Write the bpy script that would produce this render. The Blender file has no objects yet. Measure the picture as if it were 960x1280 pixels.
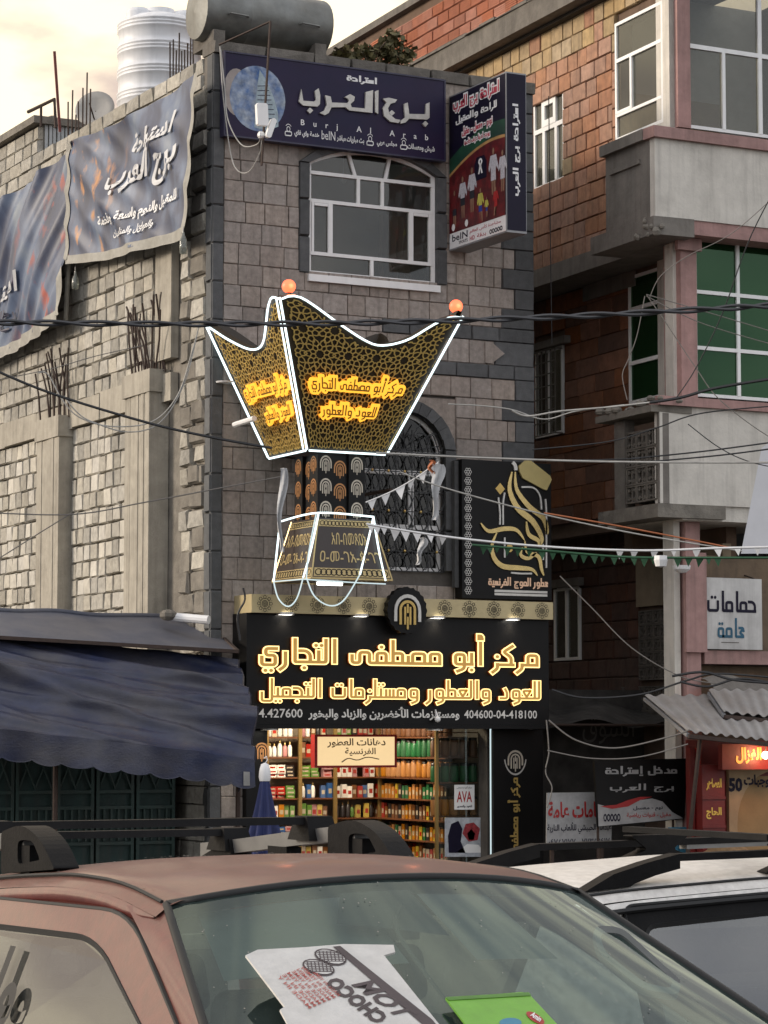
import bpy, math, random
from mathutils import Vector, Matrix
R = random.Random(11)
sc = bpy.context.scene
COL = sc.collection
V3 = Vector
# ---------------------------------------------------------------- camera
PSI = math.radians(27.7); FOC = 3250.0; HOR = 920.0; CAMZ = 2.3
TH = math.atan((HOR-640)/FOC)
CAM = V3((0, 0, CAMZ))
FW = V3((math.sin(PSI)*math.cos(TH), math.cos(PSI)*math.cos(TH), math.sin(TH)))
RT = V3((math.cos(PSI), -math.sin(PSI), 0)); UP = RT.cross(FW)
cam = bpy.data.cameras.new('camera'); co = bpy.data.objects.new('camera', cam); COL.objects.link(co)
m = Matrix((RT, UP, -FW)).transposed().to_4x4(); m.translation = CAM; co.matrix_world = m
cam.sensor_fit = 'HORIZONTAL'; cam.sensor_width = 36; cam.lens = FOC/960*36
cam.clip_start = .1; cam.clip_end = 3000; sc.camera = co
# ---------------------------------------------------------------- light
SUN_EL = math.radians(16); SUN_AZ = math.radians(-62)     # azimuth from +Y towards +X
w = bpy.data.worlds.new('World'); sc.world = w; w.use_nodes = True
nt = w.node_tree; N = nt.nodes; Lk = nt.links
bg = N['Background']
sky = N.new('ShaderNodeTexSky'); sky.sky_type = 'NISHITA'; sky.sun_disc = False
sky.sun_elevation = SUN_EL; sky.sun_rotation = SUN_AZ; sky.dust_density = 3; sky.air_density = 1.3
tc = N.new('ShaderNodeTexCoord'); mp = N.new('ShaderNodeMapping'); mp.inputs['Scale'].default_value = (1, 1, 2.4)
Lk.new(tc.outputs['Generated'], mp.inputs['Vector'])
nz = N.new('ShaderNodeTexNoise'); nz.inputs['Scale'].default_value = 9; nz.inputs['Detail'].default_value = 7; nz.inputs['Roughness'].default_value = .5
Lk.new(mp.outputs[0], nz.inputs['Vector'])
cr = N.new('ShaderNodeValToRGB'); cr.color_ramp.elements[0].position = .36; cr.color_ramp.elements[1].position = .66
cr.color_ramp.elements[0].color = (3.7, 4.0, 4.7, 1); cr.color_ramp.elements[1].color = (8.7, 8.5, 8.4, 1)
Lk.new(nz.outputs['Fac'], cr.inputs[0])
cw = N.new('ShaderNodeValToRGB'); cw.color_ramp.elements[0].position = .42; cw.color_ramp.elements[1].position = .57
cw.color_ramp.elements[0].color = (4.3, 3.35, 2.8, 1); cw.color_ramp.elements[1].color = (8.6, 7.2, 5.0, 1)
Lk.new(nz.outputs['Fac'], cw.inputs[0])
gd = V3((math.sin(math.radians(6)), math.cos(math.radians(6)), .22)).normalized()      # the evening glow behind the clouds
dt_ = N.new('ShaderNodeVectorMath'); dt_.operation = 'DOT_PRODUCT'; dt_.inputs[1].default_value = gd
Lk.new(tc.outputs['Generated'], dt_.inputs[0])
gr = N.new('ShaderNodeMapRange'); gr.interpolation_type = 'SMOOTHSTEP'; gr.inputs[1].default_value = .35; gr.inputs[2].default_value = .99; Lk.new(dt_.outputs['Value'], gr.inputs[0])
m0 = N.new('ShaderNodeMixRGB'); Lk.new(gr.outputs[0], m0.inputs[0]); Lk.new(cr.outputs[0], m0.inputs[1]); Lk.new(cw.outputs[0], m0.inputs[2])
mx = N.new('ShaderNodeMixRGB'); mx.inputs[0].default_value = .88
Lk.new(sky.outputs[0], mx.inputs[1]); Lk.new(m0.outputs[0], mx.inputs[2]); Lk.new(mx.outputs[0], bg.inputs['Color'])
bg.inputs['Strength'].default_value = .125
sun = bpy.data.lights.new('sun', 'SUN'); so = bpy.data.objects.new('sun', sun); COL.objects.link(so)
sun.energy = 1.9; sun.angle = math.radians(14); sun.color = (1, .88, .74)
sd = V3((math.sin(SUN_AZ)*math.cos(SUN_EL), math.cos(SUN_AZ)*math.cos(SUN_EL), math.sin(SUN_EL)))
so.rotation_euler = sd.to_track_quat('Z', 'Y').to_euler()
sc.view_settings.view_transform = 'Standard'; sc.view_settings.look = 'None'; sc.view_settings.exposure = .68; sc.view_settings.gamma = 1
# ---------------------------------------------------------------- rays and planes
def ray(px, py): return (FW*FOC + RT*(px-480) + UP*(640-py)).normalized()
class Plane:
    """vertical wall plane: u to the right as seen from the street, v = height, d = out of the wall"""
    def __init__(s, o, ang):            # ang: direction of u, degrees from +X
        s.o = V3((o[0], o[1], 0)); a = math.radians(ang); s.ang = a
        s.U = V3((math.cos(a), math.sin(a), 0)); s.V = V3((0, 0, 1)); s.N = s.U.cross(s.V)
    def p(s, u, v, d=0): return s.o + s.U*u + s.V*v + s.N*d
    def uv(s, px, py, d=0):
        r = ray(px, py); o = s.o + s.N*d
        t = (o-CAM).dot(s.N)/r.dot(s.N); q = CAM + r*t
        return ((q-s.o).dot(s.U), q.z)
    def u(s, px, py, d=0): return s.uv(px, py, d)[0]
    def v(s, px, py, d=0): return s.uv(px, py, d)[1]
    def w(s, px, py, d=0): u, v = s.uv(px, py, d); return s.p(u, v, d)
def at(px, py, t): return CAM + ray(px, py)*t     # a point t metres from the camera
# ---------------------------------------------------------------- objects
def tag(o, label=None, cat=None, group=None, kind=None):
    if label: o['label'] = label
    if cat: o['category'] = cat
    if group: o['group'] = group
    if kind: o['kind'] = kind
    return o
def thing(name, loc, label, cat, group=None):
    o = bpy.data.objects.new(name, None); COL.objects.link(o); o.location = loc; o.empty_display_size = .2
    return tag(o, label, cat, group)
def wloc(o):
    v = V3(o.location)
    return v
def adopt(o, parent):
    if parent is not None:
        o.parent = parent
        root = V3(parent.get('_w', parent.location)) if parent.type == 'MESH' else V3(parent.location)
        # meshes used as parents sit at the origin of their own thing, so only the thing's offset is removed
        if parent.type == 'MESH':
            o.matrix_parent_inverse = Matrix.Identity(4)
        else:
            o.matrix_parent_inverse = Matrix.Translation(-root)
    return o
class MB:
    def __init__(s): s.v = []; s.f = []; s.uvs = None; s.sm = False
    def add(s, vs, fs):
        n = len(s.v); s.v += [tuple(x) for x in vs]; s.f += [tuple(i+n for i in f) for f in fs]; return s
    def hexa(s, P):          # 8 points: bottom 4 ccw, top 4
        return s.add(P, [(0,3,2,1),(4,5,6,7),(0,1,5,4),(1,2,6,5),(2,3,7,6),(3,0,4,7)])
    def box(s, x0, x1, y0, y1, z0, z1):
        return s.hexa([(x0,y0,z0),(x1,y0,z0),(x1,y1,z0),(x0,y1,z0),(x0,y0,z1),(x1,y0,z1),(x1,y1,z1),(x0,y1,z1)])
    def pbox(s, P, u0, u1, v0, v1, d0, d1):
        return s.hexa([P.p(u0,v0,d1),P.p(u1,v0,d1),P.p(u1,v0,d0),P.p(u0,v0,d0),P.p(u0,v1,d1),P.p(u1,v1,d1),P.p(u1,v1,d0),P.p(u0,v1,d0)])
    def bar(s, a, b, r, n=4, r2=None):
        return s.tube([a, b], r, n, r2)
    def tube(s, pts, r, n=6, r2=None, closed=False):
        pts = [V3(p) for p in pts]; k = len(pts); base = len(s.v); up = V3((.13, .07, 1)).normalized()
        for i, p in enumerate(pts):
            if closed: d = pts[(i+1) % k]-pts[i-1]
            else: d = pts[min(i+1, k-1)]-pts[max(i-1, 0)]
            if d.length < 1e-9: d = V3((1,0,0))
            d.normalize(); a = d.cross(up)
            if a.length < .15: a = d.cross(V3((1, 0, 0)))
            a.normalize(); b = a.cross(d)
            rr = r if r2 is None else r+(r2-r)*i/(k-1)
            for j in range(n):
                t = 2*math.pi*j/n + math.pi/4
                s.v.append(tuple(p + a*rr*math.cos(t) + b*rr*math.sin(t)))
        m_ = k if closed else k-1
        for i in range(m_):
            for j in range(n):
                i2 = (i+1) % k
                s.f.append((base+i*n+j, base+i*n+(j+1) % n, base+i2*n+(j+1) % n, base+i2*n+j))
        if not closed:
            s.f.append(tuple(base+j for j in range(n))[::-1]); s.f.append(tuple(base+(k-1)*n+j for j in range(n)))
        return s
    def lathe(s, prof, o, ax=(0,0,1), n=16, a0=0, a1=2*math.pi):
        ax = V3(ax).normalized(); o = V3(o)
        a = ax.orthogonal().normalized(); b = ax.cross(a); base = len(s.v); full = abs(a1-a0-2*math.pi) < 1e-6
        cols = n if full else n+1
        for (r, h) in prof:
            for j in range(cols):
                t = a0+(a1-a0)*j/n; s.v.append(tuple(o+ax*h+(a*math.cos(t)+b*math.sin(t))*r))
        for i in range(len(prof)-1):
            for j in range(n):
                j2 = (j+1) % cols
                s.f.append((base+i*cols+j, base+i*cols+j2, base+(i+1)*cols+j2, base+(i+1)*cols+j))
        return s
    def ball(s, o, r, n=10, m_=6, sz=1):
        return s.lathe([(max(1e-4, r*math.sin(math.pi*i/m_)), -r*sz*math.cos(math.pi*i/m_)) for i in range(m_+1)], o, n=n)
    def prism(s, poly, d):   # poly: world points (planar), d: extrusion vector
        n = len(poly); d = V3(d); base = len(s.v)
        s.v += [tuple(V3(p)) for p in poly] + [tuple(V3(p)+d) for p in poly]
        s.f.append(tuple(range(base, base+n))[::-1]); s.f.append(tuple(range(base+n, base+2*n)))
        for i in range(n):
            j = (i+1) % n; s.f.append((base+i, base+j, base+n+j, base+n+i))
        return s
    def pprism(s, P, poly, d0, d1):
        return s.prism([P.p(u, v, d0) for u, v in poly], P.N*(d1-d0))
    def ring(s, A, B, d=None):   # loft between two closed outlines with the same count; d: thickness vector
        n = len(A); base = len(s.v); s.v += [tuple(p) for p in A]+[tuple(p) for p in B]
        for i in range(n):
            j = (i+1) % n; s.f.append((base+i, base+j, base+n+j, base+n+i))
        if d is not None:
            d = V3(d); s.v += [tuple(V3(p)+d) for p in A]+[tuple(V3(p)+d) for p in B]
            for i in range(n):
                j = (i+1) % n
                s.f.append((base+2*n+j, base+2*n+i, base+3*n+i, base+3*n+j))
                s.f.append((base+j, base+i, base+2*n+i, base+2*n+j))
                s.f.append((base+n+i, base+n+j, base+3*n+j, base+3*n+i))
        return s
    def grid(s, fn, nu, nv, uv=False):
        base = len(s.v)
        for j in range(nv+1):
            for i in range(nu+1): s.v.append(tuple(fn(i/nu, j/nv)))
        for j in range(nv):
            for i in range(nu):
                a = base+j*(nu+1)+i; s.f.append((a, a+1, a+nu+2, a+nu+1))
        if uv: s.uvs = [(i/nu, j/nv) for j in range(nv+1) for i in range(nu+1)]
        return s
    def build(s, name, mat, parent=None, smooth=False, label=None, cat=None, group=None, kind=None):
        me = bpy.data.meshes.new(name); me.from_pydata(s.v, [], s.f)
        if s.uvs:
            ul = me.uv_layers.new(name='UVMap')
            for lp in me.loops: ul.data[lp.index].uv = s.uvs[lp.vertex_index]
        me.materials.append(mat)
        if smooth: me.polygons.foreach_set('use_smooth', [True]*len(me.polygons))
        me.update()
        o = bpy.data.objects.new(name, me); COL.objects.link(o); adopt(o, parent)
        return tag(o, label, cat, group, kind)
def smooth_auto(o, ang=40):
    o.data.polygons.foreach_set('use_smooth', [True]*len(o.data.polygons))
    try: o.data.set_sharp_from_angle(angle=math.radians(ang))
    except Exception: pass
    return o
# ---------------------------------------------------------------- materials
KEEP = {'mauve_tuff': .88, 'concrete_block_grey': 1.0, 'pale_concrete_block': .98, 'cast_concrete': 1.0, 'rough_mortar': .9, 'basalt': .85, 'white_frame_paint': 1, 'white_tank_plastic': 1, 'print_white': 1, 'white_tarp': .95, 'dirty_white_plate': .95, 'white_paint': .95, 'carton_white': .9, 'pink_paint': .85, 'pale_plaster': .9, 'banner_letter': 1, 'lace': 1, 'silver_letters': .95, 'silver_print': .95, 'pack_white': 1, 'inner_plaster': 1, 'room_plaster': 1, 'corrugated_tin': .85, 'white_rag': 1, 'packet_green': .8, 'terracotta_tile': 1.0, 'ochre_tile': .92, 'hollow_clay_brick': .95, 'gold_print': .95, 'champagne_band': .9, 'gold_lattice': .9}
def mat(name, c, rough=.8, var=.25, scale=6, bump=.15, ov=0., metal=0., c2=None, c2amt=.5, c2scale=1.5, spec=.5, emit=None, es=0, streak=0., alpha=None, bscale=None, zs=1., grime=0.):
    k = KEEP.get(name, .72); c = tuple(x*k for x in c); c2 = tuple(x*k for x in c2) if c2 else None; es *= .74
    M = bpy.data.materials.new(name); M.use_nodes = True; t = M.node_tree; n = t.nodes; l = t.links
    b = n['Principled BSDF']; b.inputs['Roughness'].default_value = rough; b.inputs['Metallic'].default_value = metal
    b.inputs['Specular IOR Level'].default_value = spec
    col = n.new('ShaderNodeRGB'); col.outputs[0].default_value = (*c, 1); cur = col.outputs[0]
    g = n.new('ShaderNodeNewGeometry'); mpp = n.new('ShaderNodeMapping'); mpp.inputs['Scale'].default_value = (1, 1, zs)
    l.new(g.outputs['Position'], mpp.inputs['Vector'])
    def noise(sc_, det=4, vec=None, rg=.6):
        q = n.new('ShaderNodeTexNoise'); q.inputs['Scale'].default_value = sc_; q.inputs['Detail'].default_value = det; q.inputs['Roughness'].default_value = rg
        l.new(vec or mpp.outputs[0], q.inputs['Vector']); return q
    def mixc(f, a, bb, mode='MIX'):
        q = n.new('ShaderNodeMixRGB'); q.blend_type = mode
        if isinstance(f, (int, float)): q.inputs[0].default_value = f
        else: l.new(f, q.inputs[0])
        l.new(a, q.inputs[1])
        if isinstance(bb, tuple): q.inputs[2].default_value = (*bb, 1)
        else: l.new(bb, q.inputs[2])
        return q.outputs[0]
    def ramp(s_, lo, hi, a=0., bb=1.):
        q = n.new('ShaderNodeMapRange'); q.inputs[1].default_value = lo; q.inputs[2].default_value = hi; q.inputs[3].default_value = a; q.inputs[4].default_value = bb
        l.new(s_, q.inputs[0]); return q.outputs[0]
    if c2:
        cur = mixc(ramp(noise(c2scale, 5).outputs['Fac'], .5-.18, .5+.18, 0, c2amt), cur, c2)
    if ov:
        oi = n.new('ShaderNodeObjectInfo'); h = n.new('ShaderNodeHueSaturation')
        l.new(ramp(oi.outputs['Random'], 0, 1, 1-ov, 1+ov), h.inputs['Value'])
        mm = n.new('ShaderNodeMath'); mm.operation = 'MULTIPLY'; mm.inputs[1].default_value = 7.31; l.new(oi.outputs['Random'], mm.inputs[0])
        fr = n.new('ShaderNodeMath'); fr.operation = 'FRACT'; l.new(mm.outputs[0], fr.inputs[0])
        l.new(ramp(fr.outputs[0], 0, 1, .84, 1.14), h.inputs['Saturation']); l.new(cur, h.inputs['Color']); cur = h.outputs[0]
    if var:
        q = noise(scale, 6); h = n.new('ShaderNodeHueSaturation'); l.new(ramp(q.outputs['Fac'], .25, .75, 1-var, 1+var), h.inputs['Value']); l.new(cur, h.inputs['Color']); cur = h.outputs[0]
    if streak:
        mq = n.new('ShaderNodeMapping'); mq.inputs['Scale'].default_value = (1, 1, .08); l.new(g.outputs['Position'], mq.inputs['Vector'])
        cur = mixc(ramp(noise(9, 4, mq.outputs[0]).outputs['Fac'], .48, .72, 0, streak), cur, (.05, .043, .036))
    if grime:
        cur = mixc(ramp(noise(.9, 6, rg=.7).outputs['Fac'], .45, .7, 0, grime), cur, (.06, .05, .042))
    l.new(cur, b.inputs['Base Color'])
    if bump:
        bm = n.new('ShaderNodeBump'); bm.inputs['Strength'].default_value = bump; bm.inputs['Distance'].default_value = .02
        l.new(noise(bscale or scale*3, 6).outputs['Fac'], bm.inputs['Height']); l.new(bm.outputs[0], b.inputs['Normal'])
    if emit:
        b.inputs['Emission Color'].default_value = (*emit, 1); b.inputs['Emission Strength'].default_value = es
    return M
def glass(name, tint=(.6, .7, .65), trans=.5, rough=.03, dust=0., dustc=(.3, .29, .25), body=(.02, .03, .028), f0=.045, gc=(1, 1, 1)):
    """thin pane: fresnel mirror over a part see-through, part tinted body, with some dust"""
    M = bpy.data.materials.new(name); M.use_nodes = True; t = M.node_tree; n = t.nodes; l = t.links; n.clear()
    out = n.new('ShaderNodeOutputMaterial'); tr = n.new('ShaderNodeBsdfTransparent'); tr.inputs[0].default_value = (*tint, 1)
    df = n.new('ShaderNodeBsdfDiffuse'); df.inputs[0].default_value = (*body, 1)
    gl = n.new('ShaderNodeBsdfGlossy'); gl.inputs['Roughness'].default_value = rough; gl.inputs['Color'].default_value = (*gc, 1)
    m1 = n.new('ShaderNodeMixShader'); m1.inputs[0].default_value = trans; l.new(df.outputs[0], m1.inputs[1]); l.new(tr.outputs[0], m1.inputs[2])
    ge = n.new('ShaderNodeNewGeometry'); dp = n.new('ShaderNodeVectorMath'); dp.operation = 'DOT_PRODUCT'; l.new(ge.outputs['Normal'], dp.inputs[0]); l.new(ge.outputs['Incoming'], dp.inputs[1])
    def mth(op, a, b_=None):
        q = n.new('ShaderNodeMath'); q.operation = op
        for i, x in enumerate((a, b_)):
            if x is None: continue
            if isinstance(x, (int, float)): q.inputs[i].default_value = x
            else: l.new(x, q.inputs[i])
        return q.outputs[0]
    fr = mth('ADD', f0, mth('MULTIPLY', .98-f0, mth('POWER', mth('SUBTRACT', 1., mth('ABSOLUTE', dp.outputs['Value'])), 5.)))
    m2 = n.new('ShaderNodeMixShader'); l.new(fr, m2.inputs[0]); l.new(m1.outputs[0], m2.inputs[1]); l.new(gl.outputs[0], m2.inputs[2])
    last = m2.outputs[0]
    if dust:
        g = n.new('ShaderNodeNewGeometry'); q = n.new('ShaderNodeTexNoise'); q.inputs['Scale'].default_value = 6; q.inputs['Detail'].default_value = 12; q.inputs['Roughness'].default_value = .85
        l.new(g.outputs['Position'], q.inputs['Vector'])
        mr = n.new('ShaderNodeMapRange'); mr.inputs[1].default_value = .35; mr.inputs[2].default_value = .75; mr.inputs[3].default_value = dust*.4; mr.inputs[4].default_value = dust*1.5; l.new(q.outputs['Fac'], mr.inputs[0])
        d2 = n.new('ShaderNodeBsdfDiffuse'); d2.inputs[0].default_value = (*dustc, 1)
        m3 = n.new('ShaderNodeMixShader'); l.new(mr.outputs[0], m3.inputs[0]); l.new(last, m3.inputs[1]); l.new(d2.outputs[0], m3.inputs[2]); last = m3.outputs[0]
    l.new(last, out.inputs[0]); return M
def emi(name, c, s, var=0):
    M = mat(name, (.02, .02, .02), .5, 0, bump=0, emit=c, es=s); return M
m_core = mat('mortar', (.14, .125, .11), .95, .3, 4, .5)
m_stone = mat('mauve_tuff', (.385, .33, .285), .9, .3, 16, .35, ov=.12, c2=(.28, .24, .215), c2amt=.6, c2scale=2, bscale=60, streak=.3, grime=.18)
m_basalt = mat('basalt', (.10, .102, .103), .85, .25, 9, .3, ov=.2, bscale=50)
m_block = mat('concrete_block_grey', (.36, .335, .285), .95, .3, 12, .7, ov=.24, bscale=40, grime=.3)
m_rough = mat('rough_mortar', (.2, .18, .15), .95, .35, 5, .9, bscale=12, grime=.4)
m_conc = mat('cast_concrete', (.36, .328, .27), .95, .18, 5, .5, bscale=40, streak=.3, grime=.25)
m_cgrey = mat('old_concrete', (.2, .18, .155), .95, .3, 4, .6, bscale=25, streak=.35, grime=.5)
m_white = mat('white_frame_paint', (.8, .79, .77), .45, .06, 5, .05, streak=.06)
m_rebar = mat('rebar_rust', (.06, .035, .025), .8, .3, 20, .2)
m_black = mat('black_board', (.007, .0065, .0065), .4, .2, 4, .05, spec=.22)
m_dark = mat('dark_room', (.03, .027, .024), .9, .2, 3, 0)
m_glassd = glass('window_glass', (.75, .75, .72), .85, .03, .06, (.2, .18, .15))
m_gold = mat('gold_print', (.62, .43, .14), .35, .15, 9, .05, metal=.6)
m_silver = mat('silver_print', (.62, .6, .56), .35, .1, 9, .05, metal=.5)
m_wire = mat('cable_black', (.02, .02, .022), .6, 0, bump=0)
m_wireg = mat('cable_grey', (.22, .2, .18), .7, 0, bump=0)
m_print_w = mat('print_white', (.72, .71, .7), .5, .05, 9, 0)
m_led = emi('led_white', (.80, .97, 1), 1.9)
# ---------------------------------------------------------------- lettering
AR = {'ا':(0xFE8D,2),'أ':(0xFE83,2),'إ':(0xFE87,2),'ب':(0xFE8F,4),'ة':(0xFE93,2),'ت':(0xFE95,4),'ث':(0xFE99,4),'ج':(0xFE9D,4),'ح':(0xFEA1,4),'خ':(0xFEA5,4),'د':(0xFEA9,2),'ذ':(0xFEAB,2),'ر':(0xFEAD,2),'ز':(0xFEAF,2),'س':(0xFEB1,4),'ش':(0xFEB5,4),'ص':(0xFEB9,4),'ض':(0xFEBD,4),'ط':(0xFEC1,4),'ظ':(0xFEC5,4),'ع':(0xFEC9,4),'غ':(0xFECD,4),'ف':(0xFED1,4),'ق':(0xFED5,4),'ك':(0xFED9,4),'ل':(0xFEDD,4),'م':(0xFEE1,4),'ن':(0xFEE5,4),'ه':(0xFEE9,4),'و':(0xFEED,2),'ى':(0xFEEF,2),'ي':(0xFEF1,4),'ء':(0xFE80,1),'ـ':(0x640,4)}
def joins(s):
    r = []
    for i, c in enumerate(s):
        jr = i > 0 and s[i-1] in AR and AR[s[i-1]][1] == 4 and c in AR and AR[c][1] >= 2
        jl = c in AR and AR[c][1] == 4 and i+1 < len(s) and s[i+1] in AR and AR[s[i+1]][1] >= 2
        r.append((c, jr, jl))
    return r
def naskh(s):
    o = []
    for c, jr, jl in joins(s):
        if c in AR and c != 'ـ':
            b, k = AR[c]; f = 0
            if k == 4: f = 3 if (jr and jl) else 2 if jl else 1 if jr else 0
            elif k == 2: f = 1 if jr else 0
            o.append(chr(b+f))
        else: o.append(c)
    return ''.join(o[::-1])
_cache = {}
def font2d(s, bold=0., rtl=False, shear=0, space=1):
    key = (s, bold, rtl, shear, space)
    if key in _cache: return _cache[key]
    c = bpy.data.curves.new('lettering', 'FONT'); c.body = naskh(s) if rtl else s; c.offset = bold; c.resolution_u = 2; c.shear = shear; c.space_character = space
    o = bpy.data.objects.new('lettering', c); COL.objects.link(o)
    dg = bpy.context.evaluated_depsgraph_get(); ev = o.evaluated_get(dg); me = ev.to_mesh()
    vs = [(v.co.x, v.co.y) for v in me.vertices]; fs = [tuple(p.vertices) for p in me.polygons]
    ev.to_mesh_clear(); bpy.data.objects.remove(o); bpy.data.curves.remove(c)
    _cache[key] = (vs, fs); return vs, fs
def ribbon(pts, w, rad=.4, closed=False, cap=True):
    P = [V3((p[0], p[1])) for p in pts]
    if closed: P = P[:-1] if (P[0]-P[-1]).length < 1e-6 else P
    Q = []; n = len(P)
    for i, p in enumerate(P):
        if (i == 0 or i == n-1) and not closed: Q.append(p); continue
        a = P[i-1]-p; b = P[(i+1) % n]-p
        r = min(rad, a.length*.49, b.length*.49)
        if r < 1e-4: Q.append(p); continue
        A = p+a.normalized()*r; B = p+b.normalized()*r
        for k in (0, .33, .67, 1): Q.append(A*(1-k)**2+p*2*k*(1-k)+B*k*k)
    out = []
    for q in Q:
        if not out or (q-out[-1]).length > 1e-5: out.append(q)
    Q = out; n = len(Q)
    if not closed and cap and n > 1:
        Q[0] = Q[0]+(Q[0]-Q[1]).normalized()*w*.42; Q[-1] = Q[-1]+(Q[-1]-Q[-2]).normalized()*w*.42
    vs = []; fs = []
    for i in range(n):
        d1 = (Q[i]-Q[i-1]) if (closed or i > 0) else Q[1]-Q[0]
        d2 = (Q[(i+1) % n]-Q[i]) if (closed or i < n-1) else d1
        d1 = d1.normalized(); d2 = d2.normalized(); nn = V3((-d1.y-d2.y, d1.x+d2.x))
        if nn.length < 1e-5: nn = V3((-d1.y, d1.x))
        nn.normalize(); k = 1/max(.5, nn.dot(V3((-d1.y, d1.x))))
        vs += [tuple(Q[i]+nn*w/2*k), tuple(Q[i]-nn*w/2*k)]
    for i in range(n if closed else n-1):
        j = (i+1) % n; fs.append((2*i, 2*i+1, 2*j+1, 2*j))
    return vs, fs
def merge(parts):
    V = []; Fs = []
    for k, (vs, fs) in enumerate(parts):
        n = len(V); V += [v if len(v) > 2 else (v[0], v[1], float(k % 9)) for v in vs]; Fs += [tuple(i+n for i in f) for f in fs]
    return V, Fs
def disc2(x, y, r, n=10): return [(x+r*math.cos(2*math.pi*i/n), y+r*math.sin(2*math.pi*i/n)) for i in range(n)], [tuple(range(n))]
def ring2(x, y, r, w, n=14, a0=0, a1=2*math.pi, sy=1):
    full = a1-a0 > 6.28
    pts = [(x+r*math.cos(a0+(a1-a0)*i/n), y+sy*r*math.sin(a0+(a1-a0)*i/n)) for i in range(n if full else n+1)]
    return ribbon(pts, w, .01*r, closed=full, cap=False)
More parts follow.
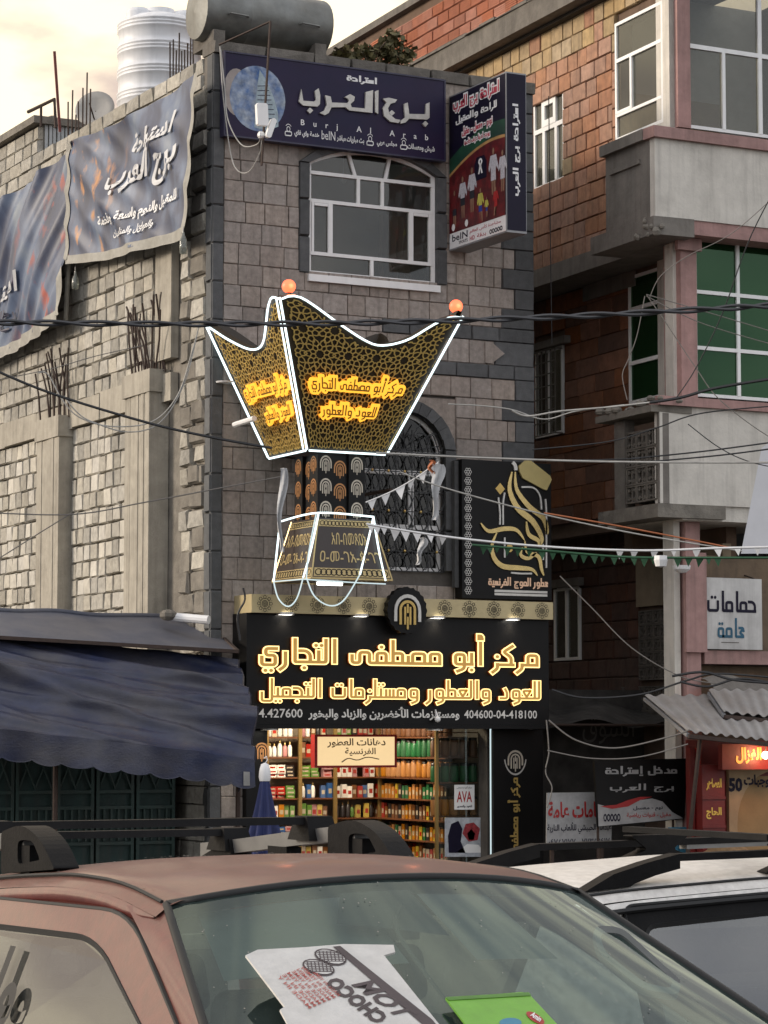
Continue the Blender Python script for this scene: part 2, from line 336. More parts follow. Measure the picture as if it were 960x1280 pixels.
def kufi(s, w=.75):
    """angular stroke lettering: every letter is a few ribbons on one baseline, written right to left"""
    S = []; D = []; x = 0.
    for c, jr, jl in joins(s):
        if c == ' ': x += 1.3; continue
        r0 = 0. if jr else .4
        st = []; dt = []
        def up(n): return {1:[(0,3.0)],2:[(-.42,3.0),(.42,3.0)],3:[(-.42,2.9),(.42,2.9),(0,3.6)]}[n]
        def dn(n): return {1:[(0,-1.05)],2:[(-.42,-1.05),(.42,-1.05)]}[n]
        if c in 'اأإ':
            st = [[(r0,0),(.4,0),(.4,4)]] if jr else [[(.4,0),(.4,4)]]; adv = .8
            if c == 'أ': st.append([(.1,4.75),(.7,4.75)]); st.append([(.7,5.3),(.25,5.3),(.25,4.8)])
            if c == 'إ': st.append([(.1,-1.2),(.7,-1.2)])
        elif c in 'بتثني' and jl:
            st = [[(r0,0),(1.3,0)],[(.5,0),(.5,1.9)]]; adv = 1.3
            k = {'ب':dn(1),'ت':up(2),'ث':up(3),'ن':up(1),'ي':dn(2)}[c]; dt = [(.5+a, b) for a, b in k]
        elif c in 'بتث':
            st = [[(r0,1.9),(r0,0),(2.9,0),(2.9,1.9)]] if not jr else [[(0,0),(2.7,0),(2.7,1.9)]]; adv = 3.2
            k = {'ب':dn(1),'ت':[(a, b-.2) for a, b in up(2)],'ث':up(3)}[c]; dt = [(1.5+a, b) for a, b in k]
        elif c == 'ن':
            st = [[(r0,1.4),(r0,-.8),(2.3,-.8),(2.3,1.4)]] if not jr else [[(0,0),(.4,0),(.4,-1),(2.3,-1),(2.3,1.2)]]; adv = 2.7; dt = [(1.35,1.6)]
        elif c in 'يى':
            if jr: st = [[(0,0),(.7,0),(.7,1.9),(2.2,1.9),(2.2,0),(3.4,0),(3.4,1.3)]]; adv = 3.8
            else: st = [[(.3,2.3),(1.9,2.3),(1.9,1.1),(.5,1.1),(.5,-.6),(2.5,-.6),(2.5,.8)]]; adv = 2.9
            if c == 'ي': dt = [(1.1,-1.6),(1.95,-1.6)]
        elif c in 'جحخ':
            if jl: st = [[(2.1,2.0),(1.1,2.0),(.5,1.4),(.5,0)],[(r0,0),(2.4,0)]]; adv = 2.4; base = (1.4,-1.05)
            else: st = [[(2.3,1.8),(.4,1.8)],[(.7,1.8),(2.3,.5),(2.3,-1.5),(.4,-1.5)]]+([[(0,0),(.5,0),(.5,1.8)]] if jr else []); adv = 2.8; base = (1.1,-.3)
            if c == 'ج': dt = [base]
            if c == 'خ': dt = [(1.3,3.0)]
        elif c in 'دذ':
            st = [[(.9,2.2),(.5,1.4),(.5,0),(1.9,0)]]+([[(0,0),(.5,0)]] if jr else []); adv = 2.1
        elif c in 'رز':
            st = [[(.5,1.6 if not jr else .1),(.5,-.7),(1.3,-1.4)]]+([[(0,0),(.5,0)]] if jr else []); adv = 1.0
            if c == 'ز': dt = [(.5,2.6 if not jr else 1.5)]
        elif c in 'سش':
            st = [[(a,0),(a,1.7)] for a in (.4,1.15,1.9)]
            if jl: st.append([(r0,0),(2.5,0)]); adv = 2.5
            else: st.append([(r0,0),(1.9,0),(1.9,-1.2),(3.8,-1.2),(3.8,.9)]); adv = 4.1
            if c == 'ش': dt = [(1.15+a, b-.2) for a, b in up(3)]
        elif c in 'صض':
            st = [[(.4,0),(.4,1.8),(2.3,1.8),(2.3,0)],[(3.0,1.2),(3.0,0)],[(r0,0),(3.5,0)]]; adv = 3.5
            if c == 'ض': dt = [(1.4,2.9)]
        elif c in 'طظ':
            st = [[(.4,0),(.4,1.8),(1.9,1.8),(1.9,0)],[(1.9,4),(1.9,0)],[(r0,0),(2.6,0)]]; adv = 2.6
        elif c in 'عغ':
            if jr: st = [[(0,0),(2.4,0)],[(.35,1.8),(2.0,1.8),(1.2,.3),(.35,1.8)]]; adv = 2.4
            else: st = [[(.3,1.35),(.45,2.0),(1.6,2.0)],[(.45,1.75),(1.5,.9),(.5,.35),(.5,0)],[(.4,0),(2.2,0)]]; adv = 2.2
        elif c in 'فق':
            st = [[(.4,0),(.4,1.8),(1.8,1.8),(1.8,0)]]; dt = [(1.1,2.9)] if c == 'ف' else [(.7,2.9),(1.5,2.9)]
            if jl: st.append([(r0,0),(2.3,0)]); adv = 2.3
            else: st.append([(r0,0),(4.2,0),(4.2,1.5)]); adv = 4.5
        elif c == 'م':
            st = [[(.4,0),(.4,1.8),(1.9,1.8),(1.9,0)]]
            if jl: st.append([(r0,0),(2.4,0)]); adv = 2.4
            else: st.append([(r0,0),(1.9,0),(1.9,-1.5)]); adv = 2.2
        elif c == 'و':
            st = [[(.4,0),(.4,1.8),(1.8,1.8),(1.8,0),(.4,0)],[(.4,.2),(.4,-.8),(1.5,-1.3)]]+([[(0,0),(.4,0)]] if jr else []); adv = 2.1
        elif c in 'هة':
            st = [[(r0,0),(1.9,0),(1.9,1.8),(.5,1.8),(.5,0)]]; adv = 2.2
            if c == 'ة': dt = [(.8,2.9),(1.6,2.9)]
            if jl: st.append([(0,0),(2.4,0)]); adv = 2.4
        elif c == 'ك':
            if jl: st = [[(.5,3.5),(2.0,2.4),(.75,1.4),(.75,0)],[(r0,0),(2.5,0)]]; adv = 2.5
            else: st = [[(r0,0),(2.6,0),(2.6,4)]]; adv = 3
        elif c == 'ل':
            if jl: st = [[(.4,4),(.4,0),(1,0)]]+([[(0,0),(.4,0)]] if jr else []); adv = 1.0
            else: st = [[(.4,4),(.4,-1),(2.4,-1),(2.4,.9)]]+([[(0,0),(.4,0)]] if jr else []); adv = 2.8
        elif c == 'ـ': st = [[(0,0),(1.6,0)]]; adv = 1.6
        elif c == '-': st = [[(.3,1),(1.4,1)]]; adv = 1.7
        else: adv = .8
        S += [[(-(x+a), b) for a, b in q] for q in st]; D += [(-(x+a), b) for a, b in dt]
        x += adv + (0 if jl else .55)
    parts = [ribbon(q, w, .45) for q in S] + [disc2(a, b, w*.56) for a, b in D]
    return merge(parts)
def bounds(sh):
    xs = [v[0] for v in sh[0]]; ys = [v[1] for v in sh[0]]; return min(xs), min(ys), max(xs), max(ys)
def put(fn, sh, box, name, m_, parent, thick=0, bb=None, skip=None, **kw):
    """map a flat shape to box=(u0,v0,u1,v1) of a surface fn(u,v)->point"""
    x0, y0, x1, y1 = bb or bounds(sh); u0, v0, u1, v1 = box
    b = MB(); sx = (u1-u0)/max(1e-6, x1-x0); sy = (v1-v0)/max(1e-6, y1-y0)
    vs = [(u0+(q[0]-x0)*sx, v0+(q[1]-y0)*sy) for q in sh[0]]; fs = sh[1]; lay = [q[2] if len(q) > 2 else 0 for q in sh[0]]
    P = [fn(u, v, lay[i]*.00035) for i, (u, v) in enumerate(vs)]
    if thick:
        nrm = fn(vs[0][0], vs[0][1], 1)-fn(vs[0][0], vs[0][1], 0)
        n = len(P); b.add([p+nrm*thick for p in P]+P, list(fs))
        cnt = {}
        for f in fs:
            for i in range(len(f)):
                a, c = f[i], f[(i+1) % len(f)]; cnt[(a, c)] = cnt.get((a, c), 0)+1
        for (a, c) in cnt:
            if (c, a) not in cnt: b.f.append((a, a+n, c+n, c))
    else: b.add(P, list(fs))
    o = b.build(name, m_, parent, **kw)
    return o
def onp(P, d):
    def f(u, v, e=0): return P.p(u, v, d+e)
    return f
def pxbox(P, a, b, d=0):
    """a = lower-left pixel, b = upper-right pixel"""
    u0, v0 = P.uv(*a, d); u1, v1 = P.uv(*b, d); return (u0, v0, u1, v1)
def logo2d():
    """nested arches with an H between"""
    def arch(r, w, bot): return ribbon([(-r, bot)]+[(r*math.cos(math.pi*(1-i/10)), r*math.sin(math.pi*(1-i/10))) for i in range(11)]+[(r, bot)], w, .01, cap=False)
    outer = merge([arch(1.0, .24, -.75)])
    inner = merge([arch(.6, .2, -1.15), ribbon([(-.22, -1.15), (-.22, .2)], .16, cap=False), ribbon([(.22, -1.15), (.22, .2)], .16, cap=False), ribbon([(0,-1.45),(0,-.62)], .15), ribbon([(0,-.2),(0,.36)], .15)])
    return outer, inner
LOGO_O, LOGO_I = logo2d()
LOGO_BB = (-1.12, -1.5, 1.12, 1.12)
LOGO = merge([LOGO_O, LOGO_I])
# ---------------------------------------------------------------- masonry
def block_mesh(name, seed, rough=.03, inset=.05):
    r = random.Random(seed); j = lambda: r.uniform(-rough, rough)
    vs = []
    for (x, z) in ((-.5,-.5),(.5,-.5),(.5,.5),(-.5,.5)): vs.append((x, .5, z))
    mid = [(x+j(), -.2+j()*2, z+j()) for (x, z) in ((-.5,-.5),(.5,-.5),(.5,.5),(-.5,.5))]
    fr = [(x+j(), -.5+j()*2, z+j()) for (x, z) in ((-.5+inset,-.5+inset),(.5-inset,-.5+inset),(.5-inset,.5-inset),(-.5+inset,.5-inset))]
    vs += mid+fr
    fs = []
    for a in (0, 4):
        for i in range(4):
            k = (i+1) % 4; fs.append((a+i, a+k, a+4+k, a+4+i))
    fs.append((8,9,10,11)); fs.append((3,2,1,0))
    me = bpy.data.meshes.new(name); me.from_pydata(vs, [], [f[::-1] if False else f for f in fs]); me.update(); return me
def protos(name, mats, n=3, rough=.03, inset=.05):
    out = []
    for mi, mm in enumerate(mats):
        for k in range(n):
            me = block_mesh(name, mi*10+k, rough, inset); me.materials.append(mm); out.append(me)
    return out
COUNT = {}
def piece(name, me, P, u0, u1, v0, v1, d0, d1, parent):
    """one block between u0..u1, v0..v1, from depth d0 (back) to d1 (front)"""
    key = (parent.name, name); COUNT[key] = COUNT.get(key, 0)+1
    o = bpy.data.objects.new(name, me); COL.objects.link(o)
    o.location = P.p((u0+u1)/2, (v0+v1)/2, (d0+d1)/2); o.rotation_euler = (0, 0, P.ang)
    o.scale = (u1-u0, d1-d0, v1-v0); adopt(o, parent); return o
def masonry(name, P, u0, u1, v0, v1, rowh, wmin, wmax, parent, ps, holes=(), gap=.006, d0=-.05, d1=0., dj=.006, rj=0., skip=None, limit=300):
    v = v0; rest = MB(); rm = ps[0].materials[0]
    nrow = max(1, round((v1-v0)/rowh)); rh = (v1-v0)/nrow
    for k in range(nrow):
        a, b = v0+k*rh, v0+(k+1)*rh; mid = (a+b)/2
        iv = [(u0, u1)]
        for (ha, hb, hc, hd) in holes:
            if hb < mid < hd:
                nv = []
                for (s, e_) in iv:
                    if hc <= s or ha >= e_: nv.append((s, e_)); continue
                    if ha > s: nv.append((s, ha))
                    if hc < e_: nv.append((hc, e_))
                iv = nv
        for (s, e_) in iv:
            x = s; first = True
            while x < e_-.02:
                wd = R.uniform(wmin, wmax)*(R.uniform(.45, 1) if first else 1); first = False
                x2 = min(e_, x+wd)
                if e_-x2 < wmin*.4: x2 = e_
                if not (skip and skip((x+x2)/2, mid)):
                    g = gap/2; dd = R.uniform(-dj, dj); q = lambda: R.uniform(-rj, rj)
                    if COUNT.get((parent.name, name), 0) < limit:
                        piece(name, R.choice(ps), P, x+g+q(), x2-g+q(), a+g*.55+q(), b-g*.55+q(), d0, d1+dd, parent)
                    else: rest.pbox(P, x+g, x2-g, a+g, b-g, d0, d1+dd)
                x = x2
    if rest.v: rest.build(name, rm, parent, kind='stuff')
def wallholes(mb, P, u0, u1, v0, v1, d0, d1, holes):
    us = sorted({u0, u1, *[h[0] for h in holes if u0 < h[0] < u1], *[h[2] for h in holes if u0 < h[2] < u1]})
    vs = sorted({v0, v1, *[h[1] for h in holes if v0 < h[1] < v1], *[h[3] for h in holes if v0 < h[3] < v1]})
    for i in range(len(us)-1):
        run = None
        for j in range(len(vs)-1):
            cu, cv = (us[i]+us[i+1])/2, (vs[j]+vs[j+1])/2
            hole = any(h[0] < cu < h[2] and h[1] < cv < h[3] for h in holes)
            if not hole:
                run = (run[0], vs[j+1]) if run else (vs[j], vs[j+1])
            if hole or j == len(vs)-2:
                if run: mb.pbox(P, us[i], us[i+1], run[0], run[1], d0, d1); run = None
    return mb
def framebars(mb, P, bars, d0, d1):
    for (a, b, c, d) in bars: mb.pbox(P, a, c, b, d, d0, d1)
    return mb
# ================================================================ SETTING
m_asph = mat('asphalt', (.05, .048, .045), .9, .3, 3, .4, c2=(.09, .08, .07), bscale=40)
m_pave = mat('pavement_concrete', (.16, .15, .13), .9, .25, 2, .3, grime=.5)
MB().grid(lambda u, v: V3((-900+u*1900, -500+v*1900, 0)), 2, 2).build('street', m_asph, kind='structure')
FY = 29.8
_F0 = Plane((0, FY), 0); X0 = _F0.u(264, 500); X1 = _F0.u(668, 500)
F = Plane((X0, FY), 0); L = Plane((X0, FY), -90); W = X1-X0
pv = MB()
pv.box(4, 34, 26.3, FY+12, -.2, .14); pv.build('pavement', m_pave, kind='structure')
kb = MB()
for i in range(30): kb.box(4+i, 4.985+i, 26.12, 26.296, -.2, .155+.004*(i % 3))
kb.build('kerb', m_conc, kind='structure')
ZR = F.v(268, 66)            # roof line of the grey house
# ================================================================ GREY STONE HOUSE
gh = thing('stone_house', (X0, FY, 0), 'narrow grey and mauve stone house with a lit perfume shop on its ground floor', 'house')
wu0, wz0 = F.uv(386, 342); wu1 = F.u(546, 352); wzs = F.v(386, 203); wzt = F.v(456, 187)
W1 = (wu0, wz0, wu1, wzt)
g0, gz0 = F.uv(455, 712); g1 = F.u(556, 715); gzs = F.v(455, 556); gzt = F.v(512, 514)
W2 = (g0, gz0, g1, gzt)
zs_b = F.v(480, 905)          # shop opening top
sh0, sh1 = F.u(336, 1000), F.u(612, 1000)
SH = (sh0, .15, sh1, zs_b)
core = MB(); wallholes(core, F, .05, W-.02, 0, ZR-.02, -.3, -.06, [W1, W2, SH])
core.build('front_wall', m_core, gh)
lw = MB(); lw.pbox(L, -10.5, -.31, 0, ZR-.05, -.25, -.06); lw.pbox(L, -10.5, -10.25, 0, ZR-.3, -W, -.26); lw.build('side_wall', m_rough, gh)
bk = MB(); bk.box(X1-.25, X1-.03, FY+.31, FY+10.5, 0, ZR-.1); bk.build('far_side_wall', m_core, gh)
rf = MB(); rf.box(X0+.26, X1-.26, FY+.31, FY+10.2, ZR-.75, ZR-.55); rf.build('roof_slab', m_cgrey, gh)
fl = MB(); fl.box(X0+.26, X1-.26, FY+.31, FY+10.2, wz0-.9, wz0-.7); fl.box(X0+.26, X1-.26, FY+.31, FY+10.2, 3.62, 3.8); fl.build('floor_slab', m_cgrey, gh)
rm = MB(); rm.box(X0+.3, X1-.3, FY+1.5, FY+1.6, 3.82, ZR-.8); rm.build('room_wall', mat('room_plaster', (.5, .42, .32), .9, .2, 2, .1), gh)
P_ST = protos('tuff_stone', [m_stone], 4, .012, .03); P_BA = protos('basalt_stone', [m_basalt], 3, .015, .03)
qL = F.u(279, 400)
zb = [F.v(600, y) for y in (712, 472, 455, 425, 408)]
# window surrounds reserved in the masonry
sw = .14
H1 = (wu0-sw, wz0-.02, wu1+sw, wzt+.16); H2 = (g0-.12, gz0-.1, g1+.18, gzt+.2)
rq = lambda z: F.u(640, 300)-.1 if int(z/.54) % 2 else F.u(640, 300)+.02
zl = [(.2, 3.7), (3.7, zb[1]), (zb[1], zb[2]), (zb[2], zb[3]), (zb[3], zb[4]), (zb[4], ZR)]
bu = F.u(478, 470)
for i, (a, b) in enumerate(zl):
    if i == 0:
        masonry('stone', F, qL, W-.42, a, b, .275, .27, .36, gh, P_ST, holes=[(sh0-.02, 0, W, 3.9)]); continue
    # left plain field runs through, the dark bands exist only right of the burner sign
    if i in (2, 4):
        masonry('stone', F, qL, bu, a, b, b-a, .25, .34, gh, P_ST, holes=[H1, H2])
        masonry('dark_stone', F, bu, W, a, b, b-a, .35, .55, gh, P_BA, holes=[H1, H2], d1=.018)
    else:
        rr = round((b-a)/.275) if i != 3 else 1
        hh = (b-a)/max(1, rr)
        for k in range(max(1, rr)):
            qa, qb = a+k*hh, a+(k+1)*hh
            qr = W-(.30 if k % 2 else .5) if i != 3 else F.u(618, 440)
            masonry('stone', F, qL, qr, qa, qb, hh, .25, .36, gh, P_ST, holes=[H1, H2])
            masonry('dark_stone', F, qr+.001, W, qa, qb, hh, .6, .7, gh, P_BA, holes=[H1, H2], d1=.012)
masonry('corner_stone', F, -.0, qL-.006, .2, ZR, .5, .4, .5, gh, P_BA, d1=.014)
# pointed end of the light course between the bands
ua, ub = F.u(614, 440), F.u(630, 440); MB().pprism(F, [(ua, zb[2]+.02), (ub, (zb[2]+zb[3])/2), (ua, zb[3]-.02), (ua-.1, zb[3]-.02), (ua-.1, zb[2]+.02)], 0, .02).build('pointed_stone', m_stone, gh)
# coping along the roof
cp = MB()
masonry('coping_stone', F, -.02, W+.02, ZR, ZR+.16, .16, .5, .8, gh, protos('coping', [m_cgrey], 3, .02, .03), d0=-.3, d1=.05)
# --- arched surround of the upper window
def arcpts(P, u0, u1, vs, vt, n=12):
    c = (u0+u1)/2; hw = (u1-u0)/2; h = vt-vs; r = (hw*hw+h*h)/(2*h); cy = vt-r; a = math.asin(min(1, hw/r))
    return [(c+r*math.sin(-a+2*a*i/n), cy+r*math.cos(-a+2*a*i/n)) for i in range(n+1)]
def surround(P, u0, u1, v0, vs, vt, wd, parent, m_, n=9, name='surround_stone', top=None):
    inn = arcpts(P, u0, u1, vs, vt, n); out = arcpts(P, u0-wd, u1+wd, vs, (top or vt+wd), n)
    for i in range(n):
        a, b, c, d = inn[i], inn[i+1], out[i+1], out[i]
        g = .004
        MB().pprism(P, [(a[0]+g, a[1]), (b[0]-g, b[1]), (c[0]-g, c[1]), (d[0]+g, d[1])], -.1, .035+R.uniform(-.004, .004)).build(name, m_, parent)
    k = max(2, int((vs-v0)/.42)); h = (vs-v0)/k
    for i in range(k):
        for s, (x0, x1) in enumerate(((u0-wd, u0), (u1, u1+wd))):
            piece(name, R.choice(P_BA), P, x0, x1, v0+i*h+.003, v0+(i+1)*h-.003, -.1, .033+R.uniform(-.004, .004), parent)
surround(F, wu0, wu1, wz0, wzs, wzt, sw, gh, m_basalt)
surround(F, g0, g1, gz0, gzs, gzt, .16, gh, m_basalt, n=13)
# spandrel masonry above the arches
def spandrel(P, u0, u1, vs, vt, top, m_, parent):
    pts = arcpts(P, u0, u1, vs, vt, 12)
    for half in (0, 1):
        pp = pts[:7] if half == 0 else pts[6:]
        x = u0 if half == 0 else u1
        poly = [(x, top)]+([(p[0], min(p[1], top-.002)) for p in (pp if half == 0 else pp[::-1])])+[(pp[-1][0] if half == 0 else pp[0][0], top)]
        if half: poly = poly[::-1]
        MB().pprism(P, poly, -.28, -.03).build('spandrel_stone', m_, parent)
spandrel(F, wu0-sw, wu1+sw, wzs, wzt+.14, wzt+.16, m_stone, gh)
spandrel(F, g0-.12, g1+.18, gzs, gzt+.16, gzt+.2, m_stone, gh)
sill = MB(); sill.pbox(F, wu0-.02, wu1+.03, wz0-.1, wz0-.01, -.1, .05); sill.build('window_sill', m_white, gh)
# --- white arched window
def arched_window(P, u0, u1, v0, vs, vt, cols, tv, parent, fw=.055, d=-.05, opened=True, gm=None):
    wf = MB(); D0, D1 = d-.05, d
    o = arcpts(P, u0, u1, vs, vt, 12); i_ = arcpts(P, u0+fw, u1-fw, vs, vt-fw, 12)
    O = [(u0, v0)]+o+[(u1, v0)]; I = [(u0+fw, v0+fw)]+i_+[(u1-fw, v0+fw)]
    A = [P.p(a, b, D0) for a, b in O]; B = [P.p(a, b, D0) for a, b in I]
    wf.ring(A, B, P.N*(D1-D0))
    fr = wf.build('window_frame', m_white, parent)
    bars = MB()
    for (a, b, c, e_) in cols: bars.pbox(P, a, c, b, e_, D0+.005, D1+.008)
    bars.build('mullion', m_white, fr)
    gp = [(u0+fw*.5, v0+fw*.5)]+arcpts(P, u0+fw*.5, u1-fw*.5, vs, vt-fw*.5, 12)+[(u1-fw*.5, v0+fw*.5)]
    MB().pprism(P, gp, d-.03, d-.024).build('pane', gm or m_glassd, fr)
    return fr
vz = lambda y: F.v(388, y)
t1, t2, t3 = vz(214), vz(249), vz(315)
m1, m2 = F.u(450, 240), F.u(480, 240); c1, c2 = F.u(415, 290), F.u(516, 290); c3 = F.u(467, 335)
q = .045
cols = [(wu0+.04, t1-q/2, wu1-.04, t1+q/2), (wu0+.04, t2-q/2, wu1-.04, t2+q/2), (wu0+.04, t3-q/2, wu1-.04, t3+q/2),
        (m1-q/2, t2+q/2, m1+q/2, t1-q/2), (m2-q/2, t2+q/2, m2+q/2, t1-q/2), (c1-q*.7, t3+q/2, c1+q*.7, t2-q/2), (c2-q*.7, t3+q/2, c2+q*.7, t2-q/2), (c3-q/2, wz0+.05, c3+q/2, t3-q/2),
        (wu0+.06, t3+q/2, wu0+.095, t2-q/2), (wu1-.095, t3+q/2, wu1-.06, t2-q/2), (wu0+.1, t2-q/2-.04, c1-q*.8, t2-q/2-.003), (c2+q*.8, t2-q/2-.04, wu1-.1, t2-q/2-.003)]
wf = arched_window(F, wu0, wu1, wz0, wzs, wzt, cols, None, gh)
for (xa, xb) in ((437, 446), (490, 484)):
    fan = MB(); a = F.uv(xa, 190); b = F.uv(xb, 217); b = (b[0], t1+.02); a = (a[0], wzt-.09)
    fan.pprism(F, [(b[0]-q/2, b[1]), (b[0]+q/2, b[1]), (a[0]+q/2, a[1]+.06), (a[0]-q/2, a[1]+.06)], -.095, -.045); fan.build('fan_mullion', m_white, wf)
# curtain and things inside are dim; a pale curtain hangs on the right
m_curt = mat('curtain', (.35, .26, .17), .9, .15, 6, .2)
MB().grid(lambda u, v: F.p(c2-.25+u*.45+.02*math.sin(v*9), t3-.3+v*(t2-t3+.3), -.5+.05*math.sin(u*26)), 24, 4).build('curtain', m_curt, gh)
bb = MB(); bu_, bv_ = F.uv(429, 226, -.6); bb.bar(F.p(bu_, bv_+.5, -.6), F.p(bu_, bv_+.08, -.6), .006); bb.ball(F.p(bu_, bv_, -.6), .045); bb.build('hanging_bulb', m_white, gh)
# --- lower window: white frame with wrought iron in front
l0 = MB()
vv = lambda y: F.v(512, y)
cols2 = [(g0+.03, vv(566)-.03, g1-.03, vv(566)+.03), (g0+.03, vv(590)-.03, g1-.03, vv(590)+.03), (F.u(519, 620)-.04, vv(658), F.u(519, 620)+.04, vv(590)-.03), (g0+.03, vv(658)-.03, g1-.03, vv(658)+.03)]
arched_window(F, g0, g1, gz0, gzs, gzt, cols2, None, gh, d=-.12, gm=glass('dark_glass', (.3, .3, .3), .6, .05, .03, (.1, .1, .1), body=(.008, .008, .008), f0=.03))
m_iron = mat('wrought_iron', (.012, .012, .013), .5, .1, 9, .05)
ir = MB(); segs = []
gw, ghh = g1-g0, gzt-gz0
ir.tube([F.p(a, b, -.02) for a, b in [(g0, gz0)]+arcpts(F, g0, g1, gzs, gzt, 14)+[(g1, gz0)]], .016, 4)
nx = 5
for i in range(1, nx): ir.bar(F.p(g0+gw*i/nx, gz0, -.02), F.p(g0+gw*i/nx, gzt-.22-.25*abs(i/nx-.5), -.02), .008)
k = 0; z = gz0
while z < gzs+.1:
    ir.bar(F.p(g0, z, -.025), F.p(g1, z, -.025), .008)
    for i in range(nx):
        cu = g0+gw*(i+.5)/nx; cz = z+.13; r = gw/nx/2
        ir.tube([F.p(cu+r*.95*math.cos(t*.63)*(1 if t < 5 else .8), cz+r*1.15*math.sin(t*.63), -.015) for t in range(10)], .0085, 4, closed=True)
        ir.tube([F.p(cu-r+2*r*t/6, cz+r*math.sin(t*math.pi/3), -.012) for t in range(7)], .0075, 4)
    z += .26
for i in range(7):
    a = math.pi*(i+.5)/7; ir.bar(F.p((g0+g1)/2, gzs-.05, -.02), F.p((g0+g1)/2+gw*.48*math.cos(a), gzs-.05+gw*.36*math.sin(a), -.02), .008)
irn = ir.build('window_grille', m_iron, gh)
kn = MB()
for i in range(nx):
    z = gz0+.26
    while z < gzs+.1: kn.ball(F.p(g0+gw*(i+.5)/nx, z, 0), .02, 6, 4); z += .52
kn.build('grille_knob', m_gold, irn)
dp = MB(); uq = F.u(567, 640); dp.pbox(F, uq-.05, uq+.06, F.v(567, 735), F.v(567, 577), .04, .12); dp.build('downpipe', m_basalt, gh)
# --- side wall facing left: concrete blocks, cast columns, ring beam
Lc = {}
def colu(px, y=600): return L.u(px, y)
ca0, ca1 = colu(63), colu(91); cb0, cb1 = colu(173), colu(206)
za = L.v(77, 516, .22); zb_ = L.v(190, 458, .22)
P_CB = protos('concrete_block', [m_block], 5, .03, .05)
m_cblk2 = mat('pale_concrete_block', (.46, .43, .37), .95, .2, 8, .5, ov=.2, bscale=40, grime=.15)
P_CB2 = P_CB+protos('pale_block', [m_cblk2], 3, .03, .05)
beam0, beam1 = L.v(140, 523), L.v(140, 490)
uend = -8.9
for seg, (a, b) in enumerate(((uend, ca0), (ca1, cb0), (cb1, colu(221)))):
    if seg == 2: continue
    masonry('concrete_block', L, a+.02, b-.02, 3.3, beam0, .235, .24, .30, gh, P_CB2, gap=.022, d0=-.08, d1=.02, dj=.009, rj=.012)
masonry('upper_block', L, uend, cb1-.4, beam1+.02, ZR-.42, .235, .28, .36, gh, P_CB, gap=.022, d0=-.08, d1=.02, dj=.009, rj=.014)
masonry('low_block', L, uend, -.1, .3, 3.28, .225, .40, .44, gh, P_CB, gap=.02, d0=-.08, d1=.02, dj=.01, limit=0)
cz = colu(224); ce = colu(256)
masonry('rough_stone', L, cz, ce, 3.3, ZR-.1, .27, .35, .6, gh, protos('rough_stone', [m_block, m_rough], 5, .05, .07), gap=.035, d0=-.12, d1=.01, dj=.018, rj=.03)
masonry('corner_stone', L, ce+.01, -.0, .2, ZR, .5, .4, .5, gh, P_BA, d0=-.1, d1=.012, limit=60)
bm = MB(); x = uend
while x < cb1+.3:
    x2 = x+R.uniform(.9, 1.5); s = R.uniform(-.01, .02); bm.pbox(L, x, min(x2, cb1+.3), beam0+s, beam1+s+R.uniform(-.02, .02), -.05, .05+R.uniform(0, .03)); x = x2+.004
bm.build('ring_beam', m_conc, gh)
def column(a, b, z1, d=.2, name='column'):
    c = MB(); n = 9
    for i in range(n):        # board marks
        dd = d+R.choice((0, .006, .012)); wd = (b-a)/n
        c.pbox(L, a+wd*i, a+wd*(i+1)+.0, .1, z1-R.uniform(0, .05)-(.1 if i in (0, n-1) else 0), -.05, dd+.002*i)
    c.pbox(L, a-.03, b+.03, z1-.32, z1-.02, -.05, d+.04)
    return c.build(name, m_conc, gh)
column(ca0, ca1, za); column(cb0, cb1, zb_)
# upper flush column and the corner strip
uc = MB(); uc.pbox(L, colu(199, 400), colu(219, 400), zb_+.1, ZR-.3, -.05, .06); uc.build('upper_column', m_conc, gh)
m_seal = m_rough
def rebars(a, b, z, n, hh, lean, parent, d=.1, name='rebar'):
    for i in range(n):
        u = a+(b-a)*(i+.5)/n+R.uniform(-.03, .03); dd = d+R.uniform(-.12, .12); h = hh*R.uniform(.7, 1)
        l_ = R.choice(lean)
        MB().tube([L.p(u, z-.05, dd), L.p(u+l_*.45, z+h*.5, dd), L.p(u+l_, z+h, dd+R.uniform(-.1, .1))], .0135, 5).build(name, m_rebar, parent)
rebars(ca0, ca1+.1, za, 14, .98, (-.28, -.2, .02, 0), gh)
rebars(cb0, cb1+.1, zb_, 18, 1.02, (-.45, -.3, .3, .02), gh)
# parapet courses on the side wall
masonry('parapet_block', L, uend, -.28, ZR-.42, ZR, .21, .42, .5, gh, P_CB, gap=.012, d0=-.22, d1=.02, dj=.01)
MB().pbox(L, -.3, -.005, ZR-.42, ZR-.004, -.3, -.004).build('corner_block', m_cgrey, gh)
# rebar bundle on the corner
for i in range(9):
    u = L.u(204+i*3.6, 95); h = R.uniform(.3, .62); MB().bar(L.p(u, ZR-.1, -.1), L.p(u+R.uniform(-.03, .02), ZR+h, -.1), .011, 5).build('rebar', m_rebar, gh)
for i in range(7):
    u = L.u(77+i*4.5, 180); h = R.uniform(.2, .75); MB().bar(L.p(u, ZR-.2, -.1), L.p(u+R.uniform(-.05, .03), ZR-.2+h+.3, -.1), .012, 5).build('rebar', m_rebar, gh)
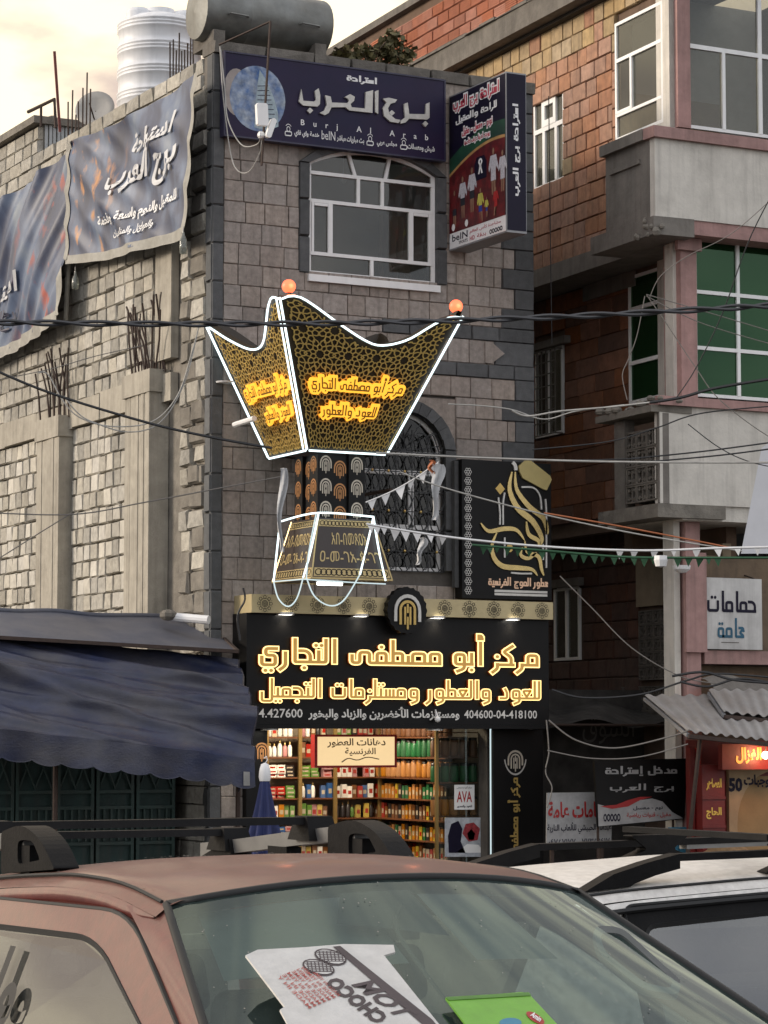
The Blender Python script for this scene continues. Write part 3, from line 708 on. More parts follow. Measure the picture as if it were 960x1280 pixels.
# ================================================================ things on the roof
m_galv = mat('galvanised_steel', (.26, .27, .26), .5, .25, 5, .15, metal=.55, c2=(.2, .19, .16), c2amt=.8, grime=.35)
tk = thing('steel_water_tank', F.p(.8, ZR+.2, -.5), 'grey galvanised steel water tank lying on its side on the front corner of the roof', 'water tank')
tr = .37; tcz = ZR+.16+.1+tr; tx0, tx1 = -.05, F.u(420, 50)
prof = [(.001, -.04), (tr*.6, -.02), (tr*.96, 0), (tr, .03), (tr, .6), (tr+.008, .62), (tr, .64), (tr, 1.0), (tr, tx1-tx0-.03), (tr*.96, tx1-tx0), (tr*.6, tx1-tx0+.02), (.001, tx1-tx0+.04)]
o = MB().lathe(prof, F.p(tx0, tcz, -.42), (1, 0, 0), 28).build('tank_body', m_galv, tk); smooth_auto(o, 30)
MB().lathe([(.001, .09), (.16, .085), (.17, .06), (.15, .05), (.15, -.03)], F.p(tx0+1.25, tcz+tr-.02, -.42), (0, 0, 1), 20).build('tank_lid', m_galv, tk, smooth=True)
for x in (.1, tx1-tx0-.25): MB().pbox(F, tx0+x, tx0+x+.16, ZR+.16, tcz-tr+.08, -.75, -.1).build('tank_cradle', m_cgrey, tk)
for x in (.28, 1.3): MB().tube([F.p(tx0+x, tcz-.08, -.42+tr+.0), F.p(tx0+x+.02, tcz-.08, -.42+tr+.05), F.p(tx0+x+.26, tcz-.09, -.42+tr+.05), F.p(tx0+x+.28, tcz-.09, -.42+tr)], .014, 5).build('tank_handle', m_galv, tk)
_t = (X0+1.05)/ray(199, 60).x; wt = at(199, 60, _t); wtz = ZR-.5
m_pvc = mat('white_tank_plastic', (.68, .68, .69), .45, .08, 3, .03, streak=.15)
wt_ = thing('plastic_water_tank', (wt.x, wt.y, wtz), 'tall white ribbed plastic water tank standing on the roof', 'water tank')
H = (at(199, 28, _t).z - wtz); r_ = 50/3250*_t*1.0; prof = [(.001, 0), (r_, 0)]
z = .05
while z < H-.15:
    prof += [(r_, z), (r_, z+.14)]
    for q_ in range(3): prof += [(r_+.018, z+.155+q_*.05), (r_+.018, z+.175+q_*.05), (r_-.004, z+.19+q_*.05)]
    z += .34
prof += [(r_, H-.06), (r_-.03, H-.01), (r_-.12, H+.05), (.25, H+.12), (.22, H+.13), (.22, H+.2), (.001, H+.21)]
MB().lathe(prof, (wt.x, wt.y, wtz), (0, 0, 1), 36).build('tank_body', m_pvc, wt_, smooth=True)
for a in (-35, 75, 190): 
    c = V3((wt.x, wt.y, wtz+H-.01))+V3((math.cos(math.radians(a)), math.sin(math.radians(a)), 0))*.36
    MB().lathe([(.19, -.05), (.18, .1), (.14, .17), (.001, .2)], c, (0, 0, 1), 16).build('tank_shoulder', m_pvc, wt_, smooth=True)
# satellite dish
dc = L.w(120, 139, -.7)
ds = thing('satellite_dish', (dc.x, dc.y, ZR-.5), 'pale satellite dish seen behind the parapet left of the plastic tank', 'satellite dish')
ax = V3((-.55, -.75, .32)).normalized()
MB().lathe([(.001, .0), (.12, .01), (.22, .035), (.30, .07), (.295, .085), (.2, .045), (.001, .015)], dc, ax, 28).build('dish', mat('dish_paint', (.45, .43, .4), .6, .1), ds, smooth=True)
d_ = MB(); d_.bar((dc.x, dc.y, ZR-.6), dc, .025, 6); d_.bar(dc-V3((0, 0, .2)), dc+ax*.4-V3((0, 0, .1)), .012); d_.build('dish_mast', m_rebar, ds)
# roof room far left
rr_ = thing('rooftop_room', L.p(-6, ZR-.6, -1.5), 'small rough block room with a tin sheet door on the left end of the roof', 'shed')
Lr = Plane((X0+1.2, FY), -90)
r0, r1 = Lr.u(-30, 200), Lr.u(48, 200); rz = Lr.v(20, 165)
q_ = MB(); q_.pbox(Lr, r0, r1, ZR-.6, rz-.05, -2.5, -.08); q_.build('room_core', m_rough, rr_)
masonry('room_block', Lr, r0, r1, ZR-.6, rz-.12, .22, .4, .45, rr_, P_CB, gap=.02, d0=-.09, d1=.01)
s_ = MB(); s_.pbox(Lr, r0, r1+.1, rz-.1, rz+.02, -2.6, .12); s_.build('room_roof', m_rough, rr_)
FrP = Plane((X0+1.2, FY-r1), 0)
tb = MB()
for i in range(10): tb.pbox(FrP, .1+i*.07, .15+i*.07, ZR-.5, rz-.1, .01, .04 if i % 2 else .025)
tb.build('tin_sheet_door', mat('tin_sheet', (.5, .52, .52), .5, .1, 9), rr_)
for i in range(16):
    MB().ball(Lr.p(r0+(r1-r0)*R.random(), rz+.03, -R.random()*1.2), R.uniform(.05, .11), 6, 4, .6).build('roof_rubble', m_rough, rr_)
mp_ = thing('pipe_rail', Lr.p(r1, rz, -.5), 'bent rusty pipe rail with a tall rod above the rooftop room', 'pipe')
a, b, c = at(35, 140, 37), at(68, 124, 36.5), at(70, 142, 36.4)
MB().tube([a, b, c-V3((0, 0, .2))], .025, 6).build('rail', m_rebar, mp_); MB().bar((a+b)/2, (a+b)/2-V3((0, 0, .3)), .02, 6).build('post', m_rebar, mp_)
MB().bar(at(75, 165, 36.2), at(68, 64, 36.2), .02, 6).build('tall_rod', mat('red_rod', (.22, .06, .05), .7), mp_)
# ================================================================ SIGNS ON THE GREY HOUSE
m_purple = mat('sign_purple', (.028, .012, .05), .45, .15, 3, .02, c2=(.012, .012, .05), c2amt=1, c2scale=.8, spec=.25)
m_metal = mat('sign_metal', (.35, .35, .36), .5, .1, 6, .05, metal=.3)
m_red = mat('print_red', (.45, .02, .02), .5, .05, 9, 0)
m_blueprint = mat('print_sky_blue', (.03, .12, .35), .4, .5, 9, 0, c2=(.5, .55, .6), c2amt=.9, c2scale=6)
ps = Plane((X0, FY-.14), 0)
u0, v0 = ps.uv(281, 168); u1, v1 = ps.uv(555, 100); v1 = ps.v(281, 65)
sg = thing('billboard', ps.p((u0+u1)/2, v0, 0), 'long purple billboard with silver Arabic lettering above the arched window', 'sign')
MB().pbox(ps, u0, u1, v0, v1, -.1, 0).build('sign_board', m_purple, sg)
q_ = MB(); 
for (a, b, c, d) in ((u0-.02, v0-.02, u1+.02, v0), (u0-.02, v1, u1+.02, v1+.02), (u0-.02, v0, u0, v1), (u1, v0, u1+.02, v1)): q_.pbox(ps, a, c, b, d, -.11, .012)
q_.build('sign_frame', mat('purple_edge', (.035, .03, .07), .4), sg)
def lett(P, d, sh, a, b, m_, parent, thick=0, name='lettering', **kw): return put(onp(P, d), sh, pxbox(P, a, b, d), name, m_, parent, thick, **kw)
fs = lambda s, bold=.02, **k: font2d(s, bold, True, **k)
lat = lambda s, bold=.01, **k: font2d(s, bold, False, **k)
m_silv2 = mat('silver_letters', (.5, .48, .44), .4, .2, 12, .05, metal=.3)
m_shadowletter = mat('letter_side', (.2, .19, .19), .5)
u_ = lambda px: ps.u(px, 120); v_ = lambda f: v0+(v1-v0)*f
BURJ = [[(78,112),(90,185),(160,190),(170,178),(163,122),(187,106),(197,150),(195,205),(180,222),(90,215),(62,190)], [(132,228),(152,246),(132,266),(114,247)],
 [(228,150),(262,158),(270,196),(380,200),(385,226),(268,226),(250,262),(225,276),(192,262),(222,246),(238,210)],
 [(350,162),(385,143),(415,160),(410,186),(388,205),(395,226),(480,234),(484,130),(530,118),(526,262),(380,246),(352,222),(378,186),(372,172)],
 [(542,126),(564,118),(562,268),(544,258)],
 [(592,172),(630,166),(682,178),(668,196),(640,204),(624,232),(632,268),(670,300),(702,306),(692,326),(640,318),(600,282),(592,232),(614,196)], [(648,244),(668,262),(648,280),(630,262)],
 [(725,205),(748,196),(758,268),(862,270),(864,205),(886,195),(886,292),(872,304),(758,298),(735,322),(704,330),(704,312),(732,290)], [(860,312),(878,330),(860,350),(842,330)]]
bp_ = []
for poly in BURJ: bp_.append(([ps.uv(360+x/5.053, 90+y/5.053) for x, y in poly], [tuple(range(len(poly)))[::-1]]))
put(onp(ps, .004), merge(bp_), (0, 0, 1, 1), 'lettering', m_silv2, sg, .03, bb=(0, 0, 1, 1))
for sh, box, m_, th in (
                        (kufi('استراحة', .9), (u_(433), v_(.82), u_(471), v_(.93)), m_print_w, 0),):
    put(onp(ps, .004), sh, box, 'lettering', m_, sg, th)
put(onp(ps, .004), lat('Burj Al Arab', .012, space=3.2), (u_(376), v_(.2), u_(535), v_(.295)), 'lettering', m_print_w, sg)
for s, a, b in (('خدمة واي فاي', 368, 399), ('بث مباريات مباشر', 421, 455), ('مجلس عربي', 471, 496), ('شيش ومعسلات', 509, 543)):
    put(onp(ps, .004), fs(s, .03), (u_(a), v_(.07), u_(b), v_(.16)), 'lettering', m_print_w, sg)
put(onp(ps, .004), lat('beIN', .0), (u_(402), v_(.08), u_(419), v_(.19)), 'lettering', m_print_w, sg)
for a in (360, 462, 504): put(onp(ps, .004), merge([ribbon([(0,0),(0,.5),(1.2,.5),(1.2,0),(0,0)], .14), ring2(.6, .8, .3, .1), ring2(.6, .8, .6, .08, 10, .6, 2.5)]), (u_(a-4), v_(.07), u_(a+5), v_(.22)), 'print_icon', m_print_w, sg)
# round picture: a sail shaped tower in front of a blue sky
cx, cz_ = ps.uv(325, 122); rd = .34
put(onp(ps, .003), disc2(0, 0, 1, 32), (cx-rd*1.25, cz_-rd*1.3, cx+rd*1.05, cz_+rd*1.2), 'print_round', m_blueprint, sg)
put(onp(ps, .002), disc2(0, 0, 1, 24), (cx-rd*1.5, cz_-rd*.8, cx-rd*.45, cz_+rd*1.0), 'print_round', mat('print_cream', (.42, .36, .33), .5), sg)
sail = ([(0,0),(.5,-.05),(.95,.1),(.92,.5),(.75,.9),(.45,1.35),(.2,1.6),(.12,1.2),(.03,.6)], [tuple(range(9))])
put(onp(ps, .006), sail, (cx-.08, cz_-.42, cx+.26, cz_+.36), 'print_tower', mat('print_pale_blue', (.4, .5, .55), .4, .3, 25), sg)
for i in range(9): put(onp(ps, .008), ribbon([(0, 0), (1, .2)], .1), (cx-.04, cz_-.34+i*.06, cx+.24-i*.016, cz_-.31+i*.06), 'print_line', m_purple, sg)
# bracket with the two wifi antennas, in front of the billboard
ba = thing('antenna_bracket', F.p(.05, ZR+.1, 0), 'rusty pole bracket with two white wifi antennas hanging before the billboard', 'antenna')
pa = F.w(274, 56, .1); pb_ = F.w(338, 27, .85); pc = F.w(327, 207, .85)
MB().bar(pa, pb_, .014, 5).build('arm', m_rebar, ba); MB().bar(pb_, pc, .016, 5).build('pole', m_rebar, ba)
P9 = Plane((X0, FY-.93), 0)
for (x, y0, y1, a, wd) in ((326, 130, 158, .06, .075), (337, 148, 174, -.35, .035)):
    u, v = P9.uv(x, (y0+y1)/2); h = P9.v(x, y0)-P9.v(x, y1); b = MB()
    s_, c_ = math.sin(a), math.cos(a)
    pl = [(u+dx*c_-dz*s_, v+dx*s_+dz*c_) for dx, dz in ((-wd, -h/2+.02), (-wd+.02, -h/2), (wd-.02, -h/2), (wd, -h/2+.02), (wd, h/2-.02), (wd-.02, h/2), (-wd+.02, h/2), (-wd, h/2-.02))]
    b.pprism(P9, pl, 0, .06).build('antenna_panel', m_white, ba)
b = MB(); u, v = P9.uv(328, 168); b.ball(P9.p(u, v, -.04), .05, 8, 5); b.build('clamp', m_white, ba)
def cable(name, pts, r, m_, label, cat='cable', group=None, n=5, sag=0, seg=14, parent=None):
    """catenary-like run through world points"""
    P = []
    for i in range(len(pts)-1):
        a, b = V3(pts[i]), V3(pts[i+1])
        for k in range(seg):
            t = k/seg; q = a.lerp(b, t); q.z -= sag*4*t*(1-t); P.append(q)
    P.append(V3(pts[-1])); mb = MB().tube(P, r, n)
    return mb.build(name, m_, parent, label=None if parent else label, cat=None if parent else cat, group=group)
def spline(pts, k=8):
    pts = [V3(p) for p in pts]; out = []
    for i in range(len(pts)-1):
        p0 = pts[max(i-1, 0)]; p1 = pts[i]; p2 = pts[i+1]; p3 = pts[min(i+2, len(pts)-1)]
        for j in range(k):
            t = j/k; out.append(.5*((2*p1)+(p2-p0)*t+(2*p0-5*p1+4*p2-p3)*t*t+(3*p1-p0-3*p2+p3)*t**3))
    out.append(pts[-1]); return out
def loose(name, P, pix, d, r, m_, label, cat='cable', group=None, n=5):
    pts = [P.w(x, y, (d[i] if isinstance(d, (list, tuple)) else d)) for i, (x, y) in enumerate(pix)]
    return MB().tube(spline(pts), r, n).build(name, m_, None, label=label, cat=cat, group=group)
m_cord = mat('pale_cord', (.5, .48, .44), .6)
loose('antenna_cable', F, [(276, 62), (281, 110), (285, 150), (302, 181), (322, 180), (326, 166)], [.1, .2, .3, .5, .8, .88], .008, m_cord, 'thin pale cable looping left from the wifi antennas')
loose('antenna_cable', F, [(275, 58), (279, 120), (288, 190), (297, 213), (312, 214), (325, 190), (327, 168)], [.1, .15, .25, .4, .6, .8, .88], .008, m_cord, 'longer pale cable dipping below the billboard from the wifi antennas')
# ---------------------------------------------------------------- projecting light box
us, _ = F.uv(560, 200); B = Plane((X0+us, FY), -90)      # its big face looks left
e0 = B.u(633, 200); zb0 = B.v(633, 290); zt0 = B.v(633, 89)
lb = thing('light_box_sign', (X0+us, FY-.7, zb0), 'tall projecting light box sign with footballers printed on its side', 'sign')
thk = F.u(658, 200, e0)-F.u(633, 200, e0)
bx = MB(); bx.pbox(B, .03, e0, zb0, zt0, -thk, 0); bx.build('sign_box', m_metal, lb)
def bq(px, py): return B.uv(px, py)
def bpan(u0, u1, v0, v1, m_, name='printed_panel', d=.004): return MB().pbox(B, u0, u1, v0, v1, d-.003, d).build(name, m_, lb)
zbw = B.v(633, 268)
m_night = mat('print_night', (.010, .007, .026), .45, .1, 3, 0, spec=.2)
bpan(.05, e0-.02, zbw, zt0-.02, m_night); bpan(.05, e0-.02, zb0+.02, zbw-.002, m_print_w)
hB = zt0-zbw; U = lambda f: .05+(e0-.07)*f; Vv = lambda f: zbw+hB*f
m_green = mat('print_green', (.02, .11, .05), .4, .2, 5, 0, c2=(.01, .03, .03), c2amt=1)
m_redbg = mat('print_dark_red', (.2, .012, .015), .4, .5, 8, 0, c2=(.06, .005, .008), c2amt=1, c2scale=5)
arc = [(i/14, .33+.22*math.sin(.35+i/14*1.5)-.0) for i in range(15)]
def bpoly(pts, m_, d, name='printed_panel'): return put(onp(B, d), (pts, [tuple(range(len(pts)))]), (0, 0, 1, 1), name, m_, lb, bb=(0, 0, 1, 1))
bpoly([(U(a), Vv(b+.13)) for a, b in arc]+[(U(1), Vv(.02)), (U(0), Vv(.02))], m_green, .006)
bpoly([(U(a), Vv(b+.022)) for a, b in arc]+[(U(1), Vv(.02)), (U(0), Vv(.02))], mat('print_ochre', (.5, .28, .1), .5), .0075)
bpoly([(U(a), Vv(b)) for a, b in arc]+[(U(1), Vv(.0)), (U(0), Vv(.0))], m_redbg, .009)
def blet(sh, a0, b0, a1, b1, m_, d=.008, name='lettering'): return put(onp(B, d), sh, (U(a0), Vv(b0), U(a1), Vv(b1)), name, m_, lb)
m_pink = mat('print_pink_red', (.6, .06, .1), .5)
for (s, b0, b1, mm, a0, a1) in (('استراحة برج العرب', .855, .965, m_pink, .08, .9), ('نوم - معسل - مقيل', .66, .73, m_pink, .24, .78), ('يوجد لدينا غرف خاصة', .59, .635, m_pink, .28, .74)):
    blet(kufi(s, 1.9), a0-.01, b0-.012, a1+.01, b1+.012, m_print_w, .0075); blet(kufi(s, .8), a0, b0, a1, b1, mm, .0095)
blet(kufi('للراحة والمقيل', .8), .12, .76, .86, .83, m_print_w)
# small figures of players: flat print, plain shirts
skin = mat('print_skin', (.3, .16, .1), .6); sh_w = mat('print_shirt_white', (.6, .58, .62), .6, .3, 40); sh_y = mat('print_shirt_yellow', (.6, .55, .1), .6); sh_b = mat('print_shorts_blue', (.03, .05, .3), .6); sh_k = mat('print_dark', (.02, .02, .03), .6)
def player(x, y, h, shirt, shorts, k=0):
    P = lambda pts, m_, d: put(onp(B, d), (pts, [tuple(range(len(pts)))]), (0, 0, 1, 1), 'print_figure', m_, lb, bb=(0, 0, 1, 1))
    T = lambda a, b: (U(x+a*h*.9), Vv(y+b*h))
    P([T(-.1+k*.1, 0), T(-.02, 0), T(.0, .45), T(.02+k*.1, 0), T(.1+k*.1, 0), T(.13, .5), T(-.13, .5)], skin, .011)
    P([T(-.15, .3), T(.15, .3), T(.14, .52), T(-.14, .52)], shorts, .012)
    P([T(-.14, .48), T(.14, .48), T(.16, .6), T(.27, .5), T(.3, .58), T(.17, .84), T(-.17, .84), T(-.28, .58), T(-.25, .5), T(-.15, .6)], shirt, .013)
    put(onp(B, .0135), disc2(0, 0, 1, 8), (U(x-.06*h), Vv(y+.84*h), U(x+.06*h), Vv(y+h)), 'print_figure', skin, lb)
for a in ((.25, .08, .3, sh_w, sh_k, .3), (.42, .1, .32, sh_w, sh_k, 0), (.8, .17, .33, sh_w, sh_w, 0), (.96, .17, .29, sh_w, sh_w, 0), (.57, .01, .24, sh_y, sh_b, .8), (.84, .02, .2, m_red, m_red, -1.2), (.1, .04, .26, m_redbg, sh_k, 0), (.68, .03, .14, sh_y, sh_b, 0)): player(*a)
for a in (.08, .32): put(onp(B, .014), disc2(0, 0, 1, 10), (U(a-.03), Vv(.01), U(a+.03), Vv(.06)), 'print_ball', m_print_w, lb)
blet(([(0,0),(1,0),(1,.7),(.8,1),(.2,1),(0,.7)], [tuple(range(6))]), .46, .31, .68, .475, m_night, .0105)
blet(merge([ribbon([(.3,0),(.5,.9),(.25,1.3),(.5,1.7),(.75,1.3),(.5,.9),(.7,0)], .18)]), .53, .35, .61, .46, m_print_w, .012)
Wv = lambda f: zb0+.02+(zbw-zb0-.02)*f
def wlet(sh, a0, b0, a1, b1, m_): return put(onp(B, .007), sh, (U(a0), Wv(b0), U(a1), Wv(b1)), 'lettering', m_, lb)
wlet(lat('beIN', .01), .05, .42, .33, .86, m_night); wlet(lat('SPORTS', .01), .17, .14, .33, .34, m_night)
wlet(fs('مشاهدة كأس العالم', .01), .37, .52, .92, .86, m_pink); wlet(fs('بدقة', .01), .5, .1, .66, .42, m_pink); wlet(lat('HD'), .37, .12, .46, .4, m_pink)
wlet(merge([ring2(i*.9, .5, .35, .2) for i in range(5)]), .72, .1, .95, .4, m_night)
BN = Plane((X0+us, FY-e0), 0)                          # narrow end face
MB().pbox(BN, .01, thk-.01, zb0+.03, zt0-.02, 0, .004).build('printed_panel', m_night, lb)
def rot90(sh, sgn=1): return ([(-q[1]*sgn, q[0]*sgn, *q[2:]) for q in sh[0]], sh[1])
put(onp(BN, .007), rot90(kufi('استراحة برج العرب', .8)), (thk*.3, BN.v(645, 245), thk*.68, BN.v(645, 130)), 'lettering', m_print_w, lb)
for z in (zb0+.3, zt0-.3): MB().pbox(B, -.05, .04, z-.04, z+.04, -thk+.06, -.06).build('wall_bracket', m_rebar, lb)
# ================================================================ INCENSE BURNER SIGN
m_latt = mat('gold_lattice', (.75, .52, .16), .35, .2, 12, .05, metal=.45)
m_cell = mat('lattice_back', (.035, .022, .008), .5, .3, 9, 0)
m_lit = emi('lit_letter_panel', (1, .50, .03), 1.5)
cN = (385, 560); 
dN = 1.45                                           # near corner this far out from the wall at the bottom
pN = F.w(385, 562, dN)
b_w = .98
def corner(px, py, d): return F.w(px, py, d)
bN = pN; bR = F.w(480, 568, dN); bR = V3((bR.x, bN.y, bN.z)); bw = bR.x-bN.x
bL = V3((bN.x, bN.y+bw, bN.z)); bB = V3((bR.x, bL.y, bN.z))
cc = (bN+bB)/2
tN = F.w(362, 392, dN+.5); tR = F.w(575, 400, dN+.5); tw = tR.x-tN.x; ztop = tN.z
hw = tw/2; th_ = ztop-bN.z
TN = V3((cc.x-hw, cc.y-hw, ztop)); TR = V3((cc.x+hw, cc.y-hw, ztop)); TL = V3((cc.x-hw, cc.y+hw, ztop)); TB = V3((cc.x+hw, cc.y+hw, ztop))
if TL.y > FY-.05:
    sh_ = TL.y-(FY-.05)
    for q_ in (TL, TB): q_.y -= sh_
ib = thing('incense_burner_sign', F.p(cc.x-X0, bN.z-1.9, .5), 'giant gold and black incense burner sign outlined in white light tubes', 'sign')
def face(A0, A1, B0, B1):       # bottom A0->A1, top B0->B1 ; returns fn(u,v,e)
    n = (A1-A0).cross(B0-A0).normalized()
    def f(u, v, e=0): return A0.lerp(A1, u).lerp(B0.lerp(B1, u), v)+n*(e)
    return f
def table(tab):
    P = spline([V3((a, b, 0)) for a, b in tab], 10)
    def g(u):
        for p, q in zip(P, P[1:]):
            if u <= q.x: return p.y+(q.y-p.y)*(u-p.x)/max(1e-6, q.x-p.x)
        return P[-1].y
    return g
crR = table([(0, 1.09), (.05, 1.115), (.12, 1.10), (.3, .955), (.48, .84), (.6, .812), (.75, .87), (.87, 1.0), (.94, 1.06), (1, 1.065)])
crL = table([(0, 1.075), (.06, 1.03), (.2, .93), (.4, .83), (.56, .80), (.68, .84), (.78, .96), (.85, 1.06), (.92, 1.115), (1, 1.09)])
def crown(u, lo=.30):       # scalloped top edge: tips at both corners, a deep dip between
    return 1.10-.0-(.36)*(math.sin(math.pi*min(1, max(0, (u-.04)/.92)))**1.35) if .0 <= u <= 1 else 1.1
fR = face(bN, bR, TN, TR); fL = face(bL, bN, TL, TN); fB = face(bB, bL, TB, TL); fX = face(bR, bB, TR, TB)
def rosettes(asp, clip):
    parts = []; s = .205
    def seg(pts, w):
        ok = []
        for p in pts:
            if clip(p[0]/asp, p[1]): ok.append(p)
            else:
                if len(ok) > 1: parts.append(ribbon(ok, w, .002, cap=False))
                ok = []
        if len(ok) > 1: parts.append(ribbon(ok, w, .002, cap=False))
    r = 0; y = .0
    while y < 1.3:
        x = (s/2 if r % 2 else 0)-s
        while x < asp+s:
            n = 10
            for i in range(n):
                a = 2*math.pi*(i+r*.5)/n; da = math.pi/n
                P = lambda rr, t: (x+rr*s*math.cos(t), y+rr*s*math.sin(t))
                seg([P(.15, a-da), P(.19, a), P(.15, a+da)], .0075)
                seg([P(.19, a), P(.29, a)], .0075)
                seg([P(.29, a), P(.36, a+da*.9), P(.47, a+da*.55), P(.56, a)], .0075); seg([P(.29, a), P(.36, a-da*.9), P(.47, a-da*.55), P(.56, a)], .0075)
            x += s
        y += s*.866; r += 1
    return merge(parts)
m_ltr_back = mat('orange_acrylic', (.5, .25, .02), .4, .3, 5, 0, emit=(1, .45, .04), es=1.2)
m_ltr_dark = mat('letter_brown', (.12, .06, .01), .4, emit=(.5, .22, .02), es=.15)
def sheet(f, name, clipfn, asp):
    nu = 22; b = MB()
    top = [(i/nu, clipfn(i/nu)) for i in range(nu+1)]
    n0 = len(top)
    P = [f(u, 0, 0) for u, _ in top]+[f(u, v, 0) for u, v in top]; Q = [f(u, 0, -.06) for u, _ in top]+[f(u, v, -.06) for u, v in top]
    b.add(P, [(i, i+1, n0+i+1, n0+i) for i in range(nu)]); b.add(Q, [(i+1, i, n0+i, n0+i+1) for i in range(nu)])
    b.add([P[n0+i] for i in range(n0)]+[Q[n0+i] for i in range(n0)], [(i, i+1, n0+i+1, n0+i) for i in range(nu)])
    o = b.build('bowl_panel', m_cell, ib)
    sh = rosettes(asp, lambda u, v: 0.02 < u < .98 and .02 < v < clipfn(max(0, min(1, u)))-.03)
    put(f if False else (lambda u, v, e=0: f(u, v, .012+e)), sh, (0, 0, 1, 1), 'lattice', m_latt, o, bb=(0, 0, asp, 1), kind='stuff', thick=.01)
    return o
asp = 1.05
sheet(fR, 'r', crR, asp); sheet(fL, 'l', crL, asp); sheet(fB, 'b', crown, asp); sheet(fX, 'x', crown, asp)
def tubeon(f, pts, name, r=.0135, parent=None): return MB().tube([f(u, v, .035) for u, v in pts], r, 6).build(name, m_led, parent or ib, smooth=True)
for f, cw2 in ((fR, crR), (fL, crL)):
    tubeon(f, [(i/30, cw2(i/30)) for i in range(31)], 'light_tube')
    tubeon(f, [(0, 0), (1, 0)], 'light_tube')
for a, b, o_ in ((bN, TN, (-.03, -.03)), (bR, TR, (.03, -.03)), (bL, TL, (-.03, .03))):
    ov = V3((o_[0], o_[1], 0)); MB().tube([a+ov, a.lerp(b, 1.09 if a is bN else 1.07)+ov], .014, 6).build('light_tube', m_led, ib, smooth=True)
o2 = V3((-.075, -.02, 0)); MB().tube([bN+o2, bN.lerp(TN, 1.08)+o2], .011, 6).build('light_tube', m_led, ib, smooth=True)
def signtxt(f, s1, s2, x0, x1, xa, xb):
    for s, y0, y1, a, b in ((s1, .44, .58, x0, x1), (s2, .255, .36, xa, xb)):
        sh = kufi(s, .62); fat = kufi(s, 2.6)
        # backing hugs the word
        g = lambda e0: (lambda u, v, e=0: f(u, v, e0+e))
        put(g(.045), fat, (a-.02, y0-.02, b+.02, y1+.02), 'letter_backing', m_ltr_back, ib, thick=.03)
        put(g(.082), sh, (a, y0, b, y1), 'lettering', m_ltr_dark, ib)
signtxt(fR, 'مركز أبو مصطفى التجاري', 'للعود والعطور', .1, .84, .17, .68)
signtxt(fL, 'مركز أبو مصطفى التجاري', 'للعود والعطور', .16, .93, .36, .9)
# neck: four corner posts and a set back core, printed with arch emblems
nz1 = bN.z-.02; nb = F.w(385, 646, dN); nz0 = nb.z
nx0 = F.u(397, 600, dN-.12)+X0; nh = (F.u(456, 600, dN-.12)+X0-nx0)
ny0 = FY-dN+.12
def nbox(x0, x1, y0, y1, nm): return MB().box(x0, x1, y0, y1, nz0, nz1).build(nm, m_black, ib)
pw = nh*.34
for ix in (0, 1):
    for iy in (0, 1):
        x0 = nx0+ix*(nh-pw); y0 = ny0+iy*(nh-pw); nbox(x0, x0+pw, y0, y0+pw, 'neck_post')
nbox(nx0+.04, nx0+nh-.04, ny0+.04, ny0+nh-.04, 'neck_core')
m_em_c = mat('emblem_copper', (.62, .3, .12), .35, .1, metal=.5); m_em_s = mat('emblem_pale', (.7, .62, .5), .35, .1, metal=.3)
zz = [nz0+(nz1-nz0)*f for f in (.12, .47, .82)]
for z in zz:
    for k, (P_, a, b, mm) in enumerate((((Plane((nx0, ny0), 0)), .03, pw-.03, m_em_s), ((Plane((nx0+nh-pw, ny0), 0)), .03, pw-.03, m_em_s), ((Plane((nx0+pw, ny0+.04), 0)), .02, nh-2*pw-.02, m_em_c),
                               ((Plane((nx0, ny0+pw), -90)), .03, pw-.03, m_em_c), ((Plane((nx0, ny0+nh), -90)), .03, pw-.03, m_em_c), ((Plane((nx0+.04, ny0+nh-pw), -90)), .02, nh-2*pw-.02, m_em_c))):
        dz = -.05 if k in (2, 5) else 0
        put(onp(P_, .004), LOGO, (a, z-.1+dz, b, z+.12+dz), 'emblem', mm, ib, bb=LOGO_BB)
# base: truncated pyramid opening downwards
zt_ = nz0; kN = F.w(398, 642, dN-.05); t2_ = F.w(466, 645, dN-.05).x-kN.x
kc = V3((kN.x+t2_/2, kN.y+t2_/2, 0)); zb1 = F.w(380, 722, dN+.1).z
def sq(c, h, z): return [V3((c.x-h, c.y-h, z)), V3((c.x+h, c.y-h, z)), V3((c.x+h, c.y+h, z)), V3((c.x-h, c.y+h, z))]
tp = sq(kc, t2_/2, zt_); b2 = F.w(483, 730, dN+.1).x-F.w(382, 722, dN+.1).x; bt = sq(kc, b2/2, zb1)
MB().hexa(bt+tp).build('base_body', mat('base_brown', (.035, .02, .014), .35, .2, 5, .02), ib)
m_goldedge = mat('gold_trim', (.6, .45, .2), .35, .1, metal=.4)
for i in range(4):
    j = (i+1) % 4
    MB().bar(bt[i], bt[j], .015).build('base_trim', m_goldedge, ib); MB().bar(bt[i], tp[i], .012).build('base_trim', m_goldedge, ib)
fA = face(bt[0], bt[1], tp[0], tp[1]); fC = face(bt[3], bt[0], tp[3], tp[0])
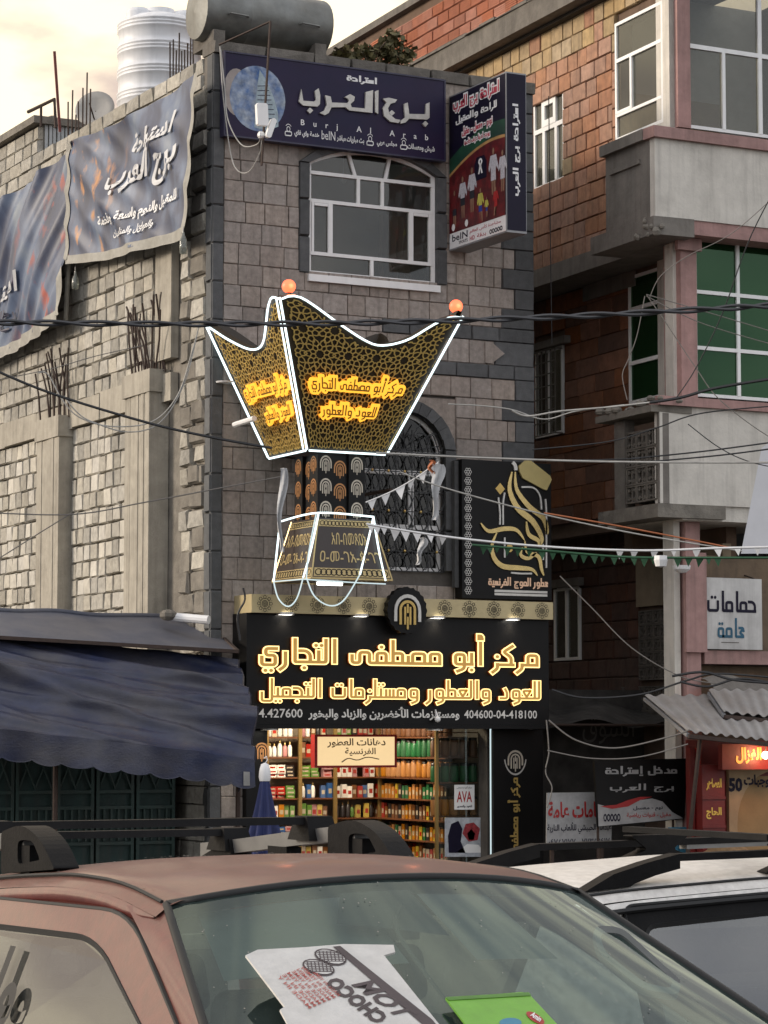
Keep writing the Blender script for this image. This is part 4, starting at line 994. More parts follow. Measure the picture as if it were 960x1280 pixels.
for f in (fA, fC):
    g = lambda u, v, e=0, f=f: f(u, v, .005+e)
    for (y0, y1) in ((.03, .17), (.86, .97)):
        put(lambda u, v, e=0, f=f: f(u, v, .004+e), ([(0,0),(1,0),(1,1),(0,1)], [(0,1,2,3)]), (.02, y0, .98, y1), 'gold_band', m_goldedge, ib)
        cr_ = merge([ring2(i*.8, 0, .5, .14, 10) for i in range(14)]); put(lambda u, v, e=0, f=f: f(u, v, .007+e), cr_, (.03, y0+.015, .97, y1-.015), 'band_pattern', m_black, ib)
    put(g, lat('አበ-በመጸዐአ', .01), (.24, .56, .8, .76) if f is fA else (.08, .56, .86, .76), 'lettering', m_goldedge, ib)
    put(g, lat('ዐ-መ-ገአ-ጳ-ገገ', .01), (.08, .27, .93, .46) if f is fA else (.06, .27, .9, .46), 'lettering', m_goldedge, ib)
m_ledd = emi('led_dim', (.75, .92, .95), .75)
def ltube(pix, d, r=.012, P=F, m_led=m_led): return MB().tube(spline([P.w(x, y, (d[i] if isinstance(d, list) else d)) for i, (x, y) in enumerate(pix)], 6), r, 6).build('light_tube', m_led, ib, smooth=True)
dT = dN-.02; dO = dN+.14
Ld = [dT-.75, dT-.02]
ltube([(350, 652), (398, 641), (467, 646)], [dT-t2_, dT+.02, dT+.02])
ltube([(350, 652), (346, 690), (342, 727)], [dT-t2_, dT-t2_*.8, dO-.6])
ltube([(342, 727), (348, 748), (360, 758), (371, 748), (379, 722)], [dO-.6, dO-.4, dO-.3, dO-.1, dO], .009, m_led=m_ledd)
ltube([(379, 722), (388, 690), (398, 643)], [dO, dO, dT+.02])
ltube([(395, 643), (386, 690), (383, 722)], [dT+.04, dO+.01, dO+.01], .009, m_led=m_ledd)
ltube([(383, 722), (393, 745), (412, 757), (430, 750), (450, 718)], [dO+.01, dO, dO, dO, dO], .009, m_led=m_ledd)
ltube([(450, 718), (458, 685), (467, 646)], [dO, dO, dT+.02])
ltube([(342, 727), (379, 724)], [dO-.6, dO+.01], .008, m_led=m_ledd); ltube([(380, 724), (440, 728), (482, 730)], [dO+.02]*3, .008, m_led=m_ledd)
ltube([(467, 648), (474, 690), (482, 726)], [dT+.0, dO-.05, dO])
# brackets back to the wall, spot bar under the base
for (x, y, d) in ((372, 600, .05), (372, 690, .05), (447, 620, .05)):
    q_ = F.w(x, y, 0); MB().bar(q_, V3((q_.x, kc.y+.1, q_.z)), .025, 6).build('wall_bracket', m_rebar, ib)
q_ = F.w(412, 729, .75); MB().bar(q_-V3((.17, 0, 0)), q_+V3((.17, 0, 0)), .028, 8).build('batten_lamp', emi('batten_white', (1, .98, .93), 6), None, label='short white tube lamp glowing under the incense burner sign', cat='lamp')
# red bulbs
m_bulb = emi('bulb_red', (1, .13, .05), 2.3)
for (x, y, P0, lab) in ((361, 358, TN, 'round red bulb glowing on the near tip of the burner sign'), (570, 383, TR, 'round red bulb glowing on the right tip of the burner sign')):
    c = F.w(x, y, dN+.45); bt_ = thing('red_bulb', c-V3((0, 0, .12)), lab, 'bulb', None)
    MB().ball(c, .085, 14, 10).build('bulb_glass', m_bulb, bt_, smooth=True); MB().lathe([(.03, -.14), (.035, -.07), (.03, -.06)], c, n=8).build('bulb_socket', m_black, bt_)
    pl = bpy.data.lights.new('bulb_light', 'POINT'); pl.energy = 6; pl.color = (1, .25, .1); pl.shadow_soft_size = .09
    po = bpy.data.objects.new('bulb_light', pl); COL.objects.link(po); po.location = c+V3((0, -.12, 0)); po.parent = bt_; po.matrix_parent_inverse = Matrix.Translation(-V3(bt_.location))
# ================================================================ SHOP FASCIA
G = Plane((X0, FY), 0)
dF = .42; a0 = F.u(308, 850, dF); a1 = F.u(686, 850, dF); zf0 = F.v(500, 906, dF); zf1 = F.v(312, 743, dF); zg = F.v(312, 768, dF)
sf = thing('shop_fascia', F.p((a0+a1)/2, zf0, 0), 'black shop fascia with glowing gold Arabic lettering over the open shop front', 'sign')
MB().pbox(F, a0, a1, zf0, zg+.02, .0, dF).build('fascia_board', m_black, sf)
MB().pbox(F, a0-.0, a1+.0, zf0-.05, zf0-.002, .0, dF+.03).build('fascia_ledge', m_black, sf)
m_band = mat('champagne_band', (.55, .45, .25), .35, .12, 4, .03, metal=.35)
MB().pbox(F, a0+.02, a1+.01, zg+.021, zf1, 0, dF+.1).build('gold_band', m_band, sf)
zm = (zg+zf1)/2+.01; rr0 = (zf1-zg)*.43
ros = merge([ring2(0, 0, .62, .06, 16)]+[ring2(.8*math.cos(i*math.pi/4), .8*math.sin(i*math.pi/4), .19, .07, 8) for i in range(8)]+[disc2(.98*math.cos((i+.5)*math.pi/4), .98*math.sin((i+.5)*math.pi/4), .05, 5) for i in range(8)])
ros2 = merge([ros, ([(q[0]*.36, q[1]*.36) for q in LOGO[0]], LOGO[1])])
m_bandp = mat('band_print', (.05, .04, .02), .5)
for i in range(12):
    x = a0+.2+(a1-a0-.36)*i/11
    if abs(F.u(508, 763, dF)-x) < .25: continue
    put(onp(F, dF+.104), ros2, (x-rr0, zm-rr0, x+rr0, zm+rr0), 'rosette', m_bandp, sf)
Gp = Plane((X0, FY-dF), 0)
m_neon = mat('letter_rim', (.8, .6, .25), .4, emit=(1, .68, .26), es=1.7)
m_face_l = mat('letter_face', (.5, .33, .1), .4, .2, 8, 0, emit=(.8, .38, .06), es=.32)
m_side_l = mat('letter_red_side', (.25, .06, .01), .5, emit=(.6, .1, .01), es=.25)
def neon(s, a, b, w=.8):
    bx_ = pxbox(F, a, b, dF)
    bb0 = bounds(kufi(s, w))
    pd = .035
    o = put(onp(F, dF+.005), kufi(s, w), bx_, 'lettering', m_side_l, sf, thick=.05, bb=bb0)
    put(onp(F, dF+.06), kufi(s, w*1.25), bx_, 'letter_rim', m_neon, o, bb=bb0)
    put(onp(F, dF+.064), kufi(s, w*.72), bx_, 'letter_face', m_face_l, o, bb=bb0)
neon('مركز أبو مصطفى التجاري', (321, 841), (671, 794))
neon('للعود والعطور ومستلزمات التجميل', (322, 881), (673, 851))
tw_ = mat('letters_offwhite', (.62, .6, .56), .5, emit=(1, .95, .88), es=.12)
for sh, a, b in ((lat('04.427600', .012), (316, 897), (378, 886)), (lat('404600-04-418100', .012), (580, 898), (671, 888)), (fs('ومستلزمات الأخضرين والزباد والبخور', .03), (385, 900), (574, 884))):
    put(onp(F, dF+.005), sh, pxbox(F, a, b, dF), 'lettering', tw_, sf)
# round emblem
ex, ez = F.uv(509, 763, dF+.2); er = .285
em = thing('round_emblem', F.p(ex, ez-er, dF+.15), 'round black emblem with silver and gold nested arches in the middle of the gold band', 'sign')
n_ = 40; pl = [(ex+(er+.008*math.cos(i*math.pi))*math.cos(2*math.pi*i/n_)*1., ez+(er+.008*math.cos(i*math.pi))*math.sin(2*math.pi*i/n_)*1.04) for i in range(n_)]
MB().pprism(F, pl, dF+.1, dF+.2).build('emblem_disc', m_black, em)
put(onp(F, dF+.205), LOGO_O, (ex-er*.68, ez-er*.5, ex+er*.68, ez+er*.72), 'arch', m_silver, em, thick=.012)
put(onp(F, dF+.205), LOGO_I, (ex-er*.42, ez-er*.85, ex+er*.42, ez+er*.45), 'arch', m_gold, em, thick=.012)
# downlights
m_dl = emi('downlight', (1, .95, .85), 9)
def downlight(u, z, d, lab, e=3.):
    t = thing('downlight', F.p(u, z, d), lab, 'lamp', 'downlights on the shop front')
    MB().lathe([(.001, 0), (.09, 0), (.1, .012), (.001, .013)], F.p(u, z-.014, d), (0, 0, 1), 14).build('lens', m_dl, t); MB().lathe([(.1, 0), (.115, 0), (.115, .03)], F.p(u, z-.016, d), (0, 0, 1), 14).build('rim', m_silver, t)
    l_ = bpy.data.lights.new('downlight_light', 'SPOT'); l_.energy = e*5; l_.spot_size = 2.3; l_.spot_blend = .8; l_.color = (1, .88, .68); l_.shadow_soft_size = .08
    lo = bpy.data.objects.new('downlight_light', l_); COL.objects.link(lo); lo.location = F.p(u, z-.05, d); lo.parent = t; lo.matrix_parent_inverse = Matrix.Translation(-V3(t.location))
DL = ('first lamp from the left under the gold band', 'second lamp from the left under the gold band', 'lamp just right of the round emblem under the gold band', 'rightmost lamp under the gold band')
for x, s in zip((357, 450, 546, 640), DL): downlight(F.u(x, 772, dF+.05), zg+.018, dF+.04, 'small round '+s, 1.1)
downlight(F.u(341, 906, dF), zf0-.055, dF-.1, 'small round lamp under the fascia at the left end', 2); downlight(F.u(548, 906, dF), zf0-.055, dF-.1, 'small round lamp under the fascia right of the middle', 2)
# dark perfume sign on the right
w0, w1 = F.u(577, 650, .2), F.u(689, 650, .2); y0, y1 = F.v(600, 748, .2), F.v(600, 575, .2)
wsn = thing('perfume_sign', F.p((w0+w1)/2, y0, .1), 'square black sign with gold calligraphy and a tipped perfume bottle', 'sign')
MB().pbox(F, w0, w1, y0, y1, 0.02, .2).build('sign_board', m_black, wsn)
def wq(x, y): return F.uv(x, y, .2)
m_goldm = mat('gold_mirror', (.8, .6, .25), .25, .15, 7, .05, metal=.75); m_ch = mat('champagne', (.62, .5, .2), .4, .08, metal=.2)
def wrib(pts, w, m_, name='calligraphy_stroke', taper=None, k=6):
    P = [F.uv(x, y, .2) for x, y in pts]; P = [(p.x, p.y) for p in spline([V3((a, b, 0)) for a, b in P], k)]
    n = len(P); vs, f_ = [], []
    for i in range(n):
        a = P[max(0, i-1)]; b = P[min(n-1, i+1)]; d = V3((b[0]-a[0], b[1]-a[1])).normalized(); t = i/(n-1)
        ww = w*(math.sin(math.pi*min(1, max(.04, t)))**.6 if taper else 1)/2
        vs += [(P[i][0]-d.y*ww, P[i][1]+d.x*ww), (P[i][0]+d.y*ww, P[i][1]-d.x*ww)]
    f_ = [(2*i, 2*i+1, 2*i+3, 2*i+2) for i in range(n-1)]
    return put(onp(F, .203), (vs, f_), (0, 0, 1, 1), name, m_, wsn, thick=.02, bb=(0, 0, 1, 1))
wrib([(639, 590), (636, 612), (646, 635), (665, 652), (676, 672), (674, 682)], .085, m_goldm, taper=1)
wrib([(643, 590), (645, 612), (660, 633), (678, 648), (683, 664), (681, 668)], .075, m_goldm, taper=1)
wrib([(600, 654), (610, 664), (630, 661), (645, 663), (655, 676)], .06, m_goldm, taper=1)
wrib([(655, 676), (658, 690), (672, 696), (676, 712), (679, 720)], .055, m_goldm, taper=1)
wrib([(620, 666), (614, 682), (617, 698), (628, 708), (648, 710), (664, 712), (671, 720)], .07, m_goldm, taper=1)
wrib([(657, 652), (660, 668), (672, 676), (672, 684)], .06, m_goldm, taper=1); wrib([(652, 684), (650, 694), (660, 698), (670, 690)], .05, m_goldm, taper=1)
for pts in ([(622, 622), (624, 640), (624, 656)], [(630, 616), (628, 630), (628, 656)], [(651, 609), (666, 610), (674, 620), (676, 637)], [(681, 624), (682, 645), (682, 710)], [(630, 672), (630, 697)], [(638, 716), (650, 717), (664, 717)], [(678, 680), (678, 700)]): wrib(pts, .022, m_silver)
wrib([(640, 578), (643, 582), (644, 588)], .05, m_silver)
bp = [F.uv(x, y, .2) for x, y in ((647, 583), (655, 576), (662, 576), (686, 595), (688, 600), (682, 613), (678, 612), (652, 598), (648, 590))]
put(onp(F, .205), (bp, [tuple(range(len(bp)))]), (0, 0, 1, 1), 'bottle_shape', m_ch, wsn, thick=.03, bb=(0, 0, 1, 1))
st = [F.uv(x, y, .2) for x, y in ((620, 610), (625, 605), (625, 599+6), (632, 611), (627, 613), (625, 618), (623, 613))]
put(onp(F, .205), disc2(0, 0, 1, 4), pxbox(F, (619, 618), (631, 604), .2), 'star', m_gold, wsn)
put(onp(F, .205), disc2(0, 0, 1, 10), pxbox(F, (633, 690), (641, 680), .2), 'dot', m_gold, wsn)
put(onp(F, .205), kufi('عطور الموج الفرنسية', .8), pxbox(F, (610, 735), (685, 723), .2), 'lettering', mat('copper_letters', (.75, .5, .35), .35, emit=(1, .6, .35), es=.15), wsn)
for y in (739, 743): put(onp(F, .205), ribbon([(0,0),(1,0)], .05), pxbox(F, (618, y+1), (684, y), .2), 'underline', m_silver, wsn)
sp = MB(); sp.pbox(F, F.u(577, 650, .2), F.u(592, 650, .2), y0, y1, .202, .212); spo = sp.build('side_strip', m_black, wsn)
lz = MB(); z = y0+.1; parts = []
while z < y1-.1:
    cu = (F.u(577, 650, .2)+F.u(592, 650, .2))/2
    for i in range(6): parts.append(ring2(cu+.035*math.cos(i*math.pi/3), z+.035*math.sin(i*math.pi/3), .018, .006, 8))
    parts.append(ring2(cu, z, .02, .006, 8)); z += .12
put(onp(F, .215), merge(parts), (0, 0, 1, 1), 'strip_pattern', m_silver, spo, bb=(0, 0, 1, 1), kind='stuff')
# ================================================================ SHOP INSIDE
inn = MB(); zc = zs_b+.1
inn.box(X0+.3, X1-.3, FY+3.0, FY+3.08, .15, 3.6); inn.build('shop_back_wall', mat('shop_wall', (.3, .24, .17), .8, .1), gh)
MB().box(X0+.28, X1-.28, FY+.31, FY+3.0, .14, .16).build('shop_floor', mat('shop_tile', (.3, .28, .25), .3, .1), gh)
MB().box(X0+.28, X1-.28, FY+.31, FY+3.0, 3.2, 3.3).build('shop_ceiling', m_cgrey, gh)
for i, x in enumerate((1.1, 2.6)):
    p = V3((X0+x, FY+1.5, 3.12)); t = thing('ceiling_lamp', p, ('left', 'right')[i]+' square ceiling lamp inside the perfume shop', 'lamp')
    MB().box(p.x-.35, p.x+.35, p.y-.35, p.y+.35, 3.14, 3.19).build('lamp_body', m_white, t); MB().box(p.x-.33, p.x+.33, p.y-.33, p.y+.33, 3.12, 3.139).build('lamp_diffuser', emi('shop_lamp_%d' % i, (1, .86, .66), 9), t)
    al = bpy.data.lights.new('lamp_light', 'AREA'); al.size = .6; al.energy = 42; al.color = (1, .84, .62)
    ao = bpy.data.objects.new('lamp_light', al); COL.objects.link(ao); ao.location = (p.x, p.y, 3.1); ao.parent = t; ao.matrix_parent_inverse = Matrix.Translation(-V3(t.location))
KP = Plane((X0, FY+2.6), 0)          # back shelves
RP = Plane((X0+sh1-.05, FY+3.0), -90)  # right wall, seen obliquely
m_shelf = mat('shelf_wood', (.16, .06, .025), .4, .2, 9, .05)
bs = thing('shelf_unit', KP.p(1.5, .16, 0), 'brown shelf unit along the back wall full of small perfume boxes', 'shelf')
ku0, ku1 = KP.u(330, 1000), sh1-.35
zsh = [KP.v(440, y) for y in (1072, 1047, 1022, 997, 971, 946, 921)]
for z in zsh: MB().pbox(KP, ku0, ku1, z-.02, z, -.3, 0).build('shelf_board', m_shelf, bs)
for x in (330, 372, 416, 472, 520): MB().pbox(KP, KP.u(x, 1000), KP.u(x, 1000)+.05, .2, 3.1, 0.005, .04).build('shelf_post', mat('post_gold', (.4, .27, .1), .35, .1, metal=.5) if x == 330 else bpy.data.materials['post_gold'], bs)
rs = thing('shelf_unit', RP.p(1.5, .16, .1), 'brown shelf unit on the right wall with coloured jars and boxes', 'shelf')
for z in zsh: MB().pbox(RP, -.0+.05, 2.5, z-.02, z, .0, .3).build('shelf_board', m_shelf, rs)
def pm(name, c, rough=.4, **k): return mat(name, c, rough, .1, 9, 0, ov=.12, **k)
_pb = None
PMAT = {'white': pm('pack_white', (.62, .6, .55)), 'green': pm('pack_green', (.12, .25, .04)), 'red': pm('pack_red', (.4, .03, .02)), 'amber': pm('pack_amber', (.5, .2, .03)), 'black': pm('pack_black', (.03, .025, .025)), 'pink': pm('pack_pink', (.5, .25, .25)), 'yellow': pm('pack_yellow', (.55, .4, .06)), 'blue': pm('pack_blue', (.05, .12, .3)), 'cream': pm('pack_cream', (.5, .42, .3)), 'dgreen': pm('pack_dark_green', (.02, .16, .05)), 'brown': pm('pack_brown', (.2, .08, .03))}
m_cap = mat('cap_gold', (.5, .38, .15), .3, metal=.6)
def bottle_mesh(c):
    b = MB(); b.lathe([(.001, 0), (.032, 0), (.034, .02), (.034, .11), (.02, .135), (.011, .14)], (0, 0, 0), n=10); n1 = len(b.f)
    b.lathe([(.013, .139), (.013, .175), (.001, .176)], (0, 0, 0), n=8)
    me = bpy.data.meshes.new('perfume_bottle'); me.from_pydata(b.v, [], b.f); me.materials.append(PMAT[c]); me.materials.append(m_cap)
    for i, p in enumerate(me.polygons): p.material_index = 0 if i < n1 else 1; p.use_smooth = True
    return me
def box_mesh(c, w=.075, d=.05, h=.15, lab=True):
    b = MB(); b.box(-w/2, w/2, -d/2, d/2, 0, h); n1 = len(b.f)
    b.box(-w*.34, w*.34, -d/2-.001, -d/2+.004, h*.3, h*.62)
    me = bpy.data.meshes.new('perfume_box'); me.from_pydata(b.v, [], b.f); me.materials.append(PMAT[c]); me.materials.append(PMAT['cream' if c in ('red', 'black', 'dgreen', 'green', 'blue', 'brown', 'amber') else 'red'])
    for i, p in enumerate(me.polygons): p.material_index = 0 if i < n1 else 1
    return me
def jar_mesh(c):
    b = MB(); b.lathe([(.001, 0), (.06, 0), (.066, .02), (.066, .16), (.055, .18)], (0, 0, 0), n=12); n1 = len(b.f); b.lathe([(.06, .18), (.06, .21), (.001, .212)], (0, 0, 0), n=12)
    me = bpy.data.meshes.new('jar'); me.from_pydata(b.v, [], b.f); me.materials.append(PMAT[c]); me.materials.append(PMAT['black'])
    for i, p in enumerate(me.polygons): p.material_index = 0 if i < n1 else 1; p.use_smooth = True
    return me
BM = {c: bottle_mesh(c) for c in ('white', 'green', 'black', 'pink', 'amber')}
XM = {c: box_mesh(c) for c in PMAT}; JM = {c: jar_mesh(c) for c in ('amber', 'dgreen', 'brown', 'white')}; FM = {c: box_mesh(c, .13, .08, .05) for c in PMAT}
ROWN = ('lowest visible', 'second lowest', 'third lowest', 'middle', 'third highest', 'second highest', 'top')
def prod(me, loc, rz, kind, label, cat, group):
    o = bpy.data.objects.new(kind, me); COL.objects.link(o); o.location = loc; o.rotation_euler = (0, 0, rz); s_ = R.uniform(1.02, 1.38); o.scale = (R.uniform(.9, 1.02), 1, s_); tag(o, label, cat, group); return o
ORD = 'first second third fourth fifth sixth seventh eighth ninth tenth eleventh twelfth thirteenth fourteenth fifteenth sixteenth seventeenth eighteenth nineteenth twentieth 21st 22nd 23rd 24th 25th'.split()
bays = [(330, 372), (372, 416), (416, 472), (472, 530)]
plan = {0: [('pink','cream'),('blue','pink'),('white','green'),('red','cream'),('white','black'),('white',),('white',)],
        1: [('yellow','white'),('white','green'),('green','yellow'),('white','blue'),('green','white'),('red','white'),('amber','cream')],
        2: [('black','red'),('red','amber'),('black','yellow'),('white','red'),('white','pink'),('green','white'),('green','red')],
        3: [('red','brown'),('amber','red'),('red','yellow'),('yellow','red'),('red','black'),('amber',),('amber','green')]}
for bi, (xa, xb) in enumerate(bays):
    ua, ub = KP.u(xa, 1000)+.07, KP.u(xb, 1000)-.02
    for ri, z in enumerate(zsh):
        cols_ = plan[bi][min(ri, 6)]; u = ua; kind = R.choice(('b', 'x', 'x', 'f')) if ri < 5 else R.choice(('b', 'x'))
        if cols_ == ('white',): kind = 'b'
        while u < ub-.05:
            if R.random() < .03: u += R.uniform(.04, .09); continue
            c = cols_[int((u-ua)/.24) % len(cols_)] if R.random() < .7 else R.choice(('white', 'black', 'brown', 'cream', 'green', 'amber', 'pink', 'blue'))
            if kind == 'b' and c in BM: me, nm, cat, wd = BM[c], 'perfume_bottle', 'bottle', .078
            elif kind == 'f': me, nm, cat, wd = FM[c], 'flat_box', 'box', .14
            else: me, nm, cat, wd = XM[c], 'perfume_box', 'box', .086
            where = 'on the %s back shelf, %s bay' % (ROWN[ri], ('first', 'second', 'third', 'fourth')[bi])
            cn = {'dgreen': 'dark green'}.get(c, c)
            lab = '%s %s, %%s %s' % (cn, {'perfume_bottle': 'gold capped bottle', 'flat_box': 'flat carton', 'perfume_box': 'upright carton'}[nm], where); idx = globals().setdefault('_IX', {}); idx[where] = idx.get(where, 0)+1
            g = '%ss %s' % (nm.replace('_', ' '), where)
            for k in range(3 if kind == 'f' else 1):
                prod(me, KP.p(u+wd/2, z+k*.052, -.07+R.uniform(-.02, .02)), R.uniform(-.1, .1), nm, lab % (ORD[min(idx[where]-1, 15)]+(' from left' if kind != 'f' else ('', ' middle one', ' upper one')[k])), cat, g)
            u += wd*.94+R.uniform(0, .008)
pr = [('red', 'x'), ('amber', 'x'), ('brown', 'x'), ('amber', 'x'), ('amber', 'j'), ('dgreen', 'j'), ('brown', 'j')]
for ri, z in enumerate(zsh):
    c, k = pr[ri]; u = .15
    while u < 2.3:
        wd = .15 if k == 'j' else .1; me = JM[c] if k == 'j' else XM[R.choice((c, c, 'red', 'yellow', 'brown', 'black', 'amber', 'cream', 'dgreen'))]
        col_ = me.materials[0].name.replace('pack_', '').replace('_', ' ')
        prod(me, RP.p(u+wd/2, z, .2), -math.pi/2+R.uniform(-.1, .1), 'jar' if k == 'j' else 'perfume_box', '%s %s, %s from the back on the %s right wall shelf' % (col_, 'round jar' if k == 'j' else 'carton', ORD[int((u-.15)/wd+.01)], ROWN[ri]), 'jar' if k == 'j' else 'box', 'jars and cartons on the %s right wall shelf' % ROWN[ri]); u += wd
# lit advertising box hanging inside
LB_ = Plane((X0, FY+.9), 0); a, b_ = LB_.uv(397, 957); c, d = LB_.uv(493, 921)
ls = thing('lit_sign_box', LB_.p((a+c)/2, b_, 0), 'cream lit sign box with red ends hanging inside the shop door', 'sign')
MB().pbox(LB_, a-.04, c+.04, b_-.03, d+.03, -.12, -.004).build('sign_case', m_red, ls)
MB().pbox(LB_, a, c, b_, d, -.003, .004).build('sign_face', mat('lit_cream', (.4, .3, .15), .4, .25, 3, 0, emit=(1, .72, .38), es=.75), ls)
m_pr_br = mat('print_brown', (.12, .05, .01), .5)
def inl(P, d0, sh, fr, box, m_, parent): 
    a, b, c, d = fr; put(onp(P, d0), sh, (a+(c-a)*box[0], b+(d-b)*box[1], a+(c-a)*box[2], b+(d-b)*box[3]), 'lettering', m_, parent)
inl(LB_, .007, fs('دهانات العطور', .02), (a, b_, c, d), (.12, .62, .88, .95), m_pr_br, ls); inl(LB_, .007, fs('الفرنسية', .02), (a, b_, c, d), (.35, .32, .75, .62), m_pr_br, ls)
inl(LB_, .006, ribbon([(0,0),(.4,.5),(1,.1),(1.6,.6),(2.4,.3)], .1, .4), (a, b_, c, d), (.3, .1, .8, .3), m_pr_br, ls)
for x in (a+.15, c-.15): MB().bar(LB_.p(x, d+.03, -.06), LB_.p(x, 3.2, -.06), .008).build('hanger', m_rebar, ls)
# display window on the right of the opening
D = Plane((X0, FY+.25), 0); x0, x1 = D.u(545, 1000), D.u(610, 1000)
dw = thing('display_cabinet', D.p((x0+x1)/2, .16, 0), 'glass display cabinet with gold posts at the right side of the shop door', 'cabinet')
for x in (x0, x1-.05): MB().pbox(D, x, x+.04, .16, 3.1, -.04, 0).build('post', bpy.data.materials['post_gold'], dw)
MB().pbox(D, x0+.04, x1-.05, .16, 3.1, -.03, -.024).build('glass_pane', glass('shop_glass', (.9, .92, .9), .9, .02), dw)
zd = [D.v(575, y) for y in (1022, 990, 976-2, 947, 920)]
zd = [D.v(575, y) for y in (1020, 978, 946, 915)]
for z in zd: MB().pbox(D, x0+.04, x1-.06, z-.015, z, -.34, -.05).build('shelf_board', m_shelf, dw)
for ri, (c, z) in enumerate((('amber', zd[0]), ('dgreen', zd[1]), ('brown', zd[2]))):
    n = 5
    for i in range(n): 
        for k in range(1 if c == 'amber' else 1):
            me = JM[c]; o = prod(me, D.p(x0+.1+(x1-x0-.22)*i/(n-1), z, -.2), 0, 'jar', '%s round jar, %s from left on the %s shelf of the glass cabinet' % ({'amber': 'amber', 'dgreen': 'dark green', 'brown': 'brown'}[c], ORD[i], ('lowest', 'middle', 'top')[ri]), 'jar', '%s jars in the glass cabinet' % c.replace('dg', 'dark g')); o.scale = (1, 1, 1.2)
# sticker and poster on the glass
def flat(P, pts, d, m_, name, label, cat, thick=.004):
    o = MB().pprism(P, [P.uv(*p, d) for p in pts], d-thick, d).build(name, m_, None, label=label, cat=cat); return o
stx = flat(D, [(568, 1012), (593, 1012), (593, 981), (568, 981)], .006, m_print_w, 'sticker', 'white square sticker with red lettering on the glass of the cabinet', 'sticker')
for s, y0_, y1_, mm in (('مركز أبو مصطفى', 986, 983, m_night), ('AVA', 1003, 989, m_red), ('للعود والعطور', 1010, 1006, m_night)):
    put(onp(D, .009), lat(s, .02) if s == 'AVA' else fs(s, .03), pxbox(D, (571, y1_+0 if y0_ < y1_ else y0_), (590, y1_ if y0_ > y1_ else y0_), .009), 'lettering', mm, stx)
pst = flat(D, [(556, 1071), (611, 1071), (611, 1022), (556, 1022)], .008, mat('poster_white', (.6, .62, .66), .4, .3, 14, 0, c2=(.25, .28, .33), c2amt=.6, c2scale=8), 'poster', 'pale poster of a dark haired figure with red flowers low on the cabinet glass', 'poster')
for pts, mm in (([(561, 1066), (560, 1045), (564, 1030), (573, 1026), (578, 1036), (576, 1052), (582, 1066)], m_night), ([(578, 1042), (582, 1030), (592, 1028), (600, 1036), (597, 1050), (586, 1052)], mat('flowers', (.35, .03, .04), .5, .6, 30)), ([(570, 1066), (584, 1055), (598, 1056), (606, 1066)], m_print_w), ([(584, 1042), (589, 1036), (594, 1042), (592, 1050), (586, 1050)], skin)):
    put(onp(D, .011), ([D.uv(*p, .011) for p in pts], [tuple(range(len(pts)))]), (0, 0, 1, 1), 'print_shape', mm, pst, bb=(0, 0, 1, 1))
# light line beside the door and the black pillar
lx = F.u(612, 1000, .02); MB().bar(F.p(lx, .3, .05), F.p(lx, zs_b-.05, .05), .011, 6).build('light_strip', m_ledd, None, label='upright white light strip along the right edge of the shop door', cat='lamp')
pr0, pr1 = F.u(617, 1000, .12), F.u(679, 1000, .12)
pi = thing('shop_pillar_panel', F.p((pr0+pr1)/2, .15, 0), 'black panel with a gold emblem and upright gold lettering right of the shop door', 'sign')
MB().pbox(F, pr0, pr1, .15, zf0-.06, 0, .12).build('panel', m_black, pi)
c_, z_ = F.uv(644, 951, .12); put(onp(F, .125), LOGO, (c_-.12, z_-.14, c_+.12, z_+.14), 'emblem', m_em_s, pi, bb=LOGO_BB)
put(onp(F, .124), ring2(0, 0, 1, .1, 14, math.pi*1.05, math.pi*1.95), (c_-.17, z_-.19, c_+.17, z_+.02), 'emblem_hands', m_silver, pi)
put(onp(F, .125), rot90(kufi('مركز أبو مصطفى', .75)), (F.u(634, 1000, .12), F.v(640, 1066, .12), F.u(650, 1000, .12), F.v(640, 972, .12)), 'lettering', m_gold, pi, thick=.01)
pl0, pl1 = F.u(308, 1000, .12), F.u(334, 1000, .12)
pi2 = thing('shop_pillar_panel', F.p((pl0+pl1)/2, .15, 0), 'narrow black panel left of the shop door, half behind the awning', 'sign')
MB().pbox(F, pl0, pl1, .15, zf0-.06, 0, .12).build('panel', m_black, pi2)
c_, z_ = F.uv(327, 940, .12); put(onp(F, .125), LOGO, (c_-.1, z_-.12, c_+.1, z_+.12), 'emblem', m_em_c, pi2, bb=LOGO_BB)
# small camera on the fascia ledge
sc_ = thing('security_camera', F.w(548, 900, dF+.1), 'small white security camera under the middle of the fascia', 'camera')
q_ = F.w(547, 899, dF+.08); MB().ball(q_, .04, 10, 6).build('camera_dome', m_white, sc_, smooth=True); MB().bar(q_+V3((0, 0, .02)), q_+V3((.0, .05, .1)), .015).build('camera_mount', m_white, sc_)
# ================================================================ RED AND PINK HOUSE ON THE RIGHT
m_tile = mat('terracotta_tile', (.36, .20, .125), .9, .3, 9, .35, ov=.11, c2=(.27, .125, .08), c2amt=.6, c2scale=1.2, bscale=50, streak=.35)
m_tiley = mat('ochre_tile', (.40, .29, .165), .9, .28, 9, .35, ov=.14, bscale=50, streak=.3)
m_cbrick = mat('hollow_clay_brick', (.36, .14, .085), .85, .2, 9, .25, ov=.16, bscale=50)
m_pink = m_pink
m_pinkw = mat('pink_paint', (.47, .275, .245), .85, .2, 6, .3, c2=(.36, .22, .2), c2amt=.5, streak=.3, grime=.3, bscale=20)
m_plas = mat('pale_plaster', (.68, .635, .56), .9, .12, 3, .3, streak=.25, grime=.22, bscale=20)
m_plasg = mat('grey_render', (.25, .225, .195), .9, .22, 4, .4, streak=.3, grime=.4)
m_bwall = mat('brown_red_block', (.20, .085, .045), .95, .3, 6, .7, ov=.15, bscale=14, grime=.35)
